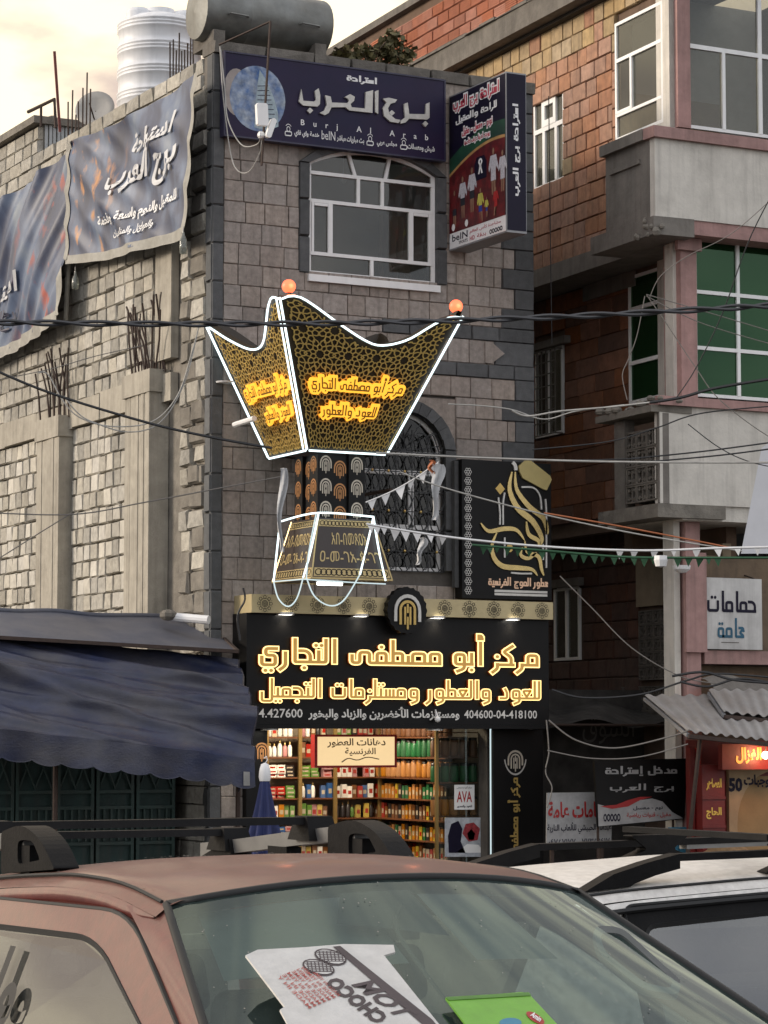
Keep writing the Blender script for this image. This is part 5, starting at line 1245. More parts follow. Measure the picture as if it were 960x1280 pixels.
m_mortar_r = mat('dark_mortar', (.17, .11, .075), .95, .3, 4, .3)
m_latb = mat('lattice_concrete', (.17, .15, .125), .95, .3, 6, .5, grime=.4)
gl_green = glass('green_glass', (.15, .35, .18), .25, .04, .05, (.1, .14, .08), body=(.006, .032, .009), f0=.05, gc=(.5, .85, .55))
gl_clear = glass('old_glass', (.75, .75, .7), .85, .04, .10, (.25, .24, .2))
A_ = math.radians(3.2)
c0 = CAM+ray(843, 500)*34.6*1.0; CX, CY = c0.x, c0.y
RS = Plane((CX, CY), -90-3.2)       # side face, u grows towards the street
RF = Plane((CX, CY), 0)             # front face, u to the right
ph = thing('red_pink_house', (CX, CY, 0), 'tall terracotta tiled house with pink framed front windows right of the grey house', 'house')
def su(px, py=300, d=0): return RS.u(px, py, d)
ztop = 16.5
zA = RS.v(835, 283); zA0 = zA-.16          # underside slab of the upper storey
zS1 = RS.v(746, 0+0); zS2 = RS.v(746, 28)
far = -11.5
cb = MB(); 
# windows of the tiled storey
wa0, wa1 = su(664, 170), su(702, 170); waz0, waz1 = RS.v(664, 239), RS.v(664, 128)
wb0, wb1 = su(771, 100), su(831, 100); wbz0, wbz1 = RS.v(771, 178), RS.v(771, 30)
zT = RS.v(700, 28); ztop = zT+.30
wallholes(cb, RS, far, -.05, zA, zT, -.25, -.06, [(wa0, waz0, wa1, waz1), (wb0, wbz0, wb1, wbz1)])
cb.build('tiled_wall_core', m_mortar_r, ph)
P_T = protos('tile', [m_tile], 5, .012, .03); P_TY = P_T+protos('tile_y', [m_tiley], 1, .012, .03)
hl = [(wa0-.02, waz0-.02, wa1+.02, waz1+.05), (wb0-.05, wbz0-.05, .1, wbz1+.05)]
vis0 = su(556, 250)
edge = su(766, 240)
masonry('tile', RS, vis0, edge, zA+.02, zT-.55, .255, .26, .42, ph, P_T*5+P_TY, holes=hl, gap=.016, d0=-.06, rj=.004)
masonry('tile', RS, edge, 0, wbz0-.3, zT-.55, .255, .26, .42, ph, P_T*3+P_TY, holes=hl, gap=.016, d0=-.06, rj=.004)
masonry('tile', RS, vis0, 0, zT-.55, zT-.02, .265, .26, .36, ph, protos('tile_yy', [m_tiley, m_tiley, m_tile], 3, .012, .03), holes=hl, gap=.016, d0=-.06, rj=.004)
MB().pbox(RS, far, -.3, zT+.02, zT+.36, -.3, .32).build('storey_slab', m_cgrey, ph)
MB().pbox(RS, far, -.02, zT-.03, zT+.018, -.3, .12).build('slab_lip', mat('dark_timber', (.05, .04, .03), .9), ph)
sb = MB()
for i in range(22): u = far+11*i/22; sb.pbox(RS, u, u+.5, zT+.36, zT+.36+R.uniform(.01, .05), -.2, .33+R.uniform(0, .04))
sb.build('slab_crust', m_cgrey, ph, kind='stuff')
# hollow clay brick storey with a coping
zB0 = zT+.42; zB1 = zB0+3.4
cw_ = MB(); zr1 = RS.v(480, 30, -.4); zB1 = zr1; cw_.pbox(RS, far-1, -.4, zB0-.05, zB1, -.7, -.46); cw_.build('brick_wall_core', m_mortar_r, ph)
bm_ = []
for k in range(3):
    b = MB(); b.box(-.5, .5, -.2, .5, -.5, .5)
    for i in range(5): z = -.44+i*.185; b.box(-.49, .49, -.5, -.205, z, z+.13)
    me = bpy.data.meshes.new('ribbed_brick'); me.from_pydata(b.v, [], b.f); me.materials.append(m_cbrick); bm_.append(me)
RSb = Plane((CX, CY), -90-3.2)
def mas2(name, P, u0, u1, v0, v1, rowh, wd, parent, ps_, d0, d1):
    n = int((v1-v0)/rowh); 
    for k in range(n):
        x = u0-(wd/2 if k % 2 else 0)
        while x < u1:
            if COUNT.get((parent.name, name), 0) < 300: piece(name, R.choice(ps_), P, max(u0, x)+.008, min(u1, x+wd)-.008, v0+k*rowh+.008, v0+(k+1)*rowh-.008, d0, d1+R.uniform(-.006, .008), parent)
            x += wd
mas2('clay_brick', RS, su(425, 60, -.4)-.4, su(752, 5, -.4)+.3, zB0, zB1-.02, .2, .40, ph, bm_, -.47, -.4)
MB().pbox(RS, far-1, -.3, zB1, zB1+.12, -.8, -.34).build('roof_coping', m_cgrey, ph)
MB().pbox(RF, -.02, RF.u(1010, 100), ztop+.002, zT+.357, -3, .45).build('storey_slab', m_cgrey, ph)
MB().pbox(RF, .5, RF.u(1010, 100), zT+.362, zB1, -1.2, -1.0).build('brick_wall', m_cbrick, ph)
# window A, window B
def swin(P, u0, u1, v0, v1, cols, parent, d=-.04, gm=gl_clear, fw=.045, name='window_frame'):
    f = MB()
    for (a, b, c, e_) in ((u0, v0, u1, v0+fw), (u0, v1-fw, u1, v1), (u0, v0+fw, u0+fw, v1-fw), (u1-fw, v0+fw, u1, v1-fw)): f.pbox(P, a, c, b, e_, d-.05, d)
    fr = f.build(name, m_white, parent); 
    for k, (a, b, c, e_) in enumerate(cols): MB().pbox(P, a, c, b, e_, d-.045-k*.0012, d+.004+k*.0012).build('mullion', m_white, fr)
    MB().pbox(P, u0+.01, u1-.01, v0+.01, v1-.01, d-.03, d-.024).build('pane', gm, fr)
    return fr
h = waz1-waz0; wd = wa1-wa0
swin(RS, wa0, wa1, waz0, waz1, [(wa0+.04, waz0+h*.62, wa1-.04, waz0+h*.67), (wa0+wd*.3, waz0+.04, wa0+wd*.38, waz0+h*.62), (wa0+wd*.7, waz0+.04, wa0+wd*.78, waz0+h*.62), (wa0+wd*.28, waz0+h*.67, wa0+wd*.38, waz1-.05), (wa0+wd*.66, waz0+h*.67, wa0+wd*.74, waz1-.05), (wa0+wd*.38, waz0+h*.9, wa0+wd*.66, waz1-.05), (wa0+wd*.38, waz0+h*.67, wa0+wd*.66, waz0+h*.74)], ph)
MB().grid(lambda u, v: RS.p(wa0+u*wd, waz0+v*h, -.16+.03*math.sin(u*40)), 30, 3).build('lace_curtain', mat('lace', (.5, .48, .45), .9, .3, 30), ph)
h = wbz1-wbz0; wd = wb1-wb0
swin(RS, wb0, wb1, wbz0, wbz1, [(wb0+.04, wbz0+h*.2, wb1-.04, wbz0+h*.225), (wb0+.04, wbz0+h*.66, wb1-.04, wbz0+h*.69), (wb0+wd*.32, wbz0+h*.225, wb0+wd*.36, wbz0+h*.66), (wb0+wd*.02, wbz0+h*.225, wb0+wd*.32, wbz0+h*.25)], ph, d=.03)
MB().pbox(RS, wb0+.05, wb1-.05, wbz0+.04, wbz0+h*.2, -.06, -.015).build('window_board', m_tiley, ph)
MB().pbox(RS, wb1+.02, -.0, wbz0-.1, zT+.3, -.2, .025).build('corner_plaster', m_plas, ph)
# interior back surfaces
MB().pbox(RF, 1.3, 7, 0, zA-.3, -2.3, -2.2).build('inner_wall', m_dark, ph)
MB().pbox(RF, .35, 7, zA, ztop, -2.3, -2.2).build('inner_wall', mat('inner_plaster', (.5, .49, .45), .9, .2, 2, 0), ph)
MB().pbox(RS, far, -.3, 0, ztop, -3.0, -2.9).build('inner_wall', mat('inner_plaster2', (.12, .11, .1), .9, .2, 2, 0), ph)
# --- front: upper window band
zp1 = RF.v(845, 160); zp0 = RF.v(845, 275)
def col(u0, u1, v0, v1, d1=.08, m_=m_pinkw, name='pink_column'): return MB().pbox(RF, u0, u1, v0, v1, -.3, d1).build(name, m_, ph)
k0, k1 = RF.u(843, 100), RF.u(859, 100)
col(k0, k1, zp1, ztop)
MB().pbox(RS, -.34, -.0, zp1, zT, -.2, .03).build('corner_plaster', m_plas, ph)
fu1 = RF.u(1010, 100); wv0 = RF.v(860, 158)
def rfv(px, py): return RF.v(px, py, -.1)
tz = rfv(861, 58)
mu1 = RF.u(953, 60)-.03; mu2 = RF.u(906, 100)
swin(RF, k1, fu1, wv0, ztop-.03, [(k1+.04, tz-.03, fu1-.04, tz+.03), (mu1, wv0+.04, mu1+.06, ztop-.08), (mu2, wv0+.04, mu2+.05, tz-.03)], ph, d=-.06, gm=gl_clear)
MB().pbox(RF, k1+.1, fu1, wv0-.1, wv0+.98, -2.19, -2.1).build('room_dado', mat('ochre_dado', (.42, .27, .12), .9, .2, 2, 0), ph)
# parapet box of the upper storey, sticking out to street and alley
po = .38
pxl = RF.u(818, 220, po)
zq1 = RF.v(820, 172, po); zq0 = RF.v(838, 283, po); pu1 = RF.u(1010, 220, po)
MB().pbox(RF, pxl+.01, pu1, zq0+.12, zq1-.0, po-.12, po).build('parapet_wall', m_plas, ph)
MB().pbox(RF, pxl-.04, pu1, zq1+.001, zq1+.15, po-.2, po+.06).build('parapet_coping', m_pinkw, ph)
PSd = Plane(tuple(RF.p(pxl, 0, po))[:2], -93.2)
ub = -(PSd.u(820, 230)-PSd.u(759, 230))
MB().pbox(PSd, ub, -.125, zq0+.12, zq1-.002, -.12, .0).build('parapet_side', m_plasg, ph)
MB().pbox(PSd, ub-.05, -.2, zq1+.002, zq1+.148, -.2, .07).build('side_coping', m_plasg, ph)
MB().pbox(PSd, ub+.15, -.35, zq1-.28, zq1-.22, -.1, .03).build('drip_edge', m_plasg, ph)
# slab edge under the tiled storey
MB().pbox(RS, far, -.1, zA-.24, zA+.015, -1.2, .05).build('slab_edge', m_plasg, ph)
MB().pbox(PSd, ub-.4, .0, zq0-.12, zq0+.12, -.6, .02).build('slab_edge', m_plasg, ph)
MB().pbox(RF, RF.u(838, 283, .3), pu1, zq0-.07, zq0+.118, -.3, po-.02).build('pink_band', m_pinkw, ph)
rb = MB()
for i in range(14): rb.ball(PSd.p(R.uniform(-.5, .05), zq0+R.uniform(-.12, .1), R.uniform(-.1, .03)), R.uniform(.03, .07), 5, 4)
rb.build('broken_concrete', m_rough, ph, kind='stuff')
# --- middle storey (recessed wall, green glass)
dm = -.55
zg1 = RF.v(866, 296); zg0 = RF.v(866, 495); gu0, gu1 = RF.u(868, 400), fu1
col(RF.u(846, 400), RF.u(866, 400), zg0-.1, zq0-.07, .1)
MB().pbox(RF, RF.u(838, 290), RF.u(868, 290), RF.v(850, 312, .14), zq0-.075, .1, .17).build('column_head', m_pinkw, ph)
MB().pbox(RS, -.22, -0.01, zg0-.3, zq0-.1, -.22, -.0).build('corner_plaster', m_plas, ph)
tv1, tv2 = RF.v(868, 364), RF.v(868, 434)
muu = RF.u(923, 400); muu2 = RF.u(985, 400)
swin(RF, gu0, gu1, zg0, zg1, [(gu0+.04, tv1-.025, gu1-.04, tv1+.025), (gu0+.04, tv2-.025, gu1-.04, tv2+.025), (muu-.025, zg0+.04, muu+.025, zg1-.04), (muu2-.025, zg0+.04, muu2+.025, zg1-.04)], ph, d=0, gm=gl_green)
MB().pbox(RF, gu0-.1, gu1, zg1+.002, zq0-.0, -.3, -.02).build('lintel', m_plas, ph)
RM = Plane(tuple(RS.p(0, 0, dm))[:2], -93.2)
zM0 = RM.v(700, 640); 
o0, o1 = RM.u(787, 420), RM.u(826, 420); oz0, oz1 = RM.v(800, 503), RM.v(790, 345)
b0, b1 = RM.u(669, 490), RM.u(703, 490); bz0, bz1 = RM.v(686, 545), RM.v(686, 436)
mw = MB(); wallholes(mw, RM, far, -.2, 5.2, zA-.24, -.2, -.04, [(o0, oz0, o1+.03, oz1), (b0, bz0, b1, bz1)]); mw.build('middle_wall_core', m_mortar_r, ph)
masonry('red_block', RM, RM.u(640, 500), o0-.02, 5.4, zA-.26, .27, .5, .75, ph, protos('red_block', [m_bwall, mat('orange_block', (.30, .115, .05), .95, .3, 6, .7, ov=.15, bscale=14, grime=.25)], 4, .02, .02), holes=[(b0-.05, bz0-.05, b1+.06, bz1+.12)], gap=.006, d0=-.05, d1=0)
swin(RM, o0, o1, oz0, oz1, [(o0+.04, oz0+(oz1-oz0)*.3, o1-.04, oz0+(oz1-oz0)*.33), (o0+.04, oz0+(oz1-oz0)*.72, o1-.04, oz0+(oz1-oz0)*.75)], ph, d=.02, gm=gl_green)
MB().pbox(RM, o1+.001, -.2, oz0-.1, zA-.24, -.1, .05).build('corner_plaster', m_plas, ph)
swin(RM, b0, b1, bz0, bz1, [((b0+b1)/2-.02, bz0+.04, (b0+b1)/2+.02, bz1-.04)], ph, d=0)
gr_ = MB()
for i in range(7): u = b0+(b1-b0)*i/6; gr_.bar(RM.p(u, bz0, .12), RM.p(u, bz1-.05, .12), .012)
for i in range(8): z = bz0+(bz1-bz0-.05)*i/7; gr_.bar(RM.p(b0, z, .13), RM.p(b1, z, .13), .01)
for u in (b0, b1):
    for z in (bz0, bz1-.05): gr_.bar(RM.p(u, z, 0), RM.p(u, z, .13), .012)
gr_.build('window_grille', m_cgrey, ph); MB().pbox(RM, b0-.1, b1+.25, bz1+.0, bz1+.11, -.04, .1).build('window_lintel', m_plasg, ph)
MB().pbox(RM, RM.u(730, 350), RM.u(795, 350), RM.v(760, 368), zA-.25, .002, .025).build('cement_patch', m_plasg, ph)
# lower parapet with pierced blocks to the side
po2 = .35; qx = RF.u(824, 560, po2); z21 = RF.v(850, 508, po2); z20 = RF.v(850, 630, po2)
MB().pbox(RF, qx+.01, pu1, z20, z21, po2-.12, po2).build('parapet_wall', m_plas, ph)
MB().pbox(RF, qx-.02, pu1, z21+.001, z21+.12, po2-.2, po2+.06).build('parapet_coping', m_pinkw, ph)
PS2 = Plane(tuple(RF.p(qx, 0, po2))[:2], -93.2)
def lattice_wall(P, u0, u1, v0, v1, parent, s=.2, d=0.):
    nu = max(1, round((u1-u0)/s)); nv = max(1, round((v1-v0)/s)); su_, sv_ = (u1-u0)/nu, (v1-v0)/nv
    for i in range(nu):
        for j in range(nv):
            a, b = u0+i*su_, v0+j*sv_; m_ = MB(); t = su_*.1; t2 = sv_*.1
            m_.pbox(P, a+.002, a+su_-.002, b+.002, b+t2, -.08, d+R.uniform(-.005, .01)); m_.pbox(P, a+.002, a+su_-.002, b+sv_-t2, b+sv_-.002, -.08, d)
            m_.pbox(P, a+.002, a+t, b+t2, b+sv_-t2, -.08, d); m_.pbox(P, a+su_-t, a+su_-.002, b+t2, b+sv_-t2, -.08, d)
            c = (a+su_/2, b+sv_/2)
            for (x, y) in ((-.25, -.25), (.25, .25), (.25, -.25), (-.25, .25)):
                m_.pprism(P, [(c[0]+x*su_-su_*.13, c[1]+y*sv_), (c[0]+x*su_, c[1]+y*sv_-sv_*.13), (c[0]+x*su_+su_*.13, c[1]+y*sv_), (c[0]+x*su_, c[1]+y*sv_+sv_*.13)], -.07, d-.008)
            m_.pbox(P, c[0]-su_*.06, c[0]+su_*.06, b+t2, b+sv_-t2, -.06, d-.016)
            m_.build('pierced_block', m_latb, parent)
lu0 = PS2.u(768, 580)
lattice_wall(PS2, lu0+.3, -.06, z20+.05, z21-.28, ph, .26)
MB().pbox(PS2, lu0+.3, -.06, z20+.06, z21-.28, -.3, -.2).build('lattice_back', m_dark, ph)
MB().pbox(PS2, lu0, lu0+.28, z20, z21-.1, -.15, .0).build('lattice_post', m_cgrey, ph); MB().pbox(PS2, -.05, -.003, z20, z21-.1, -.15, .0).build('lattice_post', m_plasg, ph)
MB().pbox(PS2, lu0-.3, -.0, z21-.09, z21+.0, -.5, .12).build('ledge', m_rough, ph); MB().pbox(PS2, lu0-.4, .0, z20-.18, z20-.003, -1, .03).build('ledge', m_rough, ph)
rb = MB()
for i in range(22): rb.ball(PS2.p(R.uniform(lu0-.5, .2), z21+R.uniform(-.02, .1), R.uniform(-.4, .15)), R.uniform(.03, .09), 5, 4, .6)
rb.build('rubble', m_rough, ph, kind='stuff')
# --- ground and first storey, set back again
MB().pbox(RF, RF.u(837, 700), pu1, z20-.2, z20-.002, -1.5, po2-.04).build('underside_slab', m_plas, ph)
c10, c11 = RF.u(851, 740), RF.u(869, 740); zc1 = z20-.2; zc0 = RF.v(860, 838)
col(c10, c11, .14, zc1, .12)
MB().pbox(RF, c10-.04, c11+.06, RF.v(860, 815, .2), RF.v(860, 690, .2), .121, .18).build('column_jacket', m_pinkw, ph)
MB().pbox(RF, c10-.14, c10-.045, .14, zc1, -.2, .05).build('column_plaster', m_plas, ph)
m_brn = mat('brown_render', (.24, .17, .11), .95, .3, 3, .4, streak=.4, grime=.5)
MB().pbox(RF, c11-.2, pu1, RF.v(900, 815, -.1), RF.v(900, 695, -.1), -.3, -.1).build('first_floor_wall', m_brn, ph)
MB().pbox(RF, c11+.07, pu1, RF.v(900, 830, .1), RF.v(900, 813, .1), -.3, .1).build('pink_sill', m_pinkw, ph)
MB().pbox(RF, c11, pu1, 2.2, RF.v(900, 832, -.1), -.5, -.16).build('ground_floor_wall', m_brn, ph)
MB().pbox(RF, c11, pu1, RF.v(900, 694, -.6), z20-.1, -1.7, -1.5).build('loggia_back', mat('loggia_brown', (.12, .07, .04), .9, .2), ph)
dl = -1.0; RG = Plane(tuple(RS.p(0, 0, dl))[:2], -93.2)
gw_ = MB(); r0_, r1_ = RG.u(692, 780), RG.u(724, 780); rz0, rz1 = RG.v(700, 826), RG.v(700, 735)
wallholes(gw_, RG, far, -.42, 0, 5.3, -.2, -.04, [(r0_, rz0, r1_, rz1)]); gw_.build('lower_wall_core', m_mortar_r, ph)
masonry('dark_red_block', RG, RG.u(660, 700), RG.u(797, 700), 2.6, 5.3, .27, .45, .6, ph, protos('dark_block', [mat('deep_red_block', (.13, .06, .04), .95, .3, 6, .7, ov=.2, bscale=14, grime=.5)], 4, .03, .05), holes=[(r0_-.05, rz0-.1, r1_+.1, rz1+.1)], gap=.015, d0=-.05)  # darker red tone than the blocks of the storey above
swin(RG, r0_, r1_, rz0, rz1, [((r0_+r1_)/2-.03, rz0+.04, (r0_+r1_)/2+.03, rz1-.04)], ph, d=0)
MB().pbox(RG, r0_-.1, r1_+.15, rz1+.0, rz1+.12, -.04, .09).build('window_lintel', m_plasg, ph)
MB().pbox(RG, RG.u(797, 730), -.4, RG.v(820, 757), RG.v(820, 690), -.1, .03).build('cream_panel', mat('cream_render', (.42, .33, .22), .9, .2, 3, .3, grime=.4), ph)
lattice_wall(RG, RG.u(801, 800), -.4, RG.v(820, 850), RG.v(820, 762), ph, .2, .04)
lattice_wall(RG, RG.u(770, 880), -.4, RG.v(820, 905), RG.v(820, 857), ph, .2, .0)
m_alley = mat('dark_render', (.06, .055, .05), .95, .4, 3, .3, c2=(.11, .1, .09), c2amt=.7)  # near-black mottled grey shared by the alley wall and canopy sheet
AP = Plane((X1+.02, FY+1.2), 0)       # end wall of the alley, behind the notices
MB().pbox(AP, 0, 2.6, .1, AP.v(720, 862), -.3, 0).build('alley_wall', m_alley, None, label='very dark rendered wall closing the alley between the two houses', cat='wall')
bpy.data.objects['alley_wall'].location = (0, 0, 0)
# painted word on the alley wall
put(onp(AP, .006), fs('السوق', .0), pxbox(AP, (728, 930), (792, 893)), 'lettering', mat('chalk_paint', (.25, .24, .22), .9), bpy.data.objects['alley_wall'])
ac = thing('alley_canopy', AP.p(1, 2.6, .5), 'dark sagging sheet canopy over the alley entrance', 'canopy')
MB().grid(lambda u, v: AP.p(-.0+u*2.4, 2.72-.25*v+.06*math.sin(u*11+v*3), v*.9), 20, 6).build('sheet', m_alley, ac)
MB().bar(AP.p(.05, 2.45, .9), AP.p(2.35, 2.45, .9), .02, 6).build('canopy_bar', m_rebar, ac)
# ivy on the roof corner
def foliage(name, c, rad, n, m_, parent, size=.07, seed=1):
    r = random.Random(seed); b = MB()
    for i in range(n):
        d = V3((r.gauss(0, 1), r.gauss(0, 1), r.gauss(0, 1))).normalized()*r.random()**.45
        p = V3((c[0]+d.x*rad[0], c[1]+d.y*rad[1], c[2]+d.z*rad[2])); a = V3((r.gauss(0, 1), r.gauss(0, 1), r.gauss(0, .6))).normalized(); t = a.cross(V3((r.gauss(0, 1), r.gauss(0, 1), r.gauss(0, 1)))).normalized(); s = size*r.uniform(.6, 1.3)
        b.add([p-t*s*.5, p+a*s*.5+t*s*.1, p+t*s*.6, p-a*s*.5+t*s*.1], [(0, 1, 2, 3)])
    return b.build(name, m_, parent)
m_leaf = mat('vine_leaf', (.10, .10, .035), .7, .5, 12, 0, ov=.1, c2=(.16, .11, .04), c2amt=.7, c2scale=6)
vn = thing('vine', F.w(470, 80, -.4), 'dry green vine hanging along the roof edge beside the steel tank', 'plant')
for i, (x, y, rx, rz_, n) in enumerate(((430, 68, .16, .12, 60), (455, 66, .2, .12, 70), (445, 72, .25, .08, 60), (478, 62, .14, .14, 80), (492, 50, .14, .16, 110), (488, 70, .22, .14, 130), (500, 78, .2, .1, 80), (508, 66, .1, .14, 60))):
    p = F.w(x, y, -.35); foliage('leaf_clump', p, (rx, .2, rz_), n, m_leaf, vn, .085, 20+i)
for pix in ([(470, 85), (468, 70), (480, 55), (493, 40)], [(440, 80), (432, 66), (424, 62)], [(470, 85), (455, 70), (450, 60)]):
    MB().tube(spline([F.w(x, y, -.3) for x, y in pix], 5), .01, 5).build('stem', mat('stem', (.12, .08, .05)) if 'stem' not in bpy.data.materials else bpy.data.materials['stem'], vn)
# ================================================================ BANNERS ON THE SIDE WALL
def banner_mat(name, seed):
    M = bpy.data.materials.new(name); M.use_nodes = True; t = M.node_tree; n = t.nodes; l = t.links; b = n['Principled BSDF']; b.inputs['Roughness'].default_value = .42
    uv = n.new('ShaderNodeUVMap'); mp_ = n.new('ShaderNodeMapping'); mp_.inputs['Location'].default_value = (seed, 0, 0); mp_.inputs['Rotation'].default_value = (0, 0, .6); mp_.inputs['Scale'].default_value = (3.2, .9, 1); l.new(uv.outputs[0], mp_.inputs[0])
    q = n.new('ShaderNodeTexNoise'); q.inputs['Scale'].default_value = 2.6; q.inputs['Detail'].default_value = 7; l.new(mp_.outputs[0], q.inputs[0])
    c = n.new('ShaderNodeValToRGB'); e = c.color_ramp.elements; e[0].position = .3; e[0].color = (.010, .016, .045, 1); e[1].position = .8; e[1].color = (.22, .25, .28, 1)
    x = e.new(.47); x.color = (.035, .05, .10, 1); x = e.new(.6); x.color = (.09, .125, .2, 1); l.new(q.outputs['Fac'], c.inputs[0])
    sx = n.new('ShaderNodeSeparateXYZ'); l.new(uv.outputs[0], sx.inputs[0])
    q2 = n.new('ShaderNodeTexNoise'); q2.inputs['Scale'].default_value = 5; q2.inputs['Detail'].default_value = 6; l.new(mp_.outputs[0], q2.inputs[0])
    r = n.new('ShaderNodeMapRange'); r.inputs[1].default_value = .56; r.inputs[2].default_value = .66; l.new(q2.outputs['Fac'], r.inputs[0])
    r2 = n.new('ShaderNodeMapRange')
    if seed < 1: r2.inputs[1].default_value = .5; r2.inputs[2].default_value = .25
    else: r2.inputs[1].default_value = .55; r2.inputs[2].default_value = .85
    l.new(sx.outputs[0], r2.inputs[0]); mu = n.new('ShaderNodeMath'); mu.operation = 'MULTIPLY'; l.new(r.outputs[0], mu.inputs[0]); l.new(r2.outputs[0], mu.inputs[1])
    m_ = n.new('ShaderNodeMixRGB'); l.new(mu.outputs[0], m_.inputs[0]); l.new(c.outputs[0], m_.inputs[1]); m_.inputs[2].default_value = (.42, .19, .07, 1) if seed < 1 else (.32, .06, .04, 1); l.new(m_.outputs[0], b.inputs['Base Color']); return M
m_hem = mat('banner_hem', (.42, .4, .35), .8, .2, 8, .2); m_btext = mat('banner_letter', (.55, .55, .56), .5, .1, 9, 0); m_btextd = mat('banner_letter_dark', (.05, .05, .09), .5, .1, 9, 0)
def banner(name, C, sag, dist, mt, label, fold):
    TL, TR_, BR_, BL_ = [L.uv(x, y, dist) for x, y in C]
    def f(u, v, e=0):
        a = (TL[0]+(TR_[0]-TL[0])*u, TL[1]+(TR_[1]-TL[1])*u-sag*math.sin(math.pi*u)); b = (BL_[0]+(BR_[0]-BL_[0])*u, BL_[1]+(BR_[1]-BL_[1])*u-sag*.5*math.sin(math.pi*u))
        dd = dist+fold(u, v)
        return L.p(b[0]+(a[0]-b[0])*v, b[1]+(a[1]-b[1])*v, dd+e)
    t = thing(name, f(.5, 0), label, 'banner'); MB().grid(lambda u, v: f(u, v), 70, 50, uv=True).build('cloth', mt, t, smooth=True)
    for (e0, e1, ho) in (((0, 0), (1, 0), 0), ((1, 0), (1, 1), 1), ((0, 0), (0, 1), 1)):
        def g(u, v):
            p = (e0[0]+(e1[0]-e0[0])*u, e0[1]+(e1[1]-e0[1])*u); w_ = .028 if ho else .06
            q = (p[0]+(v-.5)*w_, p[1]) if ho else (p[0], p[1]+(v-.5)*w_*1.2); return f(q[0], q[1], .012)
        MB().grid(g, 50, 1).build('hem', m_hem, t, smooth=True)
    return t, f
rdg0 = lambda t: 1-2*(math.sin(math.pi*t)**2+.02)**.5
fa = lambda u, v: .06*rdg0(1.6*u+1.1*v)*(1-abs(2*u-1)**3)+.03*rdg0(1.1*u-1.6*v+.3)*(1-abs(2*u-1)**4)+.02*rdg0(5*u+3.5*v)
tA, fA_ = banner('banner', [(86, 176), (244, 90), (229, 291), (83, 325)], .10, .3, banner_mat('banner_print_a', .3), 'faded grey blue printed banner hung near the corner of the side wall, white lower hem', fa)
fb = lambda u, v: .075*rdg0(4.2*(u-.3*v))*(.3+.7*v)+.06*math.sin(8*u+4*v)+.03*rdg0(9*u-4*v)
tB, fB_ = banner('banner', [(-70, 300), (87, 176), (76, 395), (-70, 470)], .12, .3, banner_mat('banner_print_b', 4.3), 'crumpled blue and red printed banner at the left edge of the side wall', fb)
def blt(f, s, box, m_, parent, bold=.02, shear=0): put(lambda u, v, e=0: f(u, v, .032+e), font2d(s, bold, True, shear), box, 'lettering', m_, parent)
blt(fA_, 'استراحة', (.52, .66, .88, .84), m_btext, tA, .03, .3); blt(fA_, 'برج العرب', (.34, .40, .9, .68), m_btext, tA, .03, .3)
blt(fA_, 'للمقيل والنوم واسعة وفخمة', (.27, .2, .93, .31), m_print_w, tA, .03); blt(fA_, 'والعوائل والمناسبات', (.4, .1, .75, .17), m_print_w, tA, .02)
blt(fB_, 'استراحة', (.3, .3, .66, .46), m_btext, tB, .02, .3); blt(fB_, 'برج العرب', (.3, .12, .62, .28), m_btextd, tB, .02, .3)
for (x, y0_, y1_, dd) in ((229, 288, 318, .36), (94, 338, 362, .3)):
    a_ = L.w(x, y0_, dd); b_2 = L.w(x, y1_, dd); t = thing('hanging_bottle', b_2, 'small clear plastic bottle weighting the %s banner' % ('lower right corner of the grey blue' if x > 200 else 'lower edge between the two'), 'bottle')
    MB().tube([a_+V3((0, 0, .05)), a_-V3((0, 0, .05))], .006, 4).build('string', m_cord, t); MB().lathe([(.001, 0), (.045, .01), (.05, .1), (.045, (a_-b_2).z-.12), (.018, (a_-b_2).z-.06), (.016, (a_-b_2).z-.02)], b_2, n=10).build('bottle_body', glass('pet_plastic', (.8, .85, .8), .6, .1, .3, (.5, .5, .45)) if x > 200 else bpy.data.materials['pet_plastic'], t, smooth=True)
q_ = L.w(82, 330, .15); MB().tube([L.w(89, 180, .2), L.w(86, 320, .2), L.w(82, 400, .15)], .035, 8).build('plastic_pipe', m_hem, None, label='grey plastic pipe upright between the two banners', cat='pipe')
# ================================================================ STALL, AWNING, GATE
m_awn = mat('navy_tarpaulin', (.022, .032, .085), .38, .3, 3, .25, c2=(.11, .10, .095), c2amt=.7, zs=1.6, c2scale=1.3, bscale=30, spec=.4)
m_awn2 = mat('slate_tarpaulin', (.10, .11, .15), .6, .2, 3, .2, c2=(.15, .14, .14), c2amt=.7, bscale=30)
Y0p, Y1p = Plane((0, 29.4), 0), Plane((0, 27.75), 0)
aw = thing('awning', (10.5, 28.2, 2.6), 'large sagging navy tarpaulin awning with a scalloped edge left of the shop', 'awning')
def px2(u, tab): 
    for i in range(len(tab)-1):
        a, b = tab[i], tab[i+1]
        if u <= b[0] or i == len(tab)-2:
            t = (u-a[0])/(b[0]-a[0]); return (a[1]+(b[1]-a[1])*t, a[2]+(b[2]-a[2])*t)
TT = [(0, -120, 783), (.3, 0, 794), (.75, 200, 813), (1, 298, 823)]; BT = [(0, -120, 900), (.3, 0, 911), (.8, 240, 938), (1, 318, 950)]
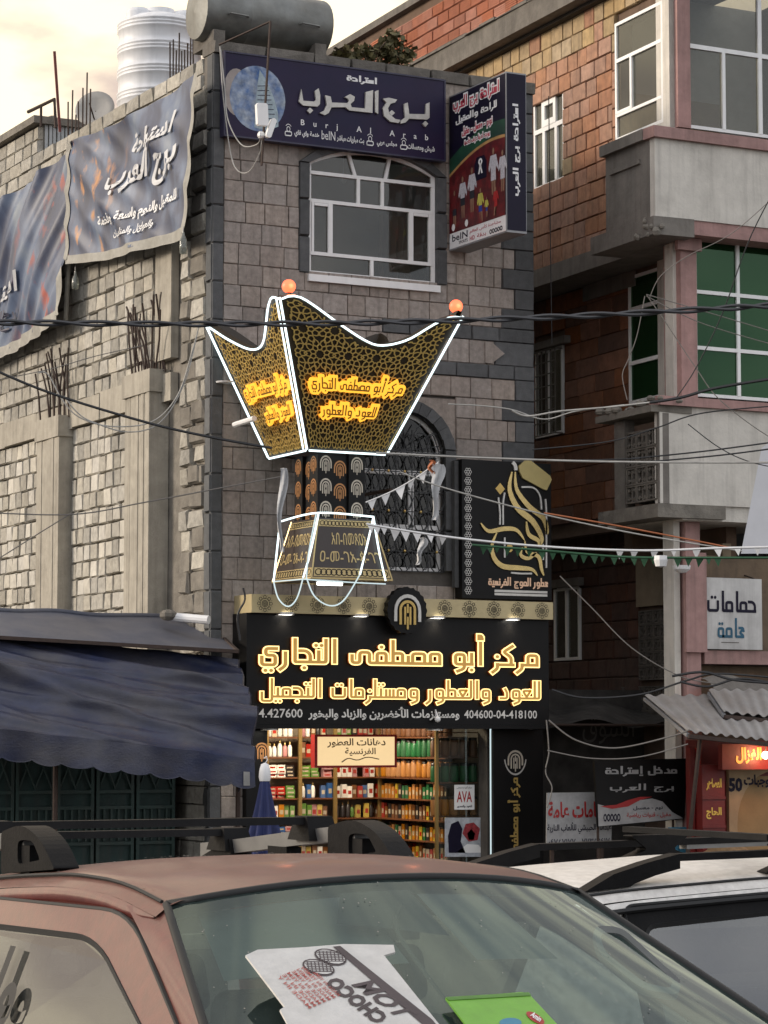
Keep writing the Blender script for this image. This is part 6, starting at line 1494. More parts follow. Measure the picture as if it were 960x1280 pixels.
def fW(u, v, e=0):
    a = Y0p.w(*px2(u, TT)); x, y = px2(u, BT); b = Y1p.w(x, y)
    p = b.lerp(a, v); s = v*(1-v)*4
    k = v+.30*(u-.5)+.12*math.sin(2.2*u)
    rdg = lambda t: 1-2*(math.sin(math.pi*t)**2+.012)**.5
    rb2 = lambda t, w_: math.exp(-(((t % 1)-.5)/w_)**2)
    d = .10*rdg(1.3*k+.2)*s**.4+.10*rb2(2.6*k+.1, .13)*s**.35+.07*rb2(3.7*k+.9*u+.35, .12)*s**.35+.03*rb2(7.3*k-1.3*u, .15)*s+.006*math.sin(40*u+9*v)+(.06*math.sin(25*v)*max(0, u-.85)*6 if u > .85 else 0)
    bulge = .16*math.sin(math.pi*v)*(.4+.6*u)
    p = p+V3((bulge*.2*max(0, u-.8)*4, -d*.75-bulge*.3, d*.8+bulge*.35+e)); return p
MB().grid(fW, 150, 110).build('awning_sheet', m_awn, aw, smooth=True)
nsc = 13
def fV(u, v, e=0):
    x, y = px2(u, BT); top = Y1p.w(x, y)
    dep = .37-.07*abs(math.sin(math.pi*nsc*u))**.5*0-.0
    sc_l = .30+.05*abs(math.sin(math.pi*nsc*u*1.0))**.6
    p = V3(top); q0 = fW(u, 0); p = q0-V3((0, 0, sc_l*(1-v))); p.y -= .02*math.sin(50*u)*(1-v)+.03*(1-v)*math.sin(14*u); return p
MB().grid(fV, 260, 4).build('scalloped_valance', m_awn, aw, smooth=True)
MB().tube([fV(i/200, 0)+V3((0, -.006, 0)) for i in range(201)], .008, 4).build('valance_piping', m_awn, aw)
lp = [fV(.963+.02*k, v) for v in (.08, .55) for k in (0, 1)]; MB().add([p+V3((0, -.012, 0)) for p in lp], [(0, 1, 3, 2)]).build('maker_label', mat('label_grey', (.35, .34, .32)), aw)
def fS(u, v):     # small side cheek at the right end
    a = fW(1, v); return a+V3((.02+.0*u, .5*u, -.05*u-.35*u*(1-v)))
MB().grid(fS, 10, 20).build('awning_cheek', m_awn, aw, smooth=True)
up_ = thing('upper_tarpaulin', (11, 30, 3.8), 'narrow slate grey tarpaulin roof above the navy awning', 'awning')
Y2p, Y3p = Plane((0, 30.6), 0), Plane((0, 29.1), 0)
def fU(u, v, e=0):
    a = Y2p.w(*px2(u, [(0, -120, 760), (.3, 0, 764), (.8, 200, 771), (1, 262, 783)])); b = Y3p.w(*px2(u, [(0, -120, 790), (.3, 0, 797), (1, 297, 815)]))
    p = b.lerp(a, v); p.z += .006*math.sin(31*u+6*v)*v+.008*math.sin(7*u)+.012*math.sin(17*u*u+4)*v; return p
MB().grid(fU, 70, 10).build('tarpaulin_sheet', m_awn2, up_, smooth=True)
MB().tube([fU(i/40, 1)+V3((0, 0, .01)) for i in range(41)], .035, 6).build('rolled_edge', m_awn2, up_, smooth=True)
MB().tube([fU(0, 0), fU(1, 0)], .03, 4).build('frame_bar', m_rebar, up_); MB().tube([fU(1, 0), fU(1, 1)], .03, 4).build('frame_bar', m_rebar, up_)
a_, b_2 = Plane((0, 29.9), 0).w(215, 771), Plane((0, 29.5), 0).w(261, 775); MB().tube([a_, b_2], .055, 10).build('plastic_pipe', m_print_w, None, label='short white plastic pipe lying on the end of the slate tarpaulin', cat='pipe')
MB().ball(a_+V3((-.05, 0, .02)), .12, 8, 5, .6).build('cloth_bundle', m_rough, None, label='grey cloth bundle around the end of the white pipe', cat='cloth')
for i, x in enumerate((8.6, 10.6, 12.9)):
    MB().tube([(x, 28.3, 0.14), (x, 28.3, 2.1)], .03, 6).build('awning_post', m_rebar, aw)
GP = Plane((0, 30.4), 0); m_gate = mat('green_gate_paint', (.03, .075, .065), .6, .3, 4, .2, c2=(.05, .06, .05), c2amt=.6, streak=.4); m_gate2 = mat('green_gate_panel', (.02, .05, .045), .7, .3, 4, .2, streak=.4)
ga = thing('metal_gate', GP.p(GP.u(110, 1000), .14, 0), 'dark green metal gate of several leaves with diamond lattice under the awning', 'gate')
zt_g, zl_g, zp_g, zb_g = GP.v(100, 925), GP.v(100, 990), GP.v(100, 1010), .16
lv = [(-130, -82), (-78, -32), (-28, 17), (19, 68), (71, 117), (120, 167), (170, 218)]
for k, (xa, xb) in enumerate(lv):
    a, b = GP.u(xa, 1000), GP.u(xb, 1000); lf = MB(); lf.pbox(GP, a, b, zb_g, zt_g, -.04, -.02); fo = lf.build('gate_leaf', m_gate2, ga)
    fr = MB(); t = .04
    for (x0, x1, y0, y1) in ((a, a+t, zb_g, zt_g), (b-t, b, zb_g, zt_g), (a+t, b-t, zt_g-t, zt_g), (a+t, b-t, zl_g-t/2, zl_g+t/2), (a+t, b-t, zp_g-t/2, zp_g+t/2), (a+t, b-t, zb_g, zb_g+t), (a+t, b-t, .95, .99)): fr.pbox(GP, x0, x1, y0, y1, -.019, .02)
    fr.build('leaf_frame', m_gate, fo)
    la = MB(); n_ = 2; w_ = (b-a-2*t)/n_; y = zl_g+t/2; hh = (zt_g-t-y)
    for q in range(n_):
        x0 = a+t+q*w_
        la.bar(GP.p(x0, y+.02, 0), GP.p(x0+w_, y+hh*.9, 0), .012); la.bar(GP.p(x0+w_, y+.02, .012), GP.p(x0, y+hh*.9, .012), .012)
    la.build('lattice', m_gate, fo)
    for q in range(4): MB().pbox(GP, a+t+(b-a-2*t)*(q+.6)/4.4, a+t+(b-a-2*t)*(q+.6)/4.4+.025, 1.0, zp_g-t/2, -.019, .008).build('gate_slat', m_gate, fo)
st_ = thing('market_stall', (10.5, 31, .14), 'dark stall body behind the green gate beside the side wall', 'stall')
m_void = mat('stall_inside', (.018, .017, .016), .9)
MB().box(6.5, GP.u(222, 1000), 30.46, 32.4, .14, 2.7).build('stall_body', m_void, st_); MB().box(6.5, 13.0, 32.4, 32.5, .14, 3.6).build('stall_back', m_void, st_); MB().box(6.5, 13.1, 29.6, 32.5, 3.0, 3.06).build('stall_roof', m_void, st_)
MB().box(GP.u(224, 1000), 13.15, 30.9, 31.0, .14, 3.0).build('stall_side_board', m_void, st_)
q_ = GP.w(251, 1015); mb_ = thing('vent_box', q_, 'pale boxy appliance with a round grille in the dark gap beside the gate', 'appliance'); MB().pbox(GP, q_.x-.13, q_.x+.13, q_.z-.17, q_.z+.17, -.2, -.02).build('case', mat('case_grey', (.10, .10, .095)), mb_)
MB().lathe([(.001, .02), (.09, .02), (.1, 0)], GP.p(q_.x, q_.z, -.02), tuple(GP.N), 14).build('grille', m_void, mb_); MB().pbox(GP, q_.x-.05, q_.x+.05, .14, q_.z-.17, -.15, -.05).build('stand', m_void, mb_)
# closed parasol
pc_ = Plane((0, 26.9), 0); pt = pc_.w(331, 972); pa_ = thing('closed_parasol', (pt.x, pt.y, .0), 'folded navy blue parasol with a white tip in front of the shop', 'parasol')
m_navy = mat('parasol_cloth', (.02, .03, .12), .75, .25, 8, .2)
def fP(u, v):
    a = 2*math.pi*u; z = pt.z-1.35*v; r = .045+.27*v**1.1+.0*a; r *= 1+(.10+.22*v)*math.cos(8*a+2*v); return V3((pt.x+r*math.cos(a), pt.y+r*math.sin(a), z+.04*math.cos(8*a)*v))
MB().grid(fP, 96, 20).build('folded_canopy', m_navy, pa_, smooth=True)
MB().lathe([(.06, -.04), (.07, .0), (.065, .08), (.045, .15), (.001, .17)], pt, n=12).build('tip_cover', m_print_w, pa_, smooth=True); MB().tube([pt+V3((.0, 0, .15)), pt+V3((.03, 0, .2)), pt+V3((.02, 0, .24)), pt+V3((-.01, 0, .22))], .008, 5).build('hook', m_print_w, pa_)
MB().bar((pt.x, pt.y, .05), (pt.x, pt.y, pt.z), .022, 8).build('pole', m_rebar, pa_); MB().lathe([(.001, 0), (.25, 0), (.25, .08), (.05, .12), (.05, .2)], (pt.x, pt.y, 0), n=16).build('base', m_cgrey, pa_)
# ================================================================ NOTICES AND SHOP ON THE RIGHT
wp = thing('toilet_sign', RF.w(915, 812, .14), 'white hanging metal sign with black and blue Arabic words beside the pink column', 'sign')
a, b, = RF.uv(879, 811, .14); c, d = RF.uv(952, 724, .14)
m_plate = mat('dirty_white_plate', (.62, .60, .57), .5, .1, 4, .05, grime=.35, streak=.2)
MB().pbox(RF, a, c, b, d, .1, .14).build('plate', m_plate, wp)
Pw = lambda sh, fr, m_: put(onp(RF, .144), sh, (a+(c-a)*fr[0], b+(d-b)*fr[1], a+(c-a)*fr[2], b+(d-b)*fr[3]), 'lettering', m_, wp)
Pw(kufi('حمامات', .62), (.07, .52, .9, .82), m_night); Pw(kufi('عامة', .62), (.24, .16, .7, .44), mat('print_teal', (.02, .12, .2), .5)); Pw(ribbon([(0,0),(1,0)], .02), (.3, .09, .6, .1), m_cgrey)
for x in (a+.1, c-.1): MB().bar(RF.p(x, d, .12), RF.p(x, d+.06, -.1), .012).build('hanger', m_rebar, wp)
# black entrance notice
NP = Plane((0, CY-.2), 0); NPq = Plane(tuple(NP.w(745, 1000))[:2], 4.0)
cs = [NPq.uv(x, y) for x, y in ((748, 1034), (855, 1024), (860, 948), (743, 951))]
en = thing('entrance_sign', NPq.p(cs[0][0], cs[0][1], 0), 'black and white entrance sign with a red wave hanging in the alley mouth', 'sign')
MB().pprism(NPq, cs, -.04, 0).build('sign_board', m_black, en)
def nq(x, y): return NPq.uv(x, y)
def npoly(P, pts, m_, par, d=.004, name='printed_shape'): return put(onp(P, d), ([P.uv(*p) for p in pts], [tuple(range(len(pts)))]), (0, 0, 1, 1), name, m_, par, bb=(0, 0, 1, 1))
m_dimw = mat('print_dim_white', (.42, .41, .4), .6)
npoly(NPq, [(748, 1033), (854, 1023), (840, 1015), (828, 1002), (815, 998), (800, 1000), (785, 1006), (765, 1010), (747, 1005)], m_dimw, en)
npoly(NPq, [(750, 1008), (765, 1011), (785, 1008), (800, 1000), (815, 996), (800, 996), (785, 1000), (770, 1006), (758, 1007)], m_red, en, .006)
for sh, a_, b_2, mm in ((kufi('مدخل إستراحة', .8), (756, 971), (846, 957), m_dimw), (kufi('برج العرب', .6), (762, 991), (842, 979), m_dimw), (fs('نوم - معسل', .02), (791, 1014), (828, 1007), m_night), (fs('مقيل - قنوات رياضية', .02), (783, 1023), (838, 1015), m_red), (merge([ring2(i*.9, .5, .35, .2) for i in range(5)]), (754, 1027), (775, 1017), m_night)):
    put(onp(NPq, .007), sh, (*NPq.uv(*a_), *NPq.uv(*b_2)), 'lettering', mm, en)
# white notice with red writing
wn = thing('painted_notice', NP.w(720, 1062, -.3), 'white painted notice with large red and small black handwriting behind the entrance sign', 'sign')
dW = -.3; cs = [NP.uv(x, y, dW) for x, y in ((683, 1062), (764, 1057), (766, 990), (684, 991))]
MB().pprism(NP, cs, dW-.02, dW).build('notice_board', m_dimw, wn)
for sh, a_, b_2, mm in ((fs('حمامات عامة', .03), (685, 1023), (762, 1001), m_red), (fs('عبدالله الحبيشي للألعاب النارية', .02), (684, 1043), (764, 1027), m_night), (fs('٧١٤٩٨٣٧٧ - ٧٧١٧٨٧٤٠', .01), (686, 1056), (762, 1047), m_night)):
    put(onp(NP, dW+.004), sh, pxbox(NP, a_, b_2, dW), 'lettering', mm, wn)
MB().pbox(NP, NP.u(690, 1050, dW), NP.u(694, 1050, dW), .14, cs[0][1], dW-.06, dW-.03).build('notice_leg', m_rebar, wn); MB().pbox(NP, NP.u(752, 1050, dW), NP.u(756, 1050, dW), .14, cs[0][1], dW-.06, dW-.03).build('notice_leg', m_rebar, wn)
for x in (752, 846): MB().bar(NPq.p(NPq.u(x, 1030), .14, -.08), NPq.p(NPq.u(x, 1030), cs[2][1]+.3, -.08), .018, 6).build('sign_post', m_rebar, en)
m_blu = mat('blue_paint', (.06, .25, .38), .6, .2, 5, .1, grime=.3)
bd = thing('blue_door', NP.w(850, 1060, .1), 'narrow bright blue painted door leaf between the notices and the red cabinet', 'door')
for (xa, xb) in ((838, 842), (844, 848), (850, 859)): MB().pbox(NP, NP.u(xa, 1050, .1), NP.u(xb, 1050, .1), .14, NP.v(850, 1034, .1), .05, .1).build('door_board', m_blu, bd)
# red kiosk shop
m_redp = mat('red_shop_paint', (.2, .016, .012), .5, .25, 4, .1, grime=.4); m_creamp = mat('cream_shop_paint', (.5, .36, .2), .7, .2, 3, .1, grime=.3); m_yel = mat('yellow_letter', (.65, .45, .08), .5, emit=(1, .6, .1), es=.12)
rk = thing('red_kiosk', RF.w(920, 1060, .6), 'red and cream snack shop front under the corrugated canopy', 'kiosk')
def rbx(xa, ya, xb, yb, d0, d1, m_, nm): u0, v0 = RF.uv(xa, ya, d1); u1, v1 = RF.uv(xb, yb, d1); return MB().pbox(RF, u0, u1, v0, v1, d0, d1).build(nm, m_, rk)
zg_ = RF.v(900, 1150, .6)
MB().pbox(RF, RF.u(861, 1000, .5), pu1, .14, RF.v(900, 925, .5), .44, .5).build('kiosk_wall', m_redp, rk)
u0, u1 = RF.u(878, 1000, .75), RF.u(906, 1000, .75)
MB().pbox(RF, u0, u1, .14, RF.v(890, 956, .75), .62, .75).build('red_cabinet', m_redp, rk)
MB().pbox(RF, RF.u(863, 1000, .6), RF.u(869, 1000, .6), .14, RF.v(866, 935, .6), .52, .6).build('door_post', m_redp, rk); MB().pbox(RF, RF.u(871, 1000, .6), RF.u(876, 1000, .6), .14, RF.v(866, 935, .6), .52, .6).build('door_post', m_red, rk)
for (y, h, w_) in ((979, 12, 'العصائر'), (1015, 12, 'الحاج'), (1052, 12, 'الفول')):
    put(onp(RF, .755), fs(w_, .04), pxbox(RF, (883, y+h/2+3), (902, y-h/2), .755), 'lettering', m_yel, rk)
    MB().pbox(RF, u0-.01, u1+.01, RF.v(890, y+20, .75), RF.v(890, y+17, .75), .74, .765).build('cabinet_trim', m_redp, rk)
rbx(903, 962, 1010, 930, .86, .95, m_redp, 'sign_beam')
put(onp(RF, .955), fs('الغزال', .05), pxbox(RF, (920, 955), (952, 934), .955), 'lettering', mat('lit_orange', (.6, .3, .05), .5, emit=(1, .35, .05), es=.8), rk)
# cream wall with an arch
ua_, ub_ = RF.u(908, 1000, .5), pu1; ax_ = RF.u(965, 1000, .5); ar = ax_-RF.u(918, 1000, .5); zc_ = RF.v(940, 1030, .5)
poly = [(ua_, .14), (ua_, RF.v(908, 962, .5)), (pu1, RF.v(908, 962, .5)), (pu1, zc_)]+[(ax_+ar*math.cos(a), zc_+ar*1.15*math.sin(a)) for a in [math.pi*i/14 for i in range(1, 15)]]+[(ax_-ar, .14)]
MB().pprism(RF, poly, .501, .56).build('cream_arch', m_creamp, rk)
MB().pbox(RF, ax_-ar, pu1, .14, RF.v(940, 970, .4), .495, .53).build('inner_panel', mat('tan_panel', (.38, .24, .1), .7, .2, 3), rk)
put(onp(RF, .565), lat('50', .05), pxbox(RF, (911, 990), (928, 972), .565), 'lettering', m_night, rk); put(onp(RF, .565), fs('وجبات', .04), pxbox(RF, (930, 985), (962, 968), .565), 'lettering', m_night, rk)
q_ = RF.w(957, 944, 1.05); lamp_ = thing('bare_bulb', q_, 'bright bare bulb glowing warm under the corrugated canopy', 'bulb'); MB().ball(q_, .05, 12, 8).build('bulb_glass', emi('bulb_warm', (1, .75, .5), 16), lamp_, smooth=True); MB().bar(q_+V3((0, 0, .04)), q_+V3((0, 0, .25)), .008).build('bulb_wire', m_wire, lamp_)
pl = bpy.data.lights.new('bulb_light', 'POINT'); pl.energy = 11; pl.color = (1, .45, .22); pl.shadow_soft_size = .06; po_ = bpy.data.objects.new('bulb_light', pl); COL.objects.link(po_); po_.location = q_+V3((0, -.08, 0)); po_.parent = lamp_; po_.matrix_parent_inverse = Matrix.Translation(-V3(lamp_.location))
m_corr = mat('corrugated_tin', (.42, .40, .38), .55, .2, 6, .1, metal=.2, c2=(.25, .2, .16), c2amt=.6, grime=.25)
def corr(name, label, TLp, TRp, BRp, BLp, dT, dB, n):
    A = RF.w(*TLp, dT); B_ = RF.w(*TRp, dT); C = RF.w(*BRp, dB); D_ = RF.w(*BLp, dB)
    t = thing(name, (A+D_)/2, label, 'canopy')
    def f(u, v): return D_.lerp(C, u).lerp(A.lerp(B_, u), v)+V3((0, 0, .017*math.sin(2*math.pi*n*u)))
    b = MB().grid(f, n*8, 3); b.grid(lambda u, v: f(u, v)-V3((0, 0, .004)), n*8, 3); b.build('tin_sheet', m_corr, t, smooth=True)
    MB().tube([D_-V3((0, 0, .06)), C-V3((0, 0, .06))], .035, 4).build('front_beam', m_rebar, t)
    MB().tube([A-V3((0, 0, .05)), D_-V3((0, 0, .05))], .03, 4).build('end_beam', m_metal, t)
    return t, D_, C
t, Dq, Cq = corr('tin_canopy', 'corrugated tin canopy over the red kiosk, rusty front beam', (806, 869), (1010, 868), (1010, 930), (860, 914), .2, 1.9, 12)
for p in (Dq+V3((.25, .1, -.05)),): MB().bar((p.x-.1, p.y+.3, .14), p, .03, 6).build('canopy_post', m_rebar, t)
corr('tin_canopy', 'smaller corrugated tin sheet overlapping above the first canopy', (886, 862), (1010, 862), (1010, 900), (905, 890), .5, 1.2, 8)
MB().grid(lambda u, v: RF.p(RF.u(868, 850)+.0+u*2, 3.05+.06*math.sin(9*u+5*v)-.35*v, .15+v*.6), 16, 6).build('sack_heap', m_plasg, None, label='crumpled grey sheeting heaped above the tin canopies', cat='sheeting')
MB().grid(lambda u, v: RF.p(RF.u(885, 1060, 1.3)+u*.9, RF.v(900, 1066, 1.3)-.1+.22*math.sin(math.pi*u)*math.sin(math.pi*v)**.5+.02*math.sin(20*u), 1.3-.5*v), 16, 8).build('brown_sack', mat('sacking', (.3, .2, .1), .9, .3, 20, .4), None, label='brown sack lying before the red cabinet', cat='sack')
# white tarpaulin hanging at the right edge
TPp = Plane((0, 23.5), 0); cs = [TPp.uv(x, y) for x, y in ((926, 692), (1010, 692), (1010, 520), (952, 560))]
def fT(u, v): 
    a = (cs[0][0]+(cs[1][0]-cs[0][0])*u, cs[0][1]+(cs[1][1]-cs[0][1])*u); b = (cs[3][0]+(cs[2][0]-cs[3][0])*u, cs[3][1]+(cs[2][1]-cs[3][1])*u)
    return TPp.p(a[0]+(b[0]-a[0])*v, a[1]+(b[1]-a[1])*v, .03*math.sin(9*u+3*v)*u)
MB().grid(fT, 20, 20).build('white_banner', mat('white_tarp', (.66, .65, .66), .6, .06, 4, .05), None, smooth=True, label='plain white cloth banner hanging from a rope at the right edge', cat='banner')
# ================================================================ CABLES, ROPES, BUNTING
def wire(name, pix, t, r, m_, label, n=5, cat='cable', group=None, kk=8):
    ts = t if isinstance(t, (list, tuple)) else [t]*len(pix)
    P = spline([at(x, y, ts[i]) for i, (x, y) in enumerate(pix)], kk); return MB().tube(P, r, n).build(name, m_, None, label=label, cat=cat, group=group), P
m_wl = mat('cable_sheen', (.05, .05, .055), .35, 0, bump=0)
main = [(-60, 400), (0, 403), (250, 405), (480, 403), (720, 395), (960, 382), (1030, 378)]
P_ = spline([at(x, y, 21) for x, y in main], 30)
for k in range(2): MB().tube([p+V3((0, .016*math.cos(i*.45+math.pi*k), .016*math.sin(i*.45+math.pi*k))) for i, p in enumerate(P_)], .015, 6).build('power_cable', m_wl, None, label=('upper' if k else 'lower')+' strand of the thick twisted black cable crossing the whole street', cat='cable', group='twisted strands of the thick street cable')
W_ = [('power_cable', [(-30, 452), (60, 490), (180, 527), (262, 546), (340, 560)], 26, .014, m_wire, 'dark cable descending from the left edge to the burner sign'),
 ('power_cable', [(-30, 640), (90, 643), (180, 628), (270, 611), (350, 596)], 26, .007, m_wireg, 'thin pale wire rising across the two concrete columns'),
 ('power_cable', [(-30, 716), (40, 672), (90, 641)], 26, .006, m_wireg, 'short thin wire crossing the lower left blockwork'),
 ('power_cable', [(48, 466), (60, 468), (78, 500), (100, 522), (140, 533), (190, 527), (222, 494), (240, 440), (250, 402)], 28, .007, m_cord, 'pale slack wire looping over the tops of the concrete columns'),
 ('power_cable', [(80, 495), (96, 515), (115, 527), (160, 540), (200, 528), (230, 480), (247, 415)], 28, .007, m_cord, 'second pale slack wire looping below the first one'),
 ('power_cable', [(-20, 478), (60, 462), (120, 445), (178, 432)], 28, .005, m_wireg, 'thin straight wire running up to the rusty bars of the second column'),
 ('rope', [(470, 566), (600, 572), (760, 577), (955, 578), (1000, 577)], 25, .011, m_cord, 'pale rope stretched level from the burner sign to the right edge'),
 ('rope', [(476, 562), (560, 569), (700, 575), (800, 573)], 25.4, .007, m_wire, 'thin black wire running just above the level pale rope'),
 ('rope', [(500, 590), (560, 611), (680, 643), (800, 668), (928, 689)], 25, .008, m_cord, 'pale rope slanting down to the corner of the white banner'),
 ('rope', [(680, 641), (760, 655), (860, 674), (925, 687)], 25.1, .009, mat('orange_rope', (.5, .16, .06), .7), 'orange rope slanting beside the pale one'),
 ('rope', [(458, 655), (560, 671), (680, 683), (800, 688), (900, 685), (1000, 683)], 24.6, .012, m_print_w, 'white bunting string crossing before the perfume sign'),
 ('rope', [(590, 681), (680, 688), (780, 696), (880, 697), (1000, 697)], 24.4, .012, mat('green_string', (.03, .12, .05), .7), 'green bunting string crossing below the white one'),
 ('power_cable', [(640, 513), (660, 520), (700, 514), (760, 509), (812, 503)], 29, .012, m_cord, 'pale cable sagging across the alley to the lower parapet'),
 ('power_cable', [(560, 505), (600, 507), (640, 512), (680, 524), (720, 514), (780, 506)], 29.2, .008, m_cord, 'second pale cable sagging lower across the alley'),
 ('power_cable', [(812, 503), (850, 497), (900, 484), (1000, 468)], 29, .018, m_wire, 'thick black cable rising from the lower parapet to the right edge'),
 ('power_cable', [(665, 562), (760, 552), (820, 535), (880, 516), (1000, 505)], 29, .008, m_wire, 'black wire rising over the pierced parapet'),
 ('power_cable', [(790, 573), (880, 564), (1000, 548)], 28, .009, m_wire, 'black wire above the lower white parapet, steeper one'),
 ('power_cable', [(800, 578), (900, 569), (1000, 556)], 28, .009, m_wire, 'black wire close under the steeper one at the lower white parapet'),
 ('power_cable', [(1000, 180), (940, 292), (903, 392), (870, 460), (845, 498)], 29, .007, m_wire, 'thin wire swinging down across the green window panes'),
 ('power_cable', [(1000, 215), (920, 288), (860, 320), (826, 345), (812, 372)], 30, .005, m_wireg, 'fine wire from the side window up to the right edge'),
 ('power_cable', [(808, 368), (830, 400), (870, 460), (900, 500), (960, 545), (1000, 560)], 30, .006, m_wireg, 'fine wire dropping from the side window across the parapet'),
 ('power_cable', [(808, 368), (900, 395), (1000, 425)], 30, .006, m_wireg, 'fine wire running right from the side window, upper'),
 ('power_cable', [(808, 370), (880, 405), (1000, 440)], 30, .006, m_wireg, 'fine wire running right from the side window, lower'),
 ('power_cable', [(806, 370), (796, 420), (785, 450), (778, 470), (784, 500)], 31, .006, m_wireg, 'fine slack wire hanging beside the side window'),
 ('power_cable', [(860, 530), (900, 560), (940, 578), (1000, 590)], 29, .006, m_wire, 'thin wire sloping down over the lower white parapet'),
 ('power_cable', [(700, 720), (740, 760), (790, 810), (850, 845), (900, 855)], 30, .007, m_wireg, 'loose wire slanting down the dark alley wall'),
 ('power_cable', [(690, 862), (730, 872), (800, 868), (860, 850), (900, 842), (1000, 850)], 29.5, .012, m_wire, 'black cable bundle sagging over the alley'),
 ('power_cable', [(840, 845), (880, 840), (920, 850), (1000, 856)], 29.3, .016, m_wire, 'thick black cable lying along the tops of the tin canopies'),
 ('power_cable', [(850, 852), (885, 858), (930, 848), (1000, 862)], 29.3, .014, m_wire, 'second thick black cable along the tops of the tin canopies'),
 ('power_cable', [(686, 900), (720, 925), (770, 935), (840, 920), (862, 912)], 29.5, .010, m_wireg, 'grey cable sagging under the alley canopy'),
 ('power_cable', [(684, 938), (740, 948), (800, 946), (860, 930)], 29.4, .008, m_wireg, 'grey cable sagging above the entrance sign'),
 ('power_cable', [(684, 1010), (690, 985), (682, 965), (686, 940), (683, 900)], 30, .008, m_wireg, 'grey cable hanging down beside the shop pillar'),
 ('power_cable', [(300, 800), (297, 770), (306, 750), (304, 735)], 29, .012, m_wire, 'black cable bending up beside the left end of the fascia'),
 ('power_cable', [(686, 120), (688, 300), (690, 430)], 35, .007, m_wire, 'thin wire hanging down the tiled wall beside the light box')]
for a in W_: wire(*a)
fl_m = m_print_w
def flags(P, i0, i1, step, size, m_, label, group, seed=1):
    r = random.Random(seed); n = 0
    for i in range(i0, min(i1, len(P)-1), step):
        p = P[i]; d = (P[i+1]-P[i]).normalized(); s = size*r.uniform(.7, 1.1); sw_ = V3((0, r.uniform(-.03, .03), 0)); n += 1
        o = MB().add([p, p+d*s, p+d*s*.5-V3((0, 0, s*1.1))+sw_], [(0, 1, 2)]).build('pennant', m_, None, label='%s, %s from left' % (label, ORD[n-1]), cat='pennant', group=group)
_, Pw1 = wire('rope', [(457, 628), (490, 614), (520, 597), (541, 582)], 27.5, .008, fl_m, 'white pennant string rising before the arched grille')
flags(Pw1, 1, 24, 4, .13, fl_m, 'white pennant on the short string rising before the arched grille', 'white pennants before the arched grille', 3)
_, Pw2 = wire('rope', [(458, 654), (500, 662), (560, 671)], 24.7, .006, fl_m, 'thin white string doubling the first stretch of the long white bunting')
flags(Pw2, 0, 16, 2, .10, fl_m, 'white pennant on the long string left of the perfume sign', 'white pennants left of the perfume sign', 4)
_, Pw3 = wire('rope', [(770, 688), (830, 688), (900, 685), (960, 684)], 24.7, .006, fl_m, 'thin white string doubling the last stretch of the long white bunting')
flags(Pw3, 0, 24, 3, .08, fl_m, 'white pennant on the long string near the pink column', 'white pennants near the pink column', 5)
_, Pw4 = wire('rope', [(600, 682), (700, 691), (800, 697), (900, 698)], 24.5, .006, bpy.data.materials['green_string'], 'thin green string doubling the green bunting')
flags(Pw4, 0, 24, 1, .075, bpy.data.materials['green_string'], 'small dark green pennant on the long green string', 'green pennants on the long green string', 6)
m_rag = mat('white_rag', (.5, .5, .5), .9, .15, 10, .2)
def rag(pix, t, wd, label):
    P = spline([at(x, y, t) for x, y in pix], 5); n = len(P)
    b = MB().grid(lambda u, v: P[min(n-1, int(v*(n-1)))]+V3(((u-.5)*wd*(1-.5*v)+.02*math.sin(v*9), .03*math.sin(u*9+v*7), 0)), 8, n-1); return b.build('rag', m_rag, None, smooth=True, label=label, cat='cloth')
rag([(548, 580), (546, 610), (543, 650)], 27.4, .14, 'long white rag hanging from the top of the short pennant string'); rag([(540, 575), (538, 585), (541, 592)], 27.4, .05, 'small rusty brown scrap tied at the top of the short pennant string').data.materials[0] = bpy.data.materials['orange_rope']
rag([(529, 672), (526, 690), (521, 706)], 24.9, .07, 'small white rag hanging below the long white string'); rag([(355, 585), (352, 620), (350, 662), (352, 690)], 29.2, .085, 'white rag hanging down left of the burner sign')
# little wall lamps near the left edge of the facade, and the tube lamp left of the burner
q_ = F.w(282, 479, .06); MB().lathe([(.001, 0), (.12, 0), (.13, .02), (.001, .03)], q_, (0, 0, 1), 14).build('wall_plate_lamp', m_print_w, None, label='small flat white lamp on the stone wall left of the burner bowl', cat='lamp')
a_, b_2 = F.w(293, 531, .3), F.w(318, 523, .9); MB().tube([a_, b_2], .035, 8).build('tube_lamp', m_print_w, None, label='short unlit white tube lamp poking out left of the burner bowl', cat='lamp')
q_ = RF.w(852, 707, .3); MB().lathe([(.12, 0), (.11, -.05), (.06, -.09), (.001, -.1)], q_, (0, 0, 1), 14).build('bowl_lamp', m_print_w, None, label='white half bowl lamp on the pink column', cat='lamp')
q_ = at(826, 700, 24.4); MB().lathe([(.06, .04), (.065, 0), (.05, -.06), (.001, -.07)], q_, (0, 0, 1), 10).build('plastic_cup', m_print_w, None, label='white plastic cup hanging on the green bunting string', cat='cup')
# hills far away close the street
def hill(u, v):
    a = 2*math.pi*u; r = 330+v*160; h = (18+9*math.sin(5*a+1)+6*math.sin(11*a)+4*math.sin(23*a+2))*math.sin(math.pi*min(1, v*1.0))
    return V3((r*math.cos(a), r*math.sin(a), h-1))
MB().grid(hill, 160, 8).build('hills', mat('hill_rock', (.13, .11, .09), .95, .3, .05, .2), None, smooth=True, kind='structure')
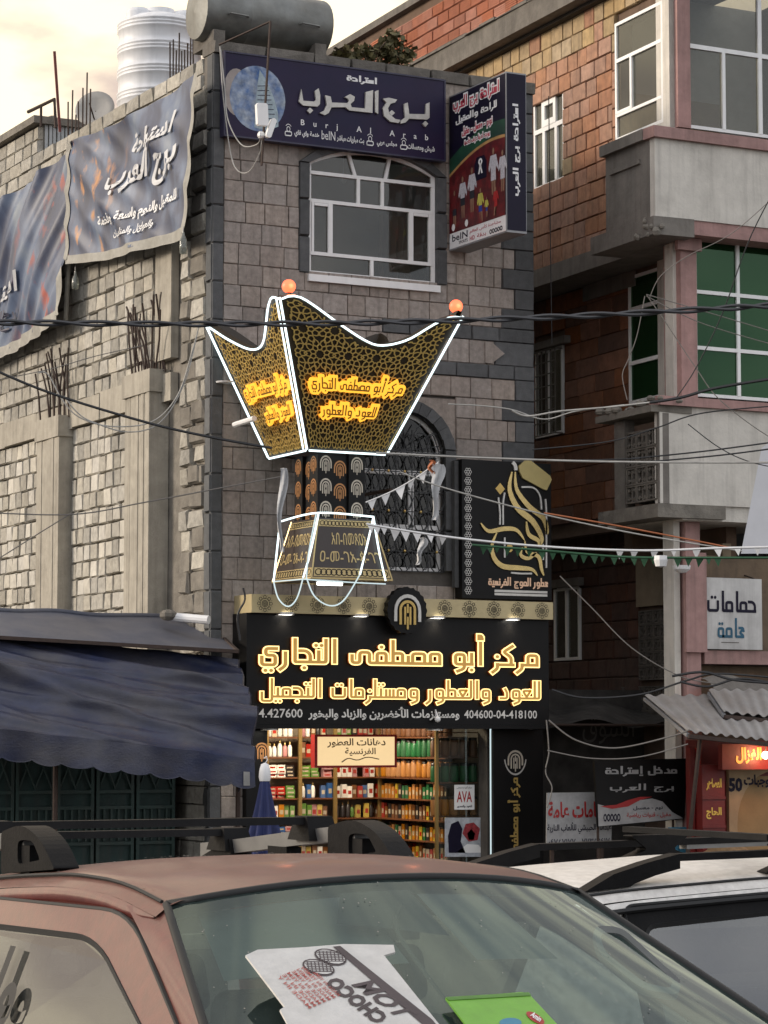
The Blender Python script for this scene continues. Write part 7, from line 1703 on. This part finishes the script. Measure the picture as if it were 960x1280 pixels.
# ================================================================ CARS
m_rub = mat('black_rubber', (.012, .012, .012), .7, 0, bump=0); m_plastic = mat('black_plastic', (.009, .009, .0095), .5, .2, 20, .1, c2=(.025, .023, .022), c2amt=.4, c2scale=6, spec=.08)
m_alu = mat('rack_silver', (.22, .22, .215), .45, .15, 9, .05, metal=.5, grime=.2); m_rim = mat('wheel_rim', (.4, .4, .4), .35, metal=.8, var=.1); m_seat = mat('seat_cloth', (.05, .055, .055), .9, .2, 12, .2); m_dash = mat('dash_plastic', (.035, .037, .037), .7, .2, 9, .1)
def paint(name, c, dust, da, rough=.35, coat=.4):
    M = mat(name, c, rough, .3, 22, .06, bscale=90, c2=dust, c2amt=da, c2scale=3.5); b = M.node_tree.nodes['Principled BSDF']; b.inputs['Coat Weight'].default_value = coat; b.inputs['Coat Roughness'].default_value = .12
    t = M.node_tree; n = t.nodes; l = t.links; g = n.new('ShaderNodeNewGeometry'); sx = n.new('ShaderNodeSeparateXYZ'); l.new(g.outputs['Normal'], sx.inputs[0])
    nz_ = n.new('ShaderNodeTexNoise'); nz_.inputs['Scale'].default_value = 6; nz_.inputs['Detail'].default_value = 8; nz_.inputs['Roughness'].default_value = .7; l.new(g.outputs['Position'], nz_.inputs[0])
    mr = n.new('ShaderNodeMapRange'); mr.inputs[1].default_value = .35; mr.inputs[2].default_value = 1.0; mr.inputs[4].default_value = .62; l.new(sx.outputs[2], mr.inputs[0])
    m2 = n.new('ShaderNodeMapRange'); m2.inputs[1].default_value = .3; m2.inputs[2].default_value = .7; m2.inputs[3].default_value = .55; l.new(nz_.outputs['Fac'], m2.inputs[0])
    mu = n.new('ShaderNodeMath'); mu.operation = 'MULTIPLY'; l.new(mr.outputs[0], mu.inputs[0]); l.new(m2.outputs[0], mu.inputs[1])
    src = b.inputs['Base Color'].links[0].from_socket; mx_ = n.new('ShaderNodeMixRGB'); l.new(mu.outputs[0], mx_.inputs[0]); l.new(src, mx_.inputs[1]); mx_.inputs[2].default_value = (*dust, 1); l.new(mx_.outputs[0], b.inputs['Base Color'])
    mr3 = n.new('ShaderNodeMapRange'); mr3.inputs[3].default_value = rough; mr3.inputs[4].default_value = .85; l.new(mu.outputs[0], mr3.inputs[0]); l.new(mr3.outputs[0], b.inputs['Roughness'])
    mc = n.new('ShaderNodeMapRange'); mc.inputs[3].default_value = coat; mc.inputs[4].default_value = 0; l.new(mu.outputs[0], mc.inputs[0]); l.new(mc.outputs[0], b.inputs['Coat Weight'])
    return M
m_maroon = paint('maroon_paint', (.12, .014, .011), (.18, .112, .085), .12, .35, .5)
m_whitep = paint('white_paint', (.68, .66, .62), (.55, .5, .44), .3, .35, .4)
m_wind = glass('windscreen_glass', (.60, .74, .69), .9, .03, .07, (.22, .29, .28), body=(.04, .075, .07), f0=.06, gc=(.86, 1, .98)); m_sidegl = glass('side_window_glass', (.6, .64, .6), .6, .04, .14, (.3, .29, .26), body=(.02, .02, .02), f0=.14, gc=(.9, .92, .95))
def rpoly(pts, rad, k=5):
    out = []; n = len(pts)
    for i in range(n):
        p = V3((*pts[i], 0)); a = V3((*pts[i-1], 0))-p; b = V3((*pts[(i+1) % n], 0))-p; r = min(rad[i] if isinstance(rad, (list, tuple)) else rad, a.length*.48, b.length*.48)
        A = p+a.normalized()*r; B_ = p+b.normalized()*r
        for j in range(k+1):
            t = j/k; q = A*(1-t)**2+p*2*t*(1-t)+B_*t*t; out.append((q.x, q.y))
    return out
def suv(name, T, label, prm, mp, mgl_w, mgl_s, mdoor=None):
    """T(lat, f, z): lat to the car's side, f metres behind the windscreen's top edge"""
    zc = prm['zc']; hw = prm['hw']; cr_ = prm['crown']; rake = prm['rake']; wh = prm['wh']; bw = prm['bw']; zt = prm['zt']; L_ = prm['rl']; belt = prm['belt']
    tum = (bw-hw)/(zt-belt)
    car = thing(name, T(0, 1.2, 0), label, 'car')
    W = lambda lat, z: 0
    def roofz(lat, f): return zc(f)-cr_*(abs(lat)/hw)**2.4
    def zside(f): return zc(f)-cr_-.035
    fr0 = lambda lat: -.02-.05*(1-(lat/hw)**2)
    MB().grid(lambda u, v: T((2*u-1)*(hw+.012), fr0((2*u-1)*hw)+(L_-fr0((2*u-1)*hw))*v, roofz((2*u-1)*hw, v*L_)-(.03*max(0, abs(2*u-1)-.93)/.07)), 40, 40).build('roof_panel', mp, car, smooth=True)
    # shallow pressings
    for s in (-1, 1): MB().tube([T(s*hw*.965, .02+i*.1, roofz(hw*.965, .02+i*.1)+.001) for i in range(int(L_*10)-1)], .006, 5).build('roof_seam', m_rub, car)
    def side(s, f, z): 
        lat = hw+.02+(zside(f)-z)*tum if z <= zside(f) else hw+.02
        return T(s*lat, f, z)
    fA = lambda z: -rake*(zt-z)/wh         # windscreen edge line
    zb_ = belt
    def wpt(u, v):
        s = 2*u-1; f_e = -rake*(1-v); z = zt-wh*(1-v)
        hwv = hw-.03+(bw-hw)*1.35*(1-v)*wh/(zt-belt)
        return T(s*hwv, f_e-.10*(1-s*s)-.03*(1-abs(s)**6), z+.045*(1-abs(s)**2.2)*v+.02*(1-s*s))
    MB().grid(wpt, 24, 14).build('windscreen', mgl_w, car, smooth=True)
    b = MB(); b.tube([wpt(0, i/10) for i in range(11)]+[wpt(i/16, 1) for i in range(17)]+[wpt(1, 1-i/10) for i in range(11)], .013, 6); b.build('windscreen_seal', m_rub, car, smooth=True)
    for s in (-1, 1):
        u = 0 if s < 0 else 1
        # A pillar between the glass and the door
        n = 12
        def ap(t, w_):
            z = zt-wh*1.25*t; f0 = fA(z); zz = zside(0) if t == 0 else min(zside(0), z)
            e = wpt(u, 1-t*1.25)
            o = side(s, f0+.17, z-.01)
            if w_ == 0: return e
            m_ = (e+o)/2+(e-T(0, 1, z)).normalized()*.018*min(1, t*6)
            return m_ if w_ == 1 else o
        MB().grid(lambda a_, c_: ap(a_, [0, 1, 2][int(round(c_*2))]), n, 2).build('front_pillar', mp, car, smooth=True)
        zs0 = zside(.2)
        # cant rail above the doors
        tp_ = lambda a_: min(1, (a_*L_+.02)/.2)
        MB().grid(lambda a_, c_: T(s*(hw+.012+.012*math.sin(math.pi*c_)*tp_(a_)), -.01+a_*(L_-.06), (roofz(hw, a_*L_)-.03)*(1-c_*tp_(a_))+(zside(a_*L_)-.045)*c_*tp_(a_)), 24, 4).build('cant_rail', mp, car, smooth=True)
        doors = prm['doors']
        for di, (f0, f1) in enumerate(doors):
            top = lambda f: zside(f)-.012
            if di == 0 and rake > .3: O = [(fA(zb_)+.19, zb_), (f1, zb_), (f1, top(f1)), (f0, top(f0))]; I = [(fA(zb_)+.36, zb_+.03), (f1-.07, zb_+.03), (f1-.07, top(f1)-.075), (f0+.14, top(f0)-.075)]
            else: O = [(f0, zb_), (f1, zb_), (f1, top(f1)), (f0, top(f0))]; I = [(f0+.07, zb_+.03), (f1-.07, zb_+.03), (f1-.07, top(f1)-.075), (f0+.07, top(f0)-.075)]
            Or = rpoly(O, [.01, .01, .05, .16 if di == 0 else .05]); Ir = rpoly(I, [.03, .03, .06, .15 if di == 0 else .06]); Jr = rpoly([(a+(.018 if a < (f0+f1)/2 else -.018), b_+(.018 if b_ < (zb_+zt)/2 else -.018)) for a, b_ in I], [.03, .03, .05, .14 if di == 0 else .05])
            inn_ = T(0, 1, 1)-T(s, 1, 1)
            off = lambda P, e: [side(s, a, b_)+inn_*e for a, b_ in P]
            dr = MB().ring(off(Or, 0), off(Ir, 0), inn_*.04).build('door_frame', mdoor or mp, car); smooth_auto(dr, 50)
            MB().tube(off(Or, .002), .0065, 5, closed=True).build('door_gap', m_rub, dr)
            MB().ring(off(Ir, -.004), off(Jr, .008), inn_*.02).build('window_rubber', m_rub, dr)
            MB().add(off(Jr, .010), [tuple(range(len(Jr)))]).build('side_window', mgl_s, car)
        # rear quarter
        fq = doors[-1][1]+.02
        MB().add([side(s, fq, zb_), side(s, prm['tail']-.1, zb_), side(s, L_-.02, zside(L_)-.02), side(s, fq, zside(fq)-.02)], [(0, 1, 2, 3)]).build('rear_quarter', mp, car)
    rg = [T(-bw*.9, prm['tail']-.08, zb_), T(bw*.9, prm['tail']-.08, zb_), T(hw, L_, roofz(hw, L_)-.02), T(-hw, L_, roofz(hw, L_)-.02)]
    MB().add(rg, [(0, 1, 2, 3)]).build('rear_window', mgl_s, car)
    # lower body as one lofted shell
    fb = -rake*(zt-belt)/wh; ft = prm['nose']; tl = prm['tail']; B = bw+.03
    st = [(ft, .62, .72), (ft+.06, .8, .86), (ft+.3, .9, .96), (fb-.05, .97, 1.0), (fb+.1, 1, 1.0), (tl-.3, 1, 1.0), (tl-.04, .97, .99), (tl, .85, .93)]
    prof = lambda wsc, hsc: [(-B*wsc*.93, .30), (-B*wsc, .5), (-B*wsc, .8*hsc+.1), (-B*wsc*.965, belt*hsc), (-B*wsc*.8, (belt+.035)*hsc), (0, (belt+.05)*hsc), (B*wsc*.8, (belt+.035)*hsc), (B*wsc*.965, belt*hsc), (B*wsc, .8*hsc+.1), (B*wsc, .5), (B*wsc*.93, .30)]
    b = MB(); k = 11
    for f, a, h in st: b.v += [tuple(T(x, f, z)) for x, z in prof(a, h)]
    for i in range(len(st)-1):
        for j in range(k-1): b.f.append((i*k+j, i*k+j+1, (i+1)*k+j+1, (i+1)*k+j))
    b.f.append(tuple(range(k))); b.f.append(tuple(range((len(st)-1)*k, len(st)*k))); smooth_auto(b.build('body_shell', mp, car), 35)
    for fx in (ft+.85, tl-.85):
        for s in (-1, 1):
            c = T(s*(B-.09), fx, .36); ax_w = (T(s, 0, 0)-T(0, 0, 0)).normalized()
            w_ = MB().lathe([(.2, -.1), (.34, -.1), (.36, -.06), (.36, .06), (.34, .1), (.22, .1)], c, ax_w, 28).build('wheel', m_rub, car, smooth=True)
            MB().lathe([(.22, .09), (.2, .07), (.05, .08), (.04, .1), (.001, .1)], c, ax_w, 28).build('rim', m_rim, w_, smooth=True)
            MB().lathe([(.40, -.12), (.40, .097), (.385, .1), (.37, .098)], c, ax_w, 28, 0, math.pi*2).build('wheel_arch', m_rub, car)
    for s in (-1, 1):
        MB().hexa([T(s*B*.5, ft-.01, .68), T(s*B*.8, ft+.02, .68), T(s*B*.8, ft+.2, .7), T(s*B*.5, ft+.2, .7), T(s*B*.5, ft+.02, .82), T(s*B*.8, ft+.05, .82), T(s*B*.8, ft+.2, .82), T(s*B*.5, ft+.2, .82)]).build('headlight', m_sidegl, car)
        MB().hexa([T(s*B*.7, tl-.1, .8), T(s*B*.9, tl-.1, .8), T(s*B*.9, tl+.01, .8), T(s*B*.7, tl+.02, .8), T(s*B*.7, tl-.1, 1.0), T(s*B*.9, tl-.1, 1.0), T(s*B*.9, tl+.0, 1.0), T(s*B*.7, tl+.01, 1.0)]).build('tail_light', m_red, car)
    MB().hexa([T(-B*.45, ft-.02, .55), T(B*.45, ft-.02, .55), T(B*.45, ft+.1, .55), T(-B*.45, ft+.1, .55), T(-B*.45, ft-.0, .8), T(B*.45, ft-.0, .8), T(B*.45, ft+.1, .8), T(-B*.45, ft+.1, .8)]).build('grille', m_plastic, car)
    # inside
    MB().grid(lambda u, v: T((2*u-1)*(bw-.1), fb+.15+(tl-.3-fb)*v, belt+.06), 2, 2).build('cabin_floor', m_dash, car)
    MB().grid(lambda u, v: T((2*u-1)*(bw-.09), fb+.02+.45*v, belt+.07+.06*math.sin(math.pi*v)), 16, 6).build('dashboard', m_dash, car, smooth=True)
    MB().grid(lambda u, v: T((2*u-1)*(hw-.04), .0+(L_-.1)*v, roofz((2*u-1)*hw, v*L_)-.045), 12, 12).build('headliner', mat('headliner_'+name, (.22, .22, .2), .9, .1), car)
    for s in (-1, 1):
        for f in (.55, 1.45):
            se = MB(); 
            P = lambda a, z, d: T(s*.38+a, f+d, z)
            pl = rpoly([(-.24, belt-.1), (.24, belt-.1), (.2, belt+.32), (-.2, belt+.32)], .07, 4)
            A_2 = [P(a, z, .1*(z-belt)) for a, z in pl]; se.prism(A_2, T(0, .12, 0)-T(0, 0, 0)); so_ = se.build('seat', m_seat, car)
            hp = rpoly([(-.13, belt+.36), (.13, belt+.36), (.1, belt+.54), (-.1, belt+.54)], .05, 4); hi = rpoly([(-.075, belt+.40), (.075, belt+.40), (.055, belt+.50), (-.055, belt+.50)], .03, 4)
            hd = T(0, .07, 0)-T(0, 0, 0); MB().ring([P(a, z, .08) for a, z in hp], [P(a, z, .08) for a, z in hi], hd).build('headrest', m_seat, so_)
    c = T(prm['drv']*.38, fb+.62, belt+.12); n1 = (T(0, 1, .45)-T(0, 0, 0)).normalized(); n1 = (T(0, .8, .5)-T(0, 0, 0)-(T(0, 0, 0)-T(0, 0, 0))).normalized()
    a = n1.orthogonal().normalized(); b2_ = n1.cross(a); MB().tube([c+(a*math.cos(t*.2618)+b2_*math.sin(t*.2618))*.18 for t in range(24)], .014, 6, closed=True).build('steering_wheel', m_dash, car, smooth=True)
    return car, roofz, wpt, side, zside
# ---- maroon car, nose towards the camera
CXm, Ym = 3.53, 6.75
def TM(lat, f, z): return V3((CXm+lat, Ym+f, z))
def ztab(tab):
    def g(f):
        if f <= tab[0][0]: return tab[0][1]
        for (a, b), (c, d) in zip(tab, tab[1:]):
            if f <= c: t = (f-a)/(c-a); t = t; return b+(d-b)*t
        return tab[-1][1]
    return lambda f: (g(f-.12)+g(f-.06)+g(f)+g(f+.06)+g(f+.12))/5
zcM = ztab([(-.1, 1.872), (0, 1.885), (.3, 1.93), (.7, 1.935), (1.2, 1.905), (1.7, 1.865), (2.3, 1.81), (3.2, 1.74)])
mc_, rzM, wM, sM, zsM = suv('maroon_car', TM, 'dusty maroon off-road car with a roof rack, parked nearest with its windscreen this way', dict(zc=zcM, hw=.70, crown=.055, rake=1.12, wh=.5, bw=1.0, zt=1.832, rl=2.7, belt=1.10, doors=[(.16, 1.5), (1.53, 2.45)], tail=3.1, nose=-2.6, drv=1), m_maroon, m_wind, m_sidegl)
# roof rack of the maroon car
def railz(f): return zcM(f)-.055+.02
for s in (-1, 1):
    x = s*.60; f0, f1 = .96, 2.6
    zr = lambda f: rzM(x, f)
    P = [TM(x, f0+.32+(f1-f0-.32)*i/10, zr(f0+.32+(f1-f0-.32)*i/10)+.105) for i in range(11)]
    rb_ = MB()
    for k in range(10):
        a, b = P[k], P[k+1]; e = V3((.028, 0, 0)); h1, h2 = V3((0, 0, .02)), V3((0, 0, .032))
        rb_.hexa([a-e-h1, b-e-h1, b+e-h1, a+e-h1, a-e+h2, b-e+h2, b+e+h2, a+e+h2][0:1]+[a+e-h1, b+e-h1, b-e-h1]+[a-e+h2, a+e+h2, b+e+h2, b-e+h2])
    rail = rb_.build('rack_rail', m_alu, mc_)
    # plastic end piece with its triangular opening
    z0 = zr(f0); z1 = zr(f0+.45)
    O = rpoly([(f0, z0+.004), (f0+.50, zr(f0+.5)+.004), (f0+.50, zr(f0+.5)+.14), (f0+.30, zr(f0+.3)+.158), (f0+.12, z0+.09)], [.02, .02, .02, .1, .1]); I = rpoly([(f0+.13, z0+.028), (f0+.34, zr(f0+.34)+.028), (f0+.34, zr(f0+.34)+.10), (f0+.30, zr(f0+.3)+.105), (f0+.20, z0+.085)], [.02, .03, .03, .03, .03])
    e = V3((.085, 0, 0)); fo_ = MB().ring([TM(x-.042, a, b) for a, b in O], [TM(x-.042, a, b) for a, b in I], e).build('rack_foot', m_plastic, mc_)
    MB().tube([TM(x, f0+.04+i*.05, zr(f0+.04)+.012) for i in range(10)], .012, 5).build('foot_gasket', m_rub, fo_)
    O = [(f1-.35, zr(f1-.35)+.004), (f1, zr(f1)+.004), (f1-.05, zr(f1)+.09), (f1-.3, zr(f1-.3)+.14)]; MB().prism([TM(x-.042, a, b) for a, b in O], e).build('rack_foot', m_plastic, mc_)
    for f in (1.3, 1.9): MB().pbox(Plane((CXm+x-.03, Ym+f), 0), 0, .06, zr(f), zr(f)+.09, -.08, .08).build('rack_pad', m_plastic, mc_)
    for f in (1.66, 3.0-.62): 
        z = zr(f)+.13; MB().hexa([TM(x-.06, f-.09, z-.03), TM(x+.06, f-.09, z-.03), TM(x+.06, f+.09, z-.03), TM(x-.06, f+.09, z-.03), TM(x-.05, f-.05, z+.055), TM(x+.05, f-.05, z+.055), TM(x+.05, f+.05, z+.055), TM(x-.05, f+.05, z+.055)]).build('crossbar_clamp', m_plastic, mc_)
for f in (1.66, 2.38):
    z = rzM(.6, f)+.17; MB().hexa([TM(-.6, f-.04, z-.014), TM(.6, f-.04, z-.014), TM(.6, f+.04, z-.014), TM(-.6, f+.04, z-.014), TM(-.6, f-.03, z+.012), TM(.6, f-.03, z+.012), TM(.6, f+.03, z+.012), TM(-.6, f+.03, z+.012)]).build('crossbar', m_plastic, mc_)
put(lambda u, v, e=0: sM(-1, u, v)+V3((-.006-e, 0, 0)), ([(-q[0], q[1]) for q in fs('ول', .03)[0]], [f[::-1] for f in fs('ول', .03)[1]]), (.70, 1.40, 1.10, 1.66), 'window_scrawl', m_rub, mc_)
# mirror, sticker scratches are left to the paint; interior mirror
mi = TM(.05, .12, 1.74); MB().pbox(Plane((mi.x-.13, mi.y), 0), 0, .26, mi.z-.04, mi.z+.035, 0, .03).build('inner_mirror', m_dash, mc_)
MB().grid(lambda u, v: wM(.36+.16*u-.05*v*(1-u), .97-(.13+.08*u)*v)+V3((0, .035, -.02)), 6, 4).build('sensor_cover', m_rub, mc_)
MB().tube(spline([wM(.47, .90)+V3((0, .03, -.02)), wM(.42, .80)+V3((0, .03, -.02)), wM(.41, .62)+V3((0, .03, -.02)), wM(.41, .4)+V3((0, .03, -.02))], 6), .006, 5).build('mirror_cable', m_rub, mc_)
for s, (a, b) in ((-1, (.08, .42)), (1, (.56, .74))): MB().grid(lambda u, v: wM(a+(b-a)*u, .96-.30*v)+V3((0, .10, -.03)), 8, 4).build('sun_visor', mat('visor_%d' % s, (.12, .125, .12), .9, .1), mc_)
# cardboard and green packet behind the windscreen
def on_glass(px, py, back):
    """point on the flat sheet resting behind the windscreen"""
    p0 = wM(.5, .5)+V3((0, back, -back*.35)); n_ = (wM(.6, .5)-wM(.4, .5)).cross(wM(.5, .6)-wM(.5, .4)).normalized(); r = ray(px, py)
    return CAM+r*((p0-CAM).dot(n_)/r.dot(n_)), n_
def sheet_on(name, pts, m_, label, cat, back=-.035, thick=.006):
    P = [on_glass(x, y, back)[0] for x, y in pts]; n_ = on_glass(*pts[0], back)[1]
    if n_.dot(CAM-P[0]) < 0: n_ = -n_
    o = MB().prism(P, -n_*thick).build(name, m_, None, label=label, cat=cat); return o, n_
def print_on(par, n_, pix, m_, name='printed_shape', back=-.035, e=.002):
    P = [on_glass(x, y, back)[0]+n_*e for x, y in pix]; return MB().add(P, [tuple(range(len(P)))]).build(name, m_, par)
m_card = mat('carton_white', (.60, .585, .56), .75, .1, 20, .15, c2=(.48, .45, .4), c2amt=.6)
cd, nc = sheet_on('carton', [(307, 1194), (322, 1187), (380, 1184), (430, 1180), (492, 1181), (494, 1190), (480, 1194), (552, 1284), (600, 1345), (430, 1345), (362, 1284), (350, 1262), (356, 1258)], m_card, 'flattened white and red snack carton lying on the windscreen of the maroon car', 'carton')
m_kp = mat('carton_brown_ink', (.07, .05, .055), .6); m_rp = mat('carton_red_ink', (.5, .12, .10), .6)
def ptxt(par, n_, sh, o_, ux, uy, m_, e=.0025, back=-.035, bb=None, name='lettering'):
    """flat print: o_ pixel of the lower left, ux pixel of the lower right, uy pixel of the upper left"""
    O = on_glass(*o_, back)[0]; A = on_glass(*ux, back)[0]; B_ = on_glass(*uy, back)[0]; x0, y0, x1, y1 = bb or bounds(sh)
    MB().add([O+(A-O)*((x-x0)/(x1-x0))+(B_-O)*((y-y0)/(y1-y0))+n_*e for x, y in [q[:2] for q in sh[0]]], sh[1]).build(name, m_, par)
print_on(cd, nc, [(416, 1184), (425, 1183), (540, 1275), (552, 1290), (538, 1290)], m_kp)
for (x, y) in ((413, 1197), (398, 1210)):
    pts = [(x+21*math.cos(t*.3927)*.95+4*math.sin(t*.3927), y+10.5*math.sin(t*.3927)+2.2*math.cos(t*.3927)) for t in range(16)]; print_on(cd, nc, pts, m_kp, 'biscuit_print')
    pts = [(x+18.5*math.cos(t*.3927)*.95+4*math.sin(t*.3927), y+8.5*math.sin(t*.3927)+2.2*math.cos(t*.3927)) for t in range(16)]; print_on(cd, nc, pts, m_card, 'biscuit_print', e=.003)
    for k in range(-3, 4): print_on(cd, nc, [(x-15+k*1.2, y+k*2.1-1), (x+15+k*1.2, y+k*2.1-1), (x+15+k*1.2, y+k*2.1), (x-15+k*1.2, y+k*2.1)], m_kp, 'biscuit_print', e=.0035)
    for k in range(-3, 4): print_on(cd, nc, [(x+k*4.6-1, y-6), (x+k*4.6+.4, y-6), (x+k*4.6+2.4, y+6), (x+k*4.6+1, y+6)], m_kp, 'biscuit_print', e=.0036)
rotl = lat('CHOCO', .05); ptxt(cd, nc, rotl, (470, 1282), (404, 1230), (487, 1272), m_kp)
ptxt(cd, nc, lat('TOM', .03), (498, 1274), (438, 1232), (524, 1268), m_kp); 
for k in range(7): ptxt(cd, nc, lat('MADE IN YEMEN CARTON'[:9+k], .01), (352+k*6+34, 1262-k*2.6), (352+k*6-6, 1222-k*2.2), (352+k*6+38, 1260-k*2.6), m_rp)
gp, ng = sheet_on('green_packet', [(557, 1247), (590, 1245), (652, 1240), (661, 1242), (700, 1284), (740, 1330), (640, 1330), (585, 1284)], mat('packet_green', (.16, .42, .035), .45, .1, 20, .08), 'bright green packet with a small red oval label lying low on the windscreen', 'packet', back=-.03)
print_on(gp, ng, [(557, 1247), (661, 1241), (664, 1245), (561, 1251)], mat('packet_green_dark', (.08, .25, .02), .5), 'seam', back=-.03)
pts = [(669+11*math.cos(t*.3927)+3*math.sin(t*.3927), 1273+7*math.sin(t*.3927)+4*math.cos(t*.3927)) for t in range(16)]; print_on(gp, ng, pts, m_red, 'oval_label', back=-.03)
pts = [(638+14*math.cos(t*.3927), 1279+6*math.sin(t*.3927)) for t in range(16)]; print_on(gp, ng, pts, m_blu, 'oval_label', back=-.03)
ptxt(gp, ng, lat('Amin', .03), (662, 1271), (674, 1279), (666, 1266), m_print_w, back=-.03, e=.004)
# ---- white car behind, seen from its side
Xw, Yw = 9.0, 9.45
def TWt(lat, f, z): return V3((Xw-f, Yw-lat, z))
zcW = ztab([(-.1, 1.74), (.0, 1.755), (.5, 1.79), (1.5, 1.80), (2.6, 1.785), (3.3, 1.75), (3.8, 1.70)])
wc_, rzW, wW, sW, zsW = suv('white_car', TWt, 'white estate car with black roof rails parked sideways behind the maroon car', dict(zc=zcW, hw=.62, crown=.075, rake=.75, wh=.5, bw=.86, zt=1.68, rl=3.7, belt=1.05, doors=[(.16, 1.35), (1.40, 2.35), (2.45, 3.3)], tail=4.15, nose=-1.9, drv=-1), m_whitep, m_wind, m_sidegl, m_plastic)
for s in (1, -1):
    x = s*.55; zr = lambda f: rzW(x, f); fA_0, fB_0 = .6, 3.45
    def rail_box(a, b, za0, zb0, za1, zb1, w_=.035, nm='rack_rail', m_=m_plastic, par=wc_):
        return MB().hexa([TWt(x-w_, a, za0), TWt(x+w_, a, za0), TWt(x+w_, b, zb0), TWt(x-w_, b, zb0), TWt(x-w_, a, za1), TWt(x+w_, a, za1), TWt(x+w_, b, zb1), TWt(x-w_, b, zb1)]).build(nm, m_, par)
    # swept end pieces, a foot in the middle, bars between
    O = [(fB_0, zr(fB_0)+.002), (fB_0-.22, zr(fB_0-.2)+.002), (fB_0-.24, zr(fB_0)+.03), (fB_0-.34, zr(fB_0)+.06), (fB_0-.46, zr(fB_0)+.085), (fB_0-.46, zr(fB_0-.4)+.118), (fB_0-.3, zr(fB_0)+.112), (fB_0-.14, zr(fB_0)+.07)]; MB().prism([TWt(x-.04, a, b) for a, b in O], TWt(.08, 0, 0)-TWt(0, 0, 0)).build('rack_foot', m_plastic, wc_)
    for fm in (2.35, 1.35):
        O = rpoly([(fm+.22, zr(fm)+.002), (fm-.22, zr(fm)+.002), (fm-.07, zr(fm)+.055), (fm-.16, zr(fm)+.12), (fm+.16, zr(fm)+.12), (fm+.07, zr(fm)+.055)], .02); MB().prism([TWt(x-.04, a, b) for a, b in O], TWt(.08, 0, 0)-TWt(0, 0, 0)).build('rack_foot', m_plastic, wc_)
        for k in range(4): MB().prism([TWt(x+s*.042, fm-.12+k*.05, zr(fm)+.095), TWt(x+s*.042, fm-.10+k*.05, zr(fm)+.095), TWt(x+s*.042, fm-.08+k*.05, zr(fm)+.112), TWt(x+s*.042, fm-.10+k*.05, zr(fm)+.112)], TWt(s*.006, 0, 0)-TWt(0, 0, 0)).build('foot_rib', m_alu, wc_)
    rail_box(.7, fB_0-.445, zr(.7)+.088, zr(fB_0-.4)+.087, zr(.7)+.118, zr(fB_0-.4)+.116)
    rail_box(1.55, 2.2, zr(1.5)+.05, zr(2.2)+.05, zr(1.5)+.088, zr(2.2)+.088, .03, 'rack_inlay', m_alu)
    MB().prism([TWt(x-.04, a, b) for a, b in [(.45, zr(.45)+.002), (.95, zr(.95)+.002), (.9, zr(.9)+.12), (.7, zr(.7)+.12)]], TWt(.08, 0, 0)-TWt(0, 0, 0)).build('rack_foot', m_plastic, wc_)
for f in (1.45, 2.5): MB().hexa([TWt(-.55, f-.03, rzW(.5, f)+.125), TWt(.55, f-.03, rzW(.5, f)+.125), TWt(.55, f+.03, rzW(.5, f)+.125), TWt(-.55, f+.03, rzW(.5, f)+.125), TWt(-.55, f-.03, rzW(.5, f)+.15), TWt(.55, f-.03, rzW(.5, f)+.15), TWt(.55, f+.03, rzW(.5, f)+.15), TWt(-.55, f+.03, rzW(.5, f)+.15)]).build('crossbar', m_plastic, wc_)
MB().tube([sW(1, .2+i*.1, zsW(.2+i*.1)-.03)+V3((0, -.012, 0)) for i in range(33)], .012, 5).build('drip_moulding', m_rub, wc_)
# flecks of dust and droppings on the windscreen and roof of the nearest car
rr2 = random.Random(5); fl_ = MB()
for i in range(120):
    u, v = rr2.uniform(.03, .97), rr2.uniform(.35, .99); p = wM(u, v)+V3((0, -.004, .004)); a = (wM(min(1, u+.01), v)-wM(u, v)).normalized(); b = (wM(u, v)-wM(u, v-.01)).normalized(); s = rr2.choice((.001, .0014, .002, .0028))
    fl_.add([p-a*s, p-b*s, p+a*s, p+b*s*1.6], [(0, 1, 2, 3)])
for i in range(160):
    x, f = rr2.uniform(-.66, .66), rr2.uniform(.02, 1.4); p = TM(x, f, rzM(x, f)+.003); s = rr2.choice((.002, .003, .005)); fl_.add([p+V3((-s, 0, 0)), p+V3((0, -s*1.5, 0)), p+V3((s, 0, 0)), p+V3((0, s*1.5, 0))], [(0, 1, 2, 3)])
fl_.build('dust_fleck', mat('dust_fleck_paint', (.3, .28, .25), .9, 0, bump=0), mc_, kind='stuff')
sc2 = MB()
for (x0, f0, x1, f1, w_) in ((.25, .30, .50, .36, .012), (.30, .34, .46, .37, .008), (.2, .27, .33, .30, .006), (-.5, .9, -.42, 1.2, .004)):
    for k in range(8):
        t = k/8; x = x0+(x1-x0)*t; f = f0+(f1-f0)*t; s = w_*rr2.uniform(.3, 1); L2 = (x1-x0)/8*.9
        P = [TM(x+dx, f+df, rzM(x+dx, f+df)+.002) for dx, df in ((0, -s), (L2, -s*.5), (L2, s*.6), (0, s))]; sc2.add(P, [(0, 1, 2, 3)])
sc2.build('scratch', mat('scratch_paint', (.45, .38, .36), .8, .3, 60, 0), mc_, kind='stuff')

def gl_ring(name, outer, inner, back, m_, par):
    A = [on_glass(x, y, back)[0] for x, y in outer]; B_ = [on_glass(x, y, back)[0] for x, y in inner]; n_ = on_glass(*outer[0], back)[1]
    return MB().ring(A, B_, n_*.02).build(name, m_, par)
o_ = rpoly([(738, 1164), (775, 1166), (850, 1234), (846, 1252), (800, 1244), (746, 1200)], 14, 4); i_ = rpoly([(747, 1173), (774, 1174), (839, 1233), (836, 1243), (803, 1236), (754, 1197)], 10, 4)
gl_ring('cabin_ring', o_, i_, .10, mat('ring_grey', (.09, .10, .10), .7), mc_)  # grey ring shape added behind the windscreen, fixed to no cabin part
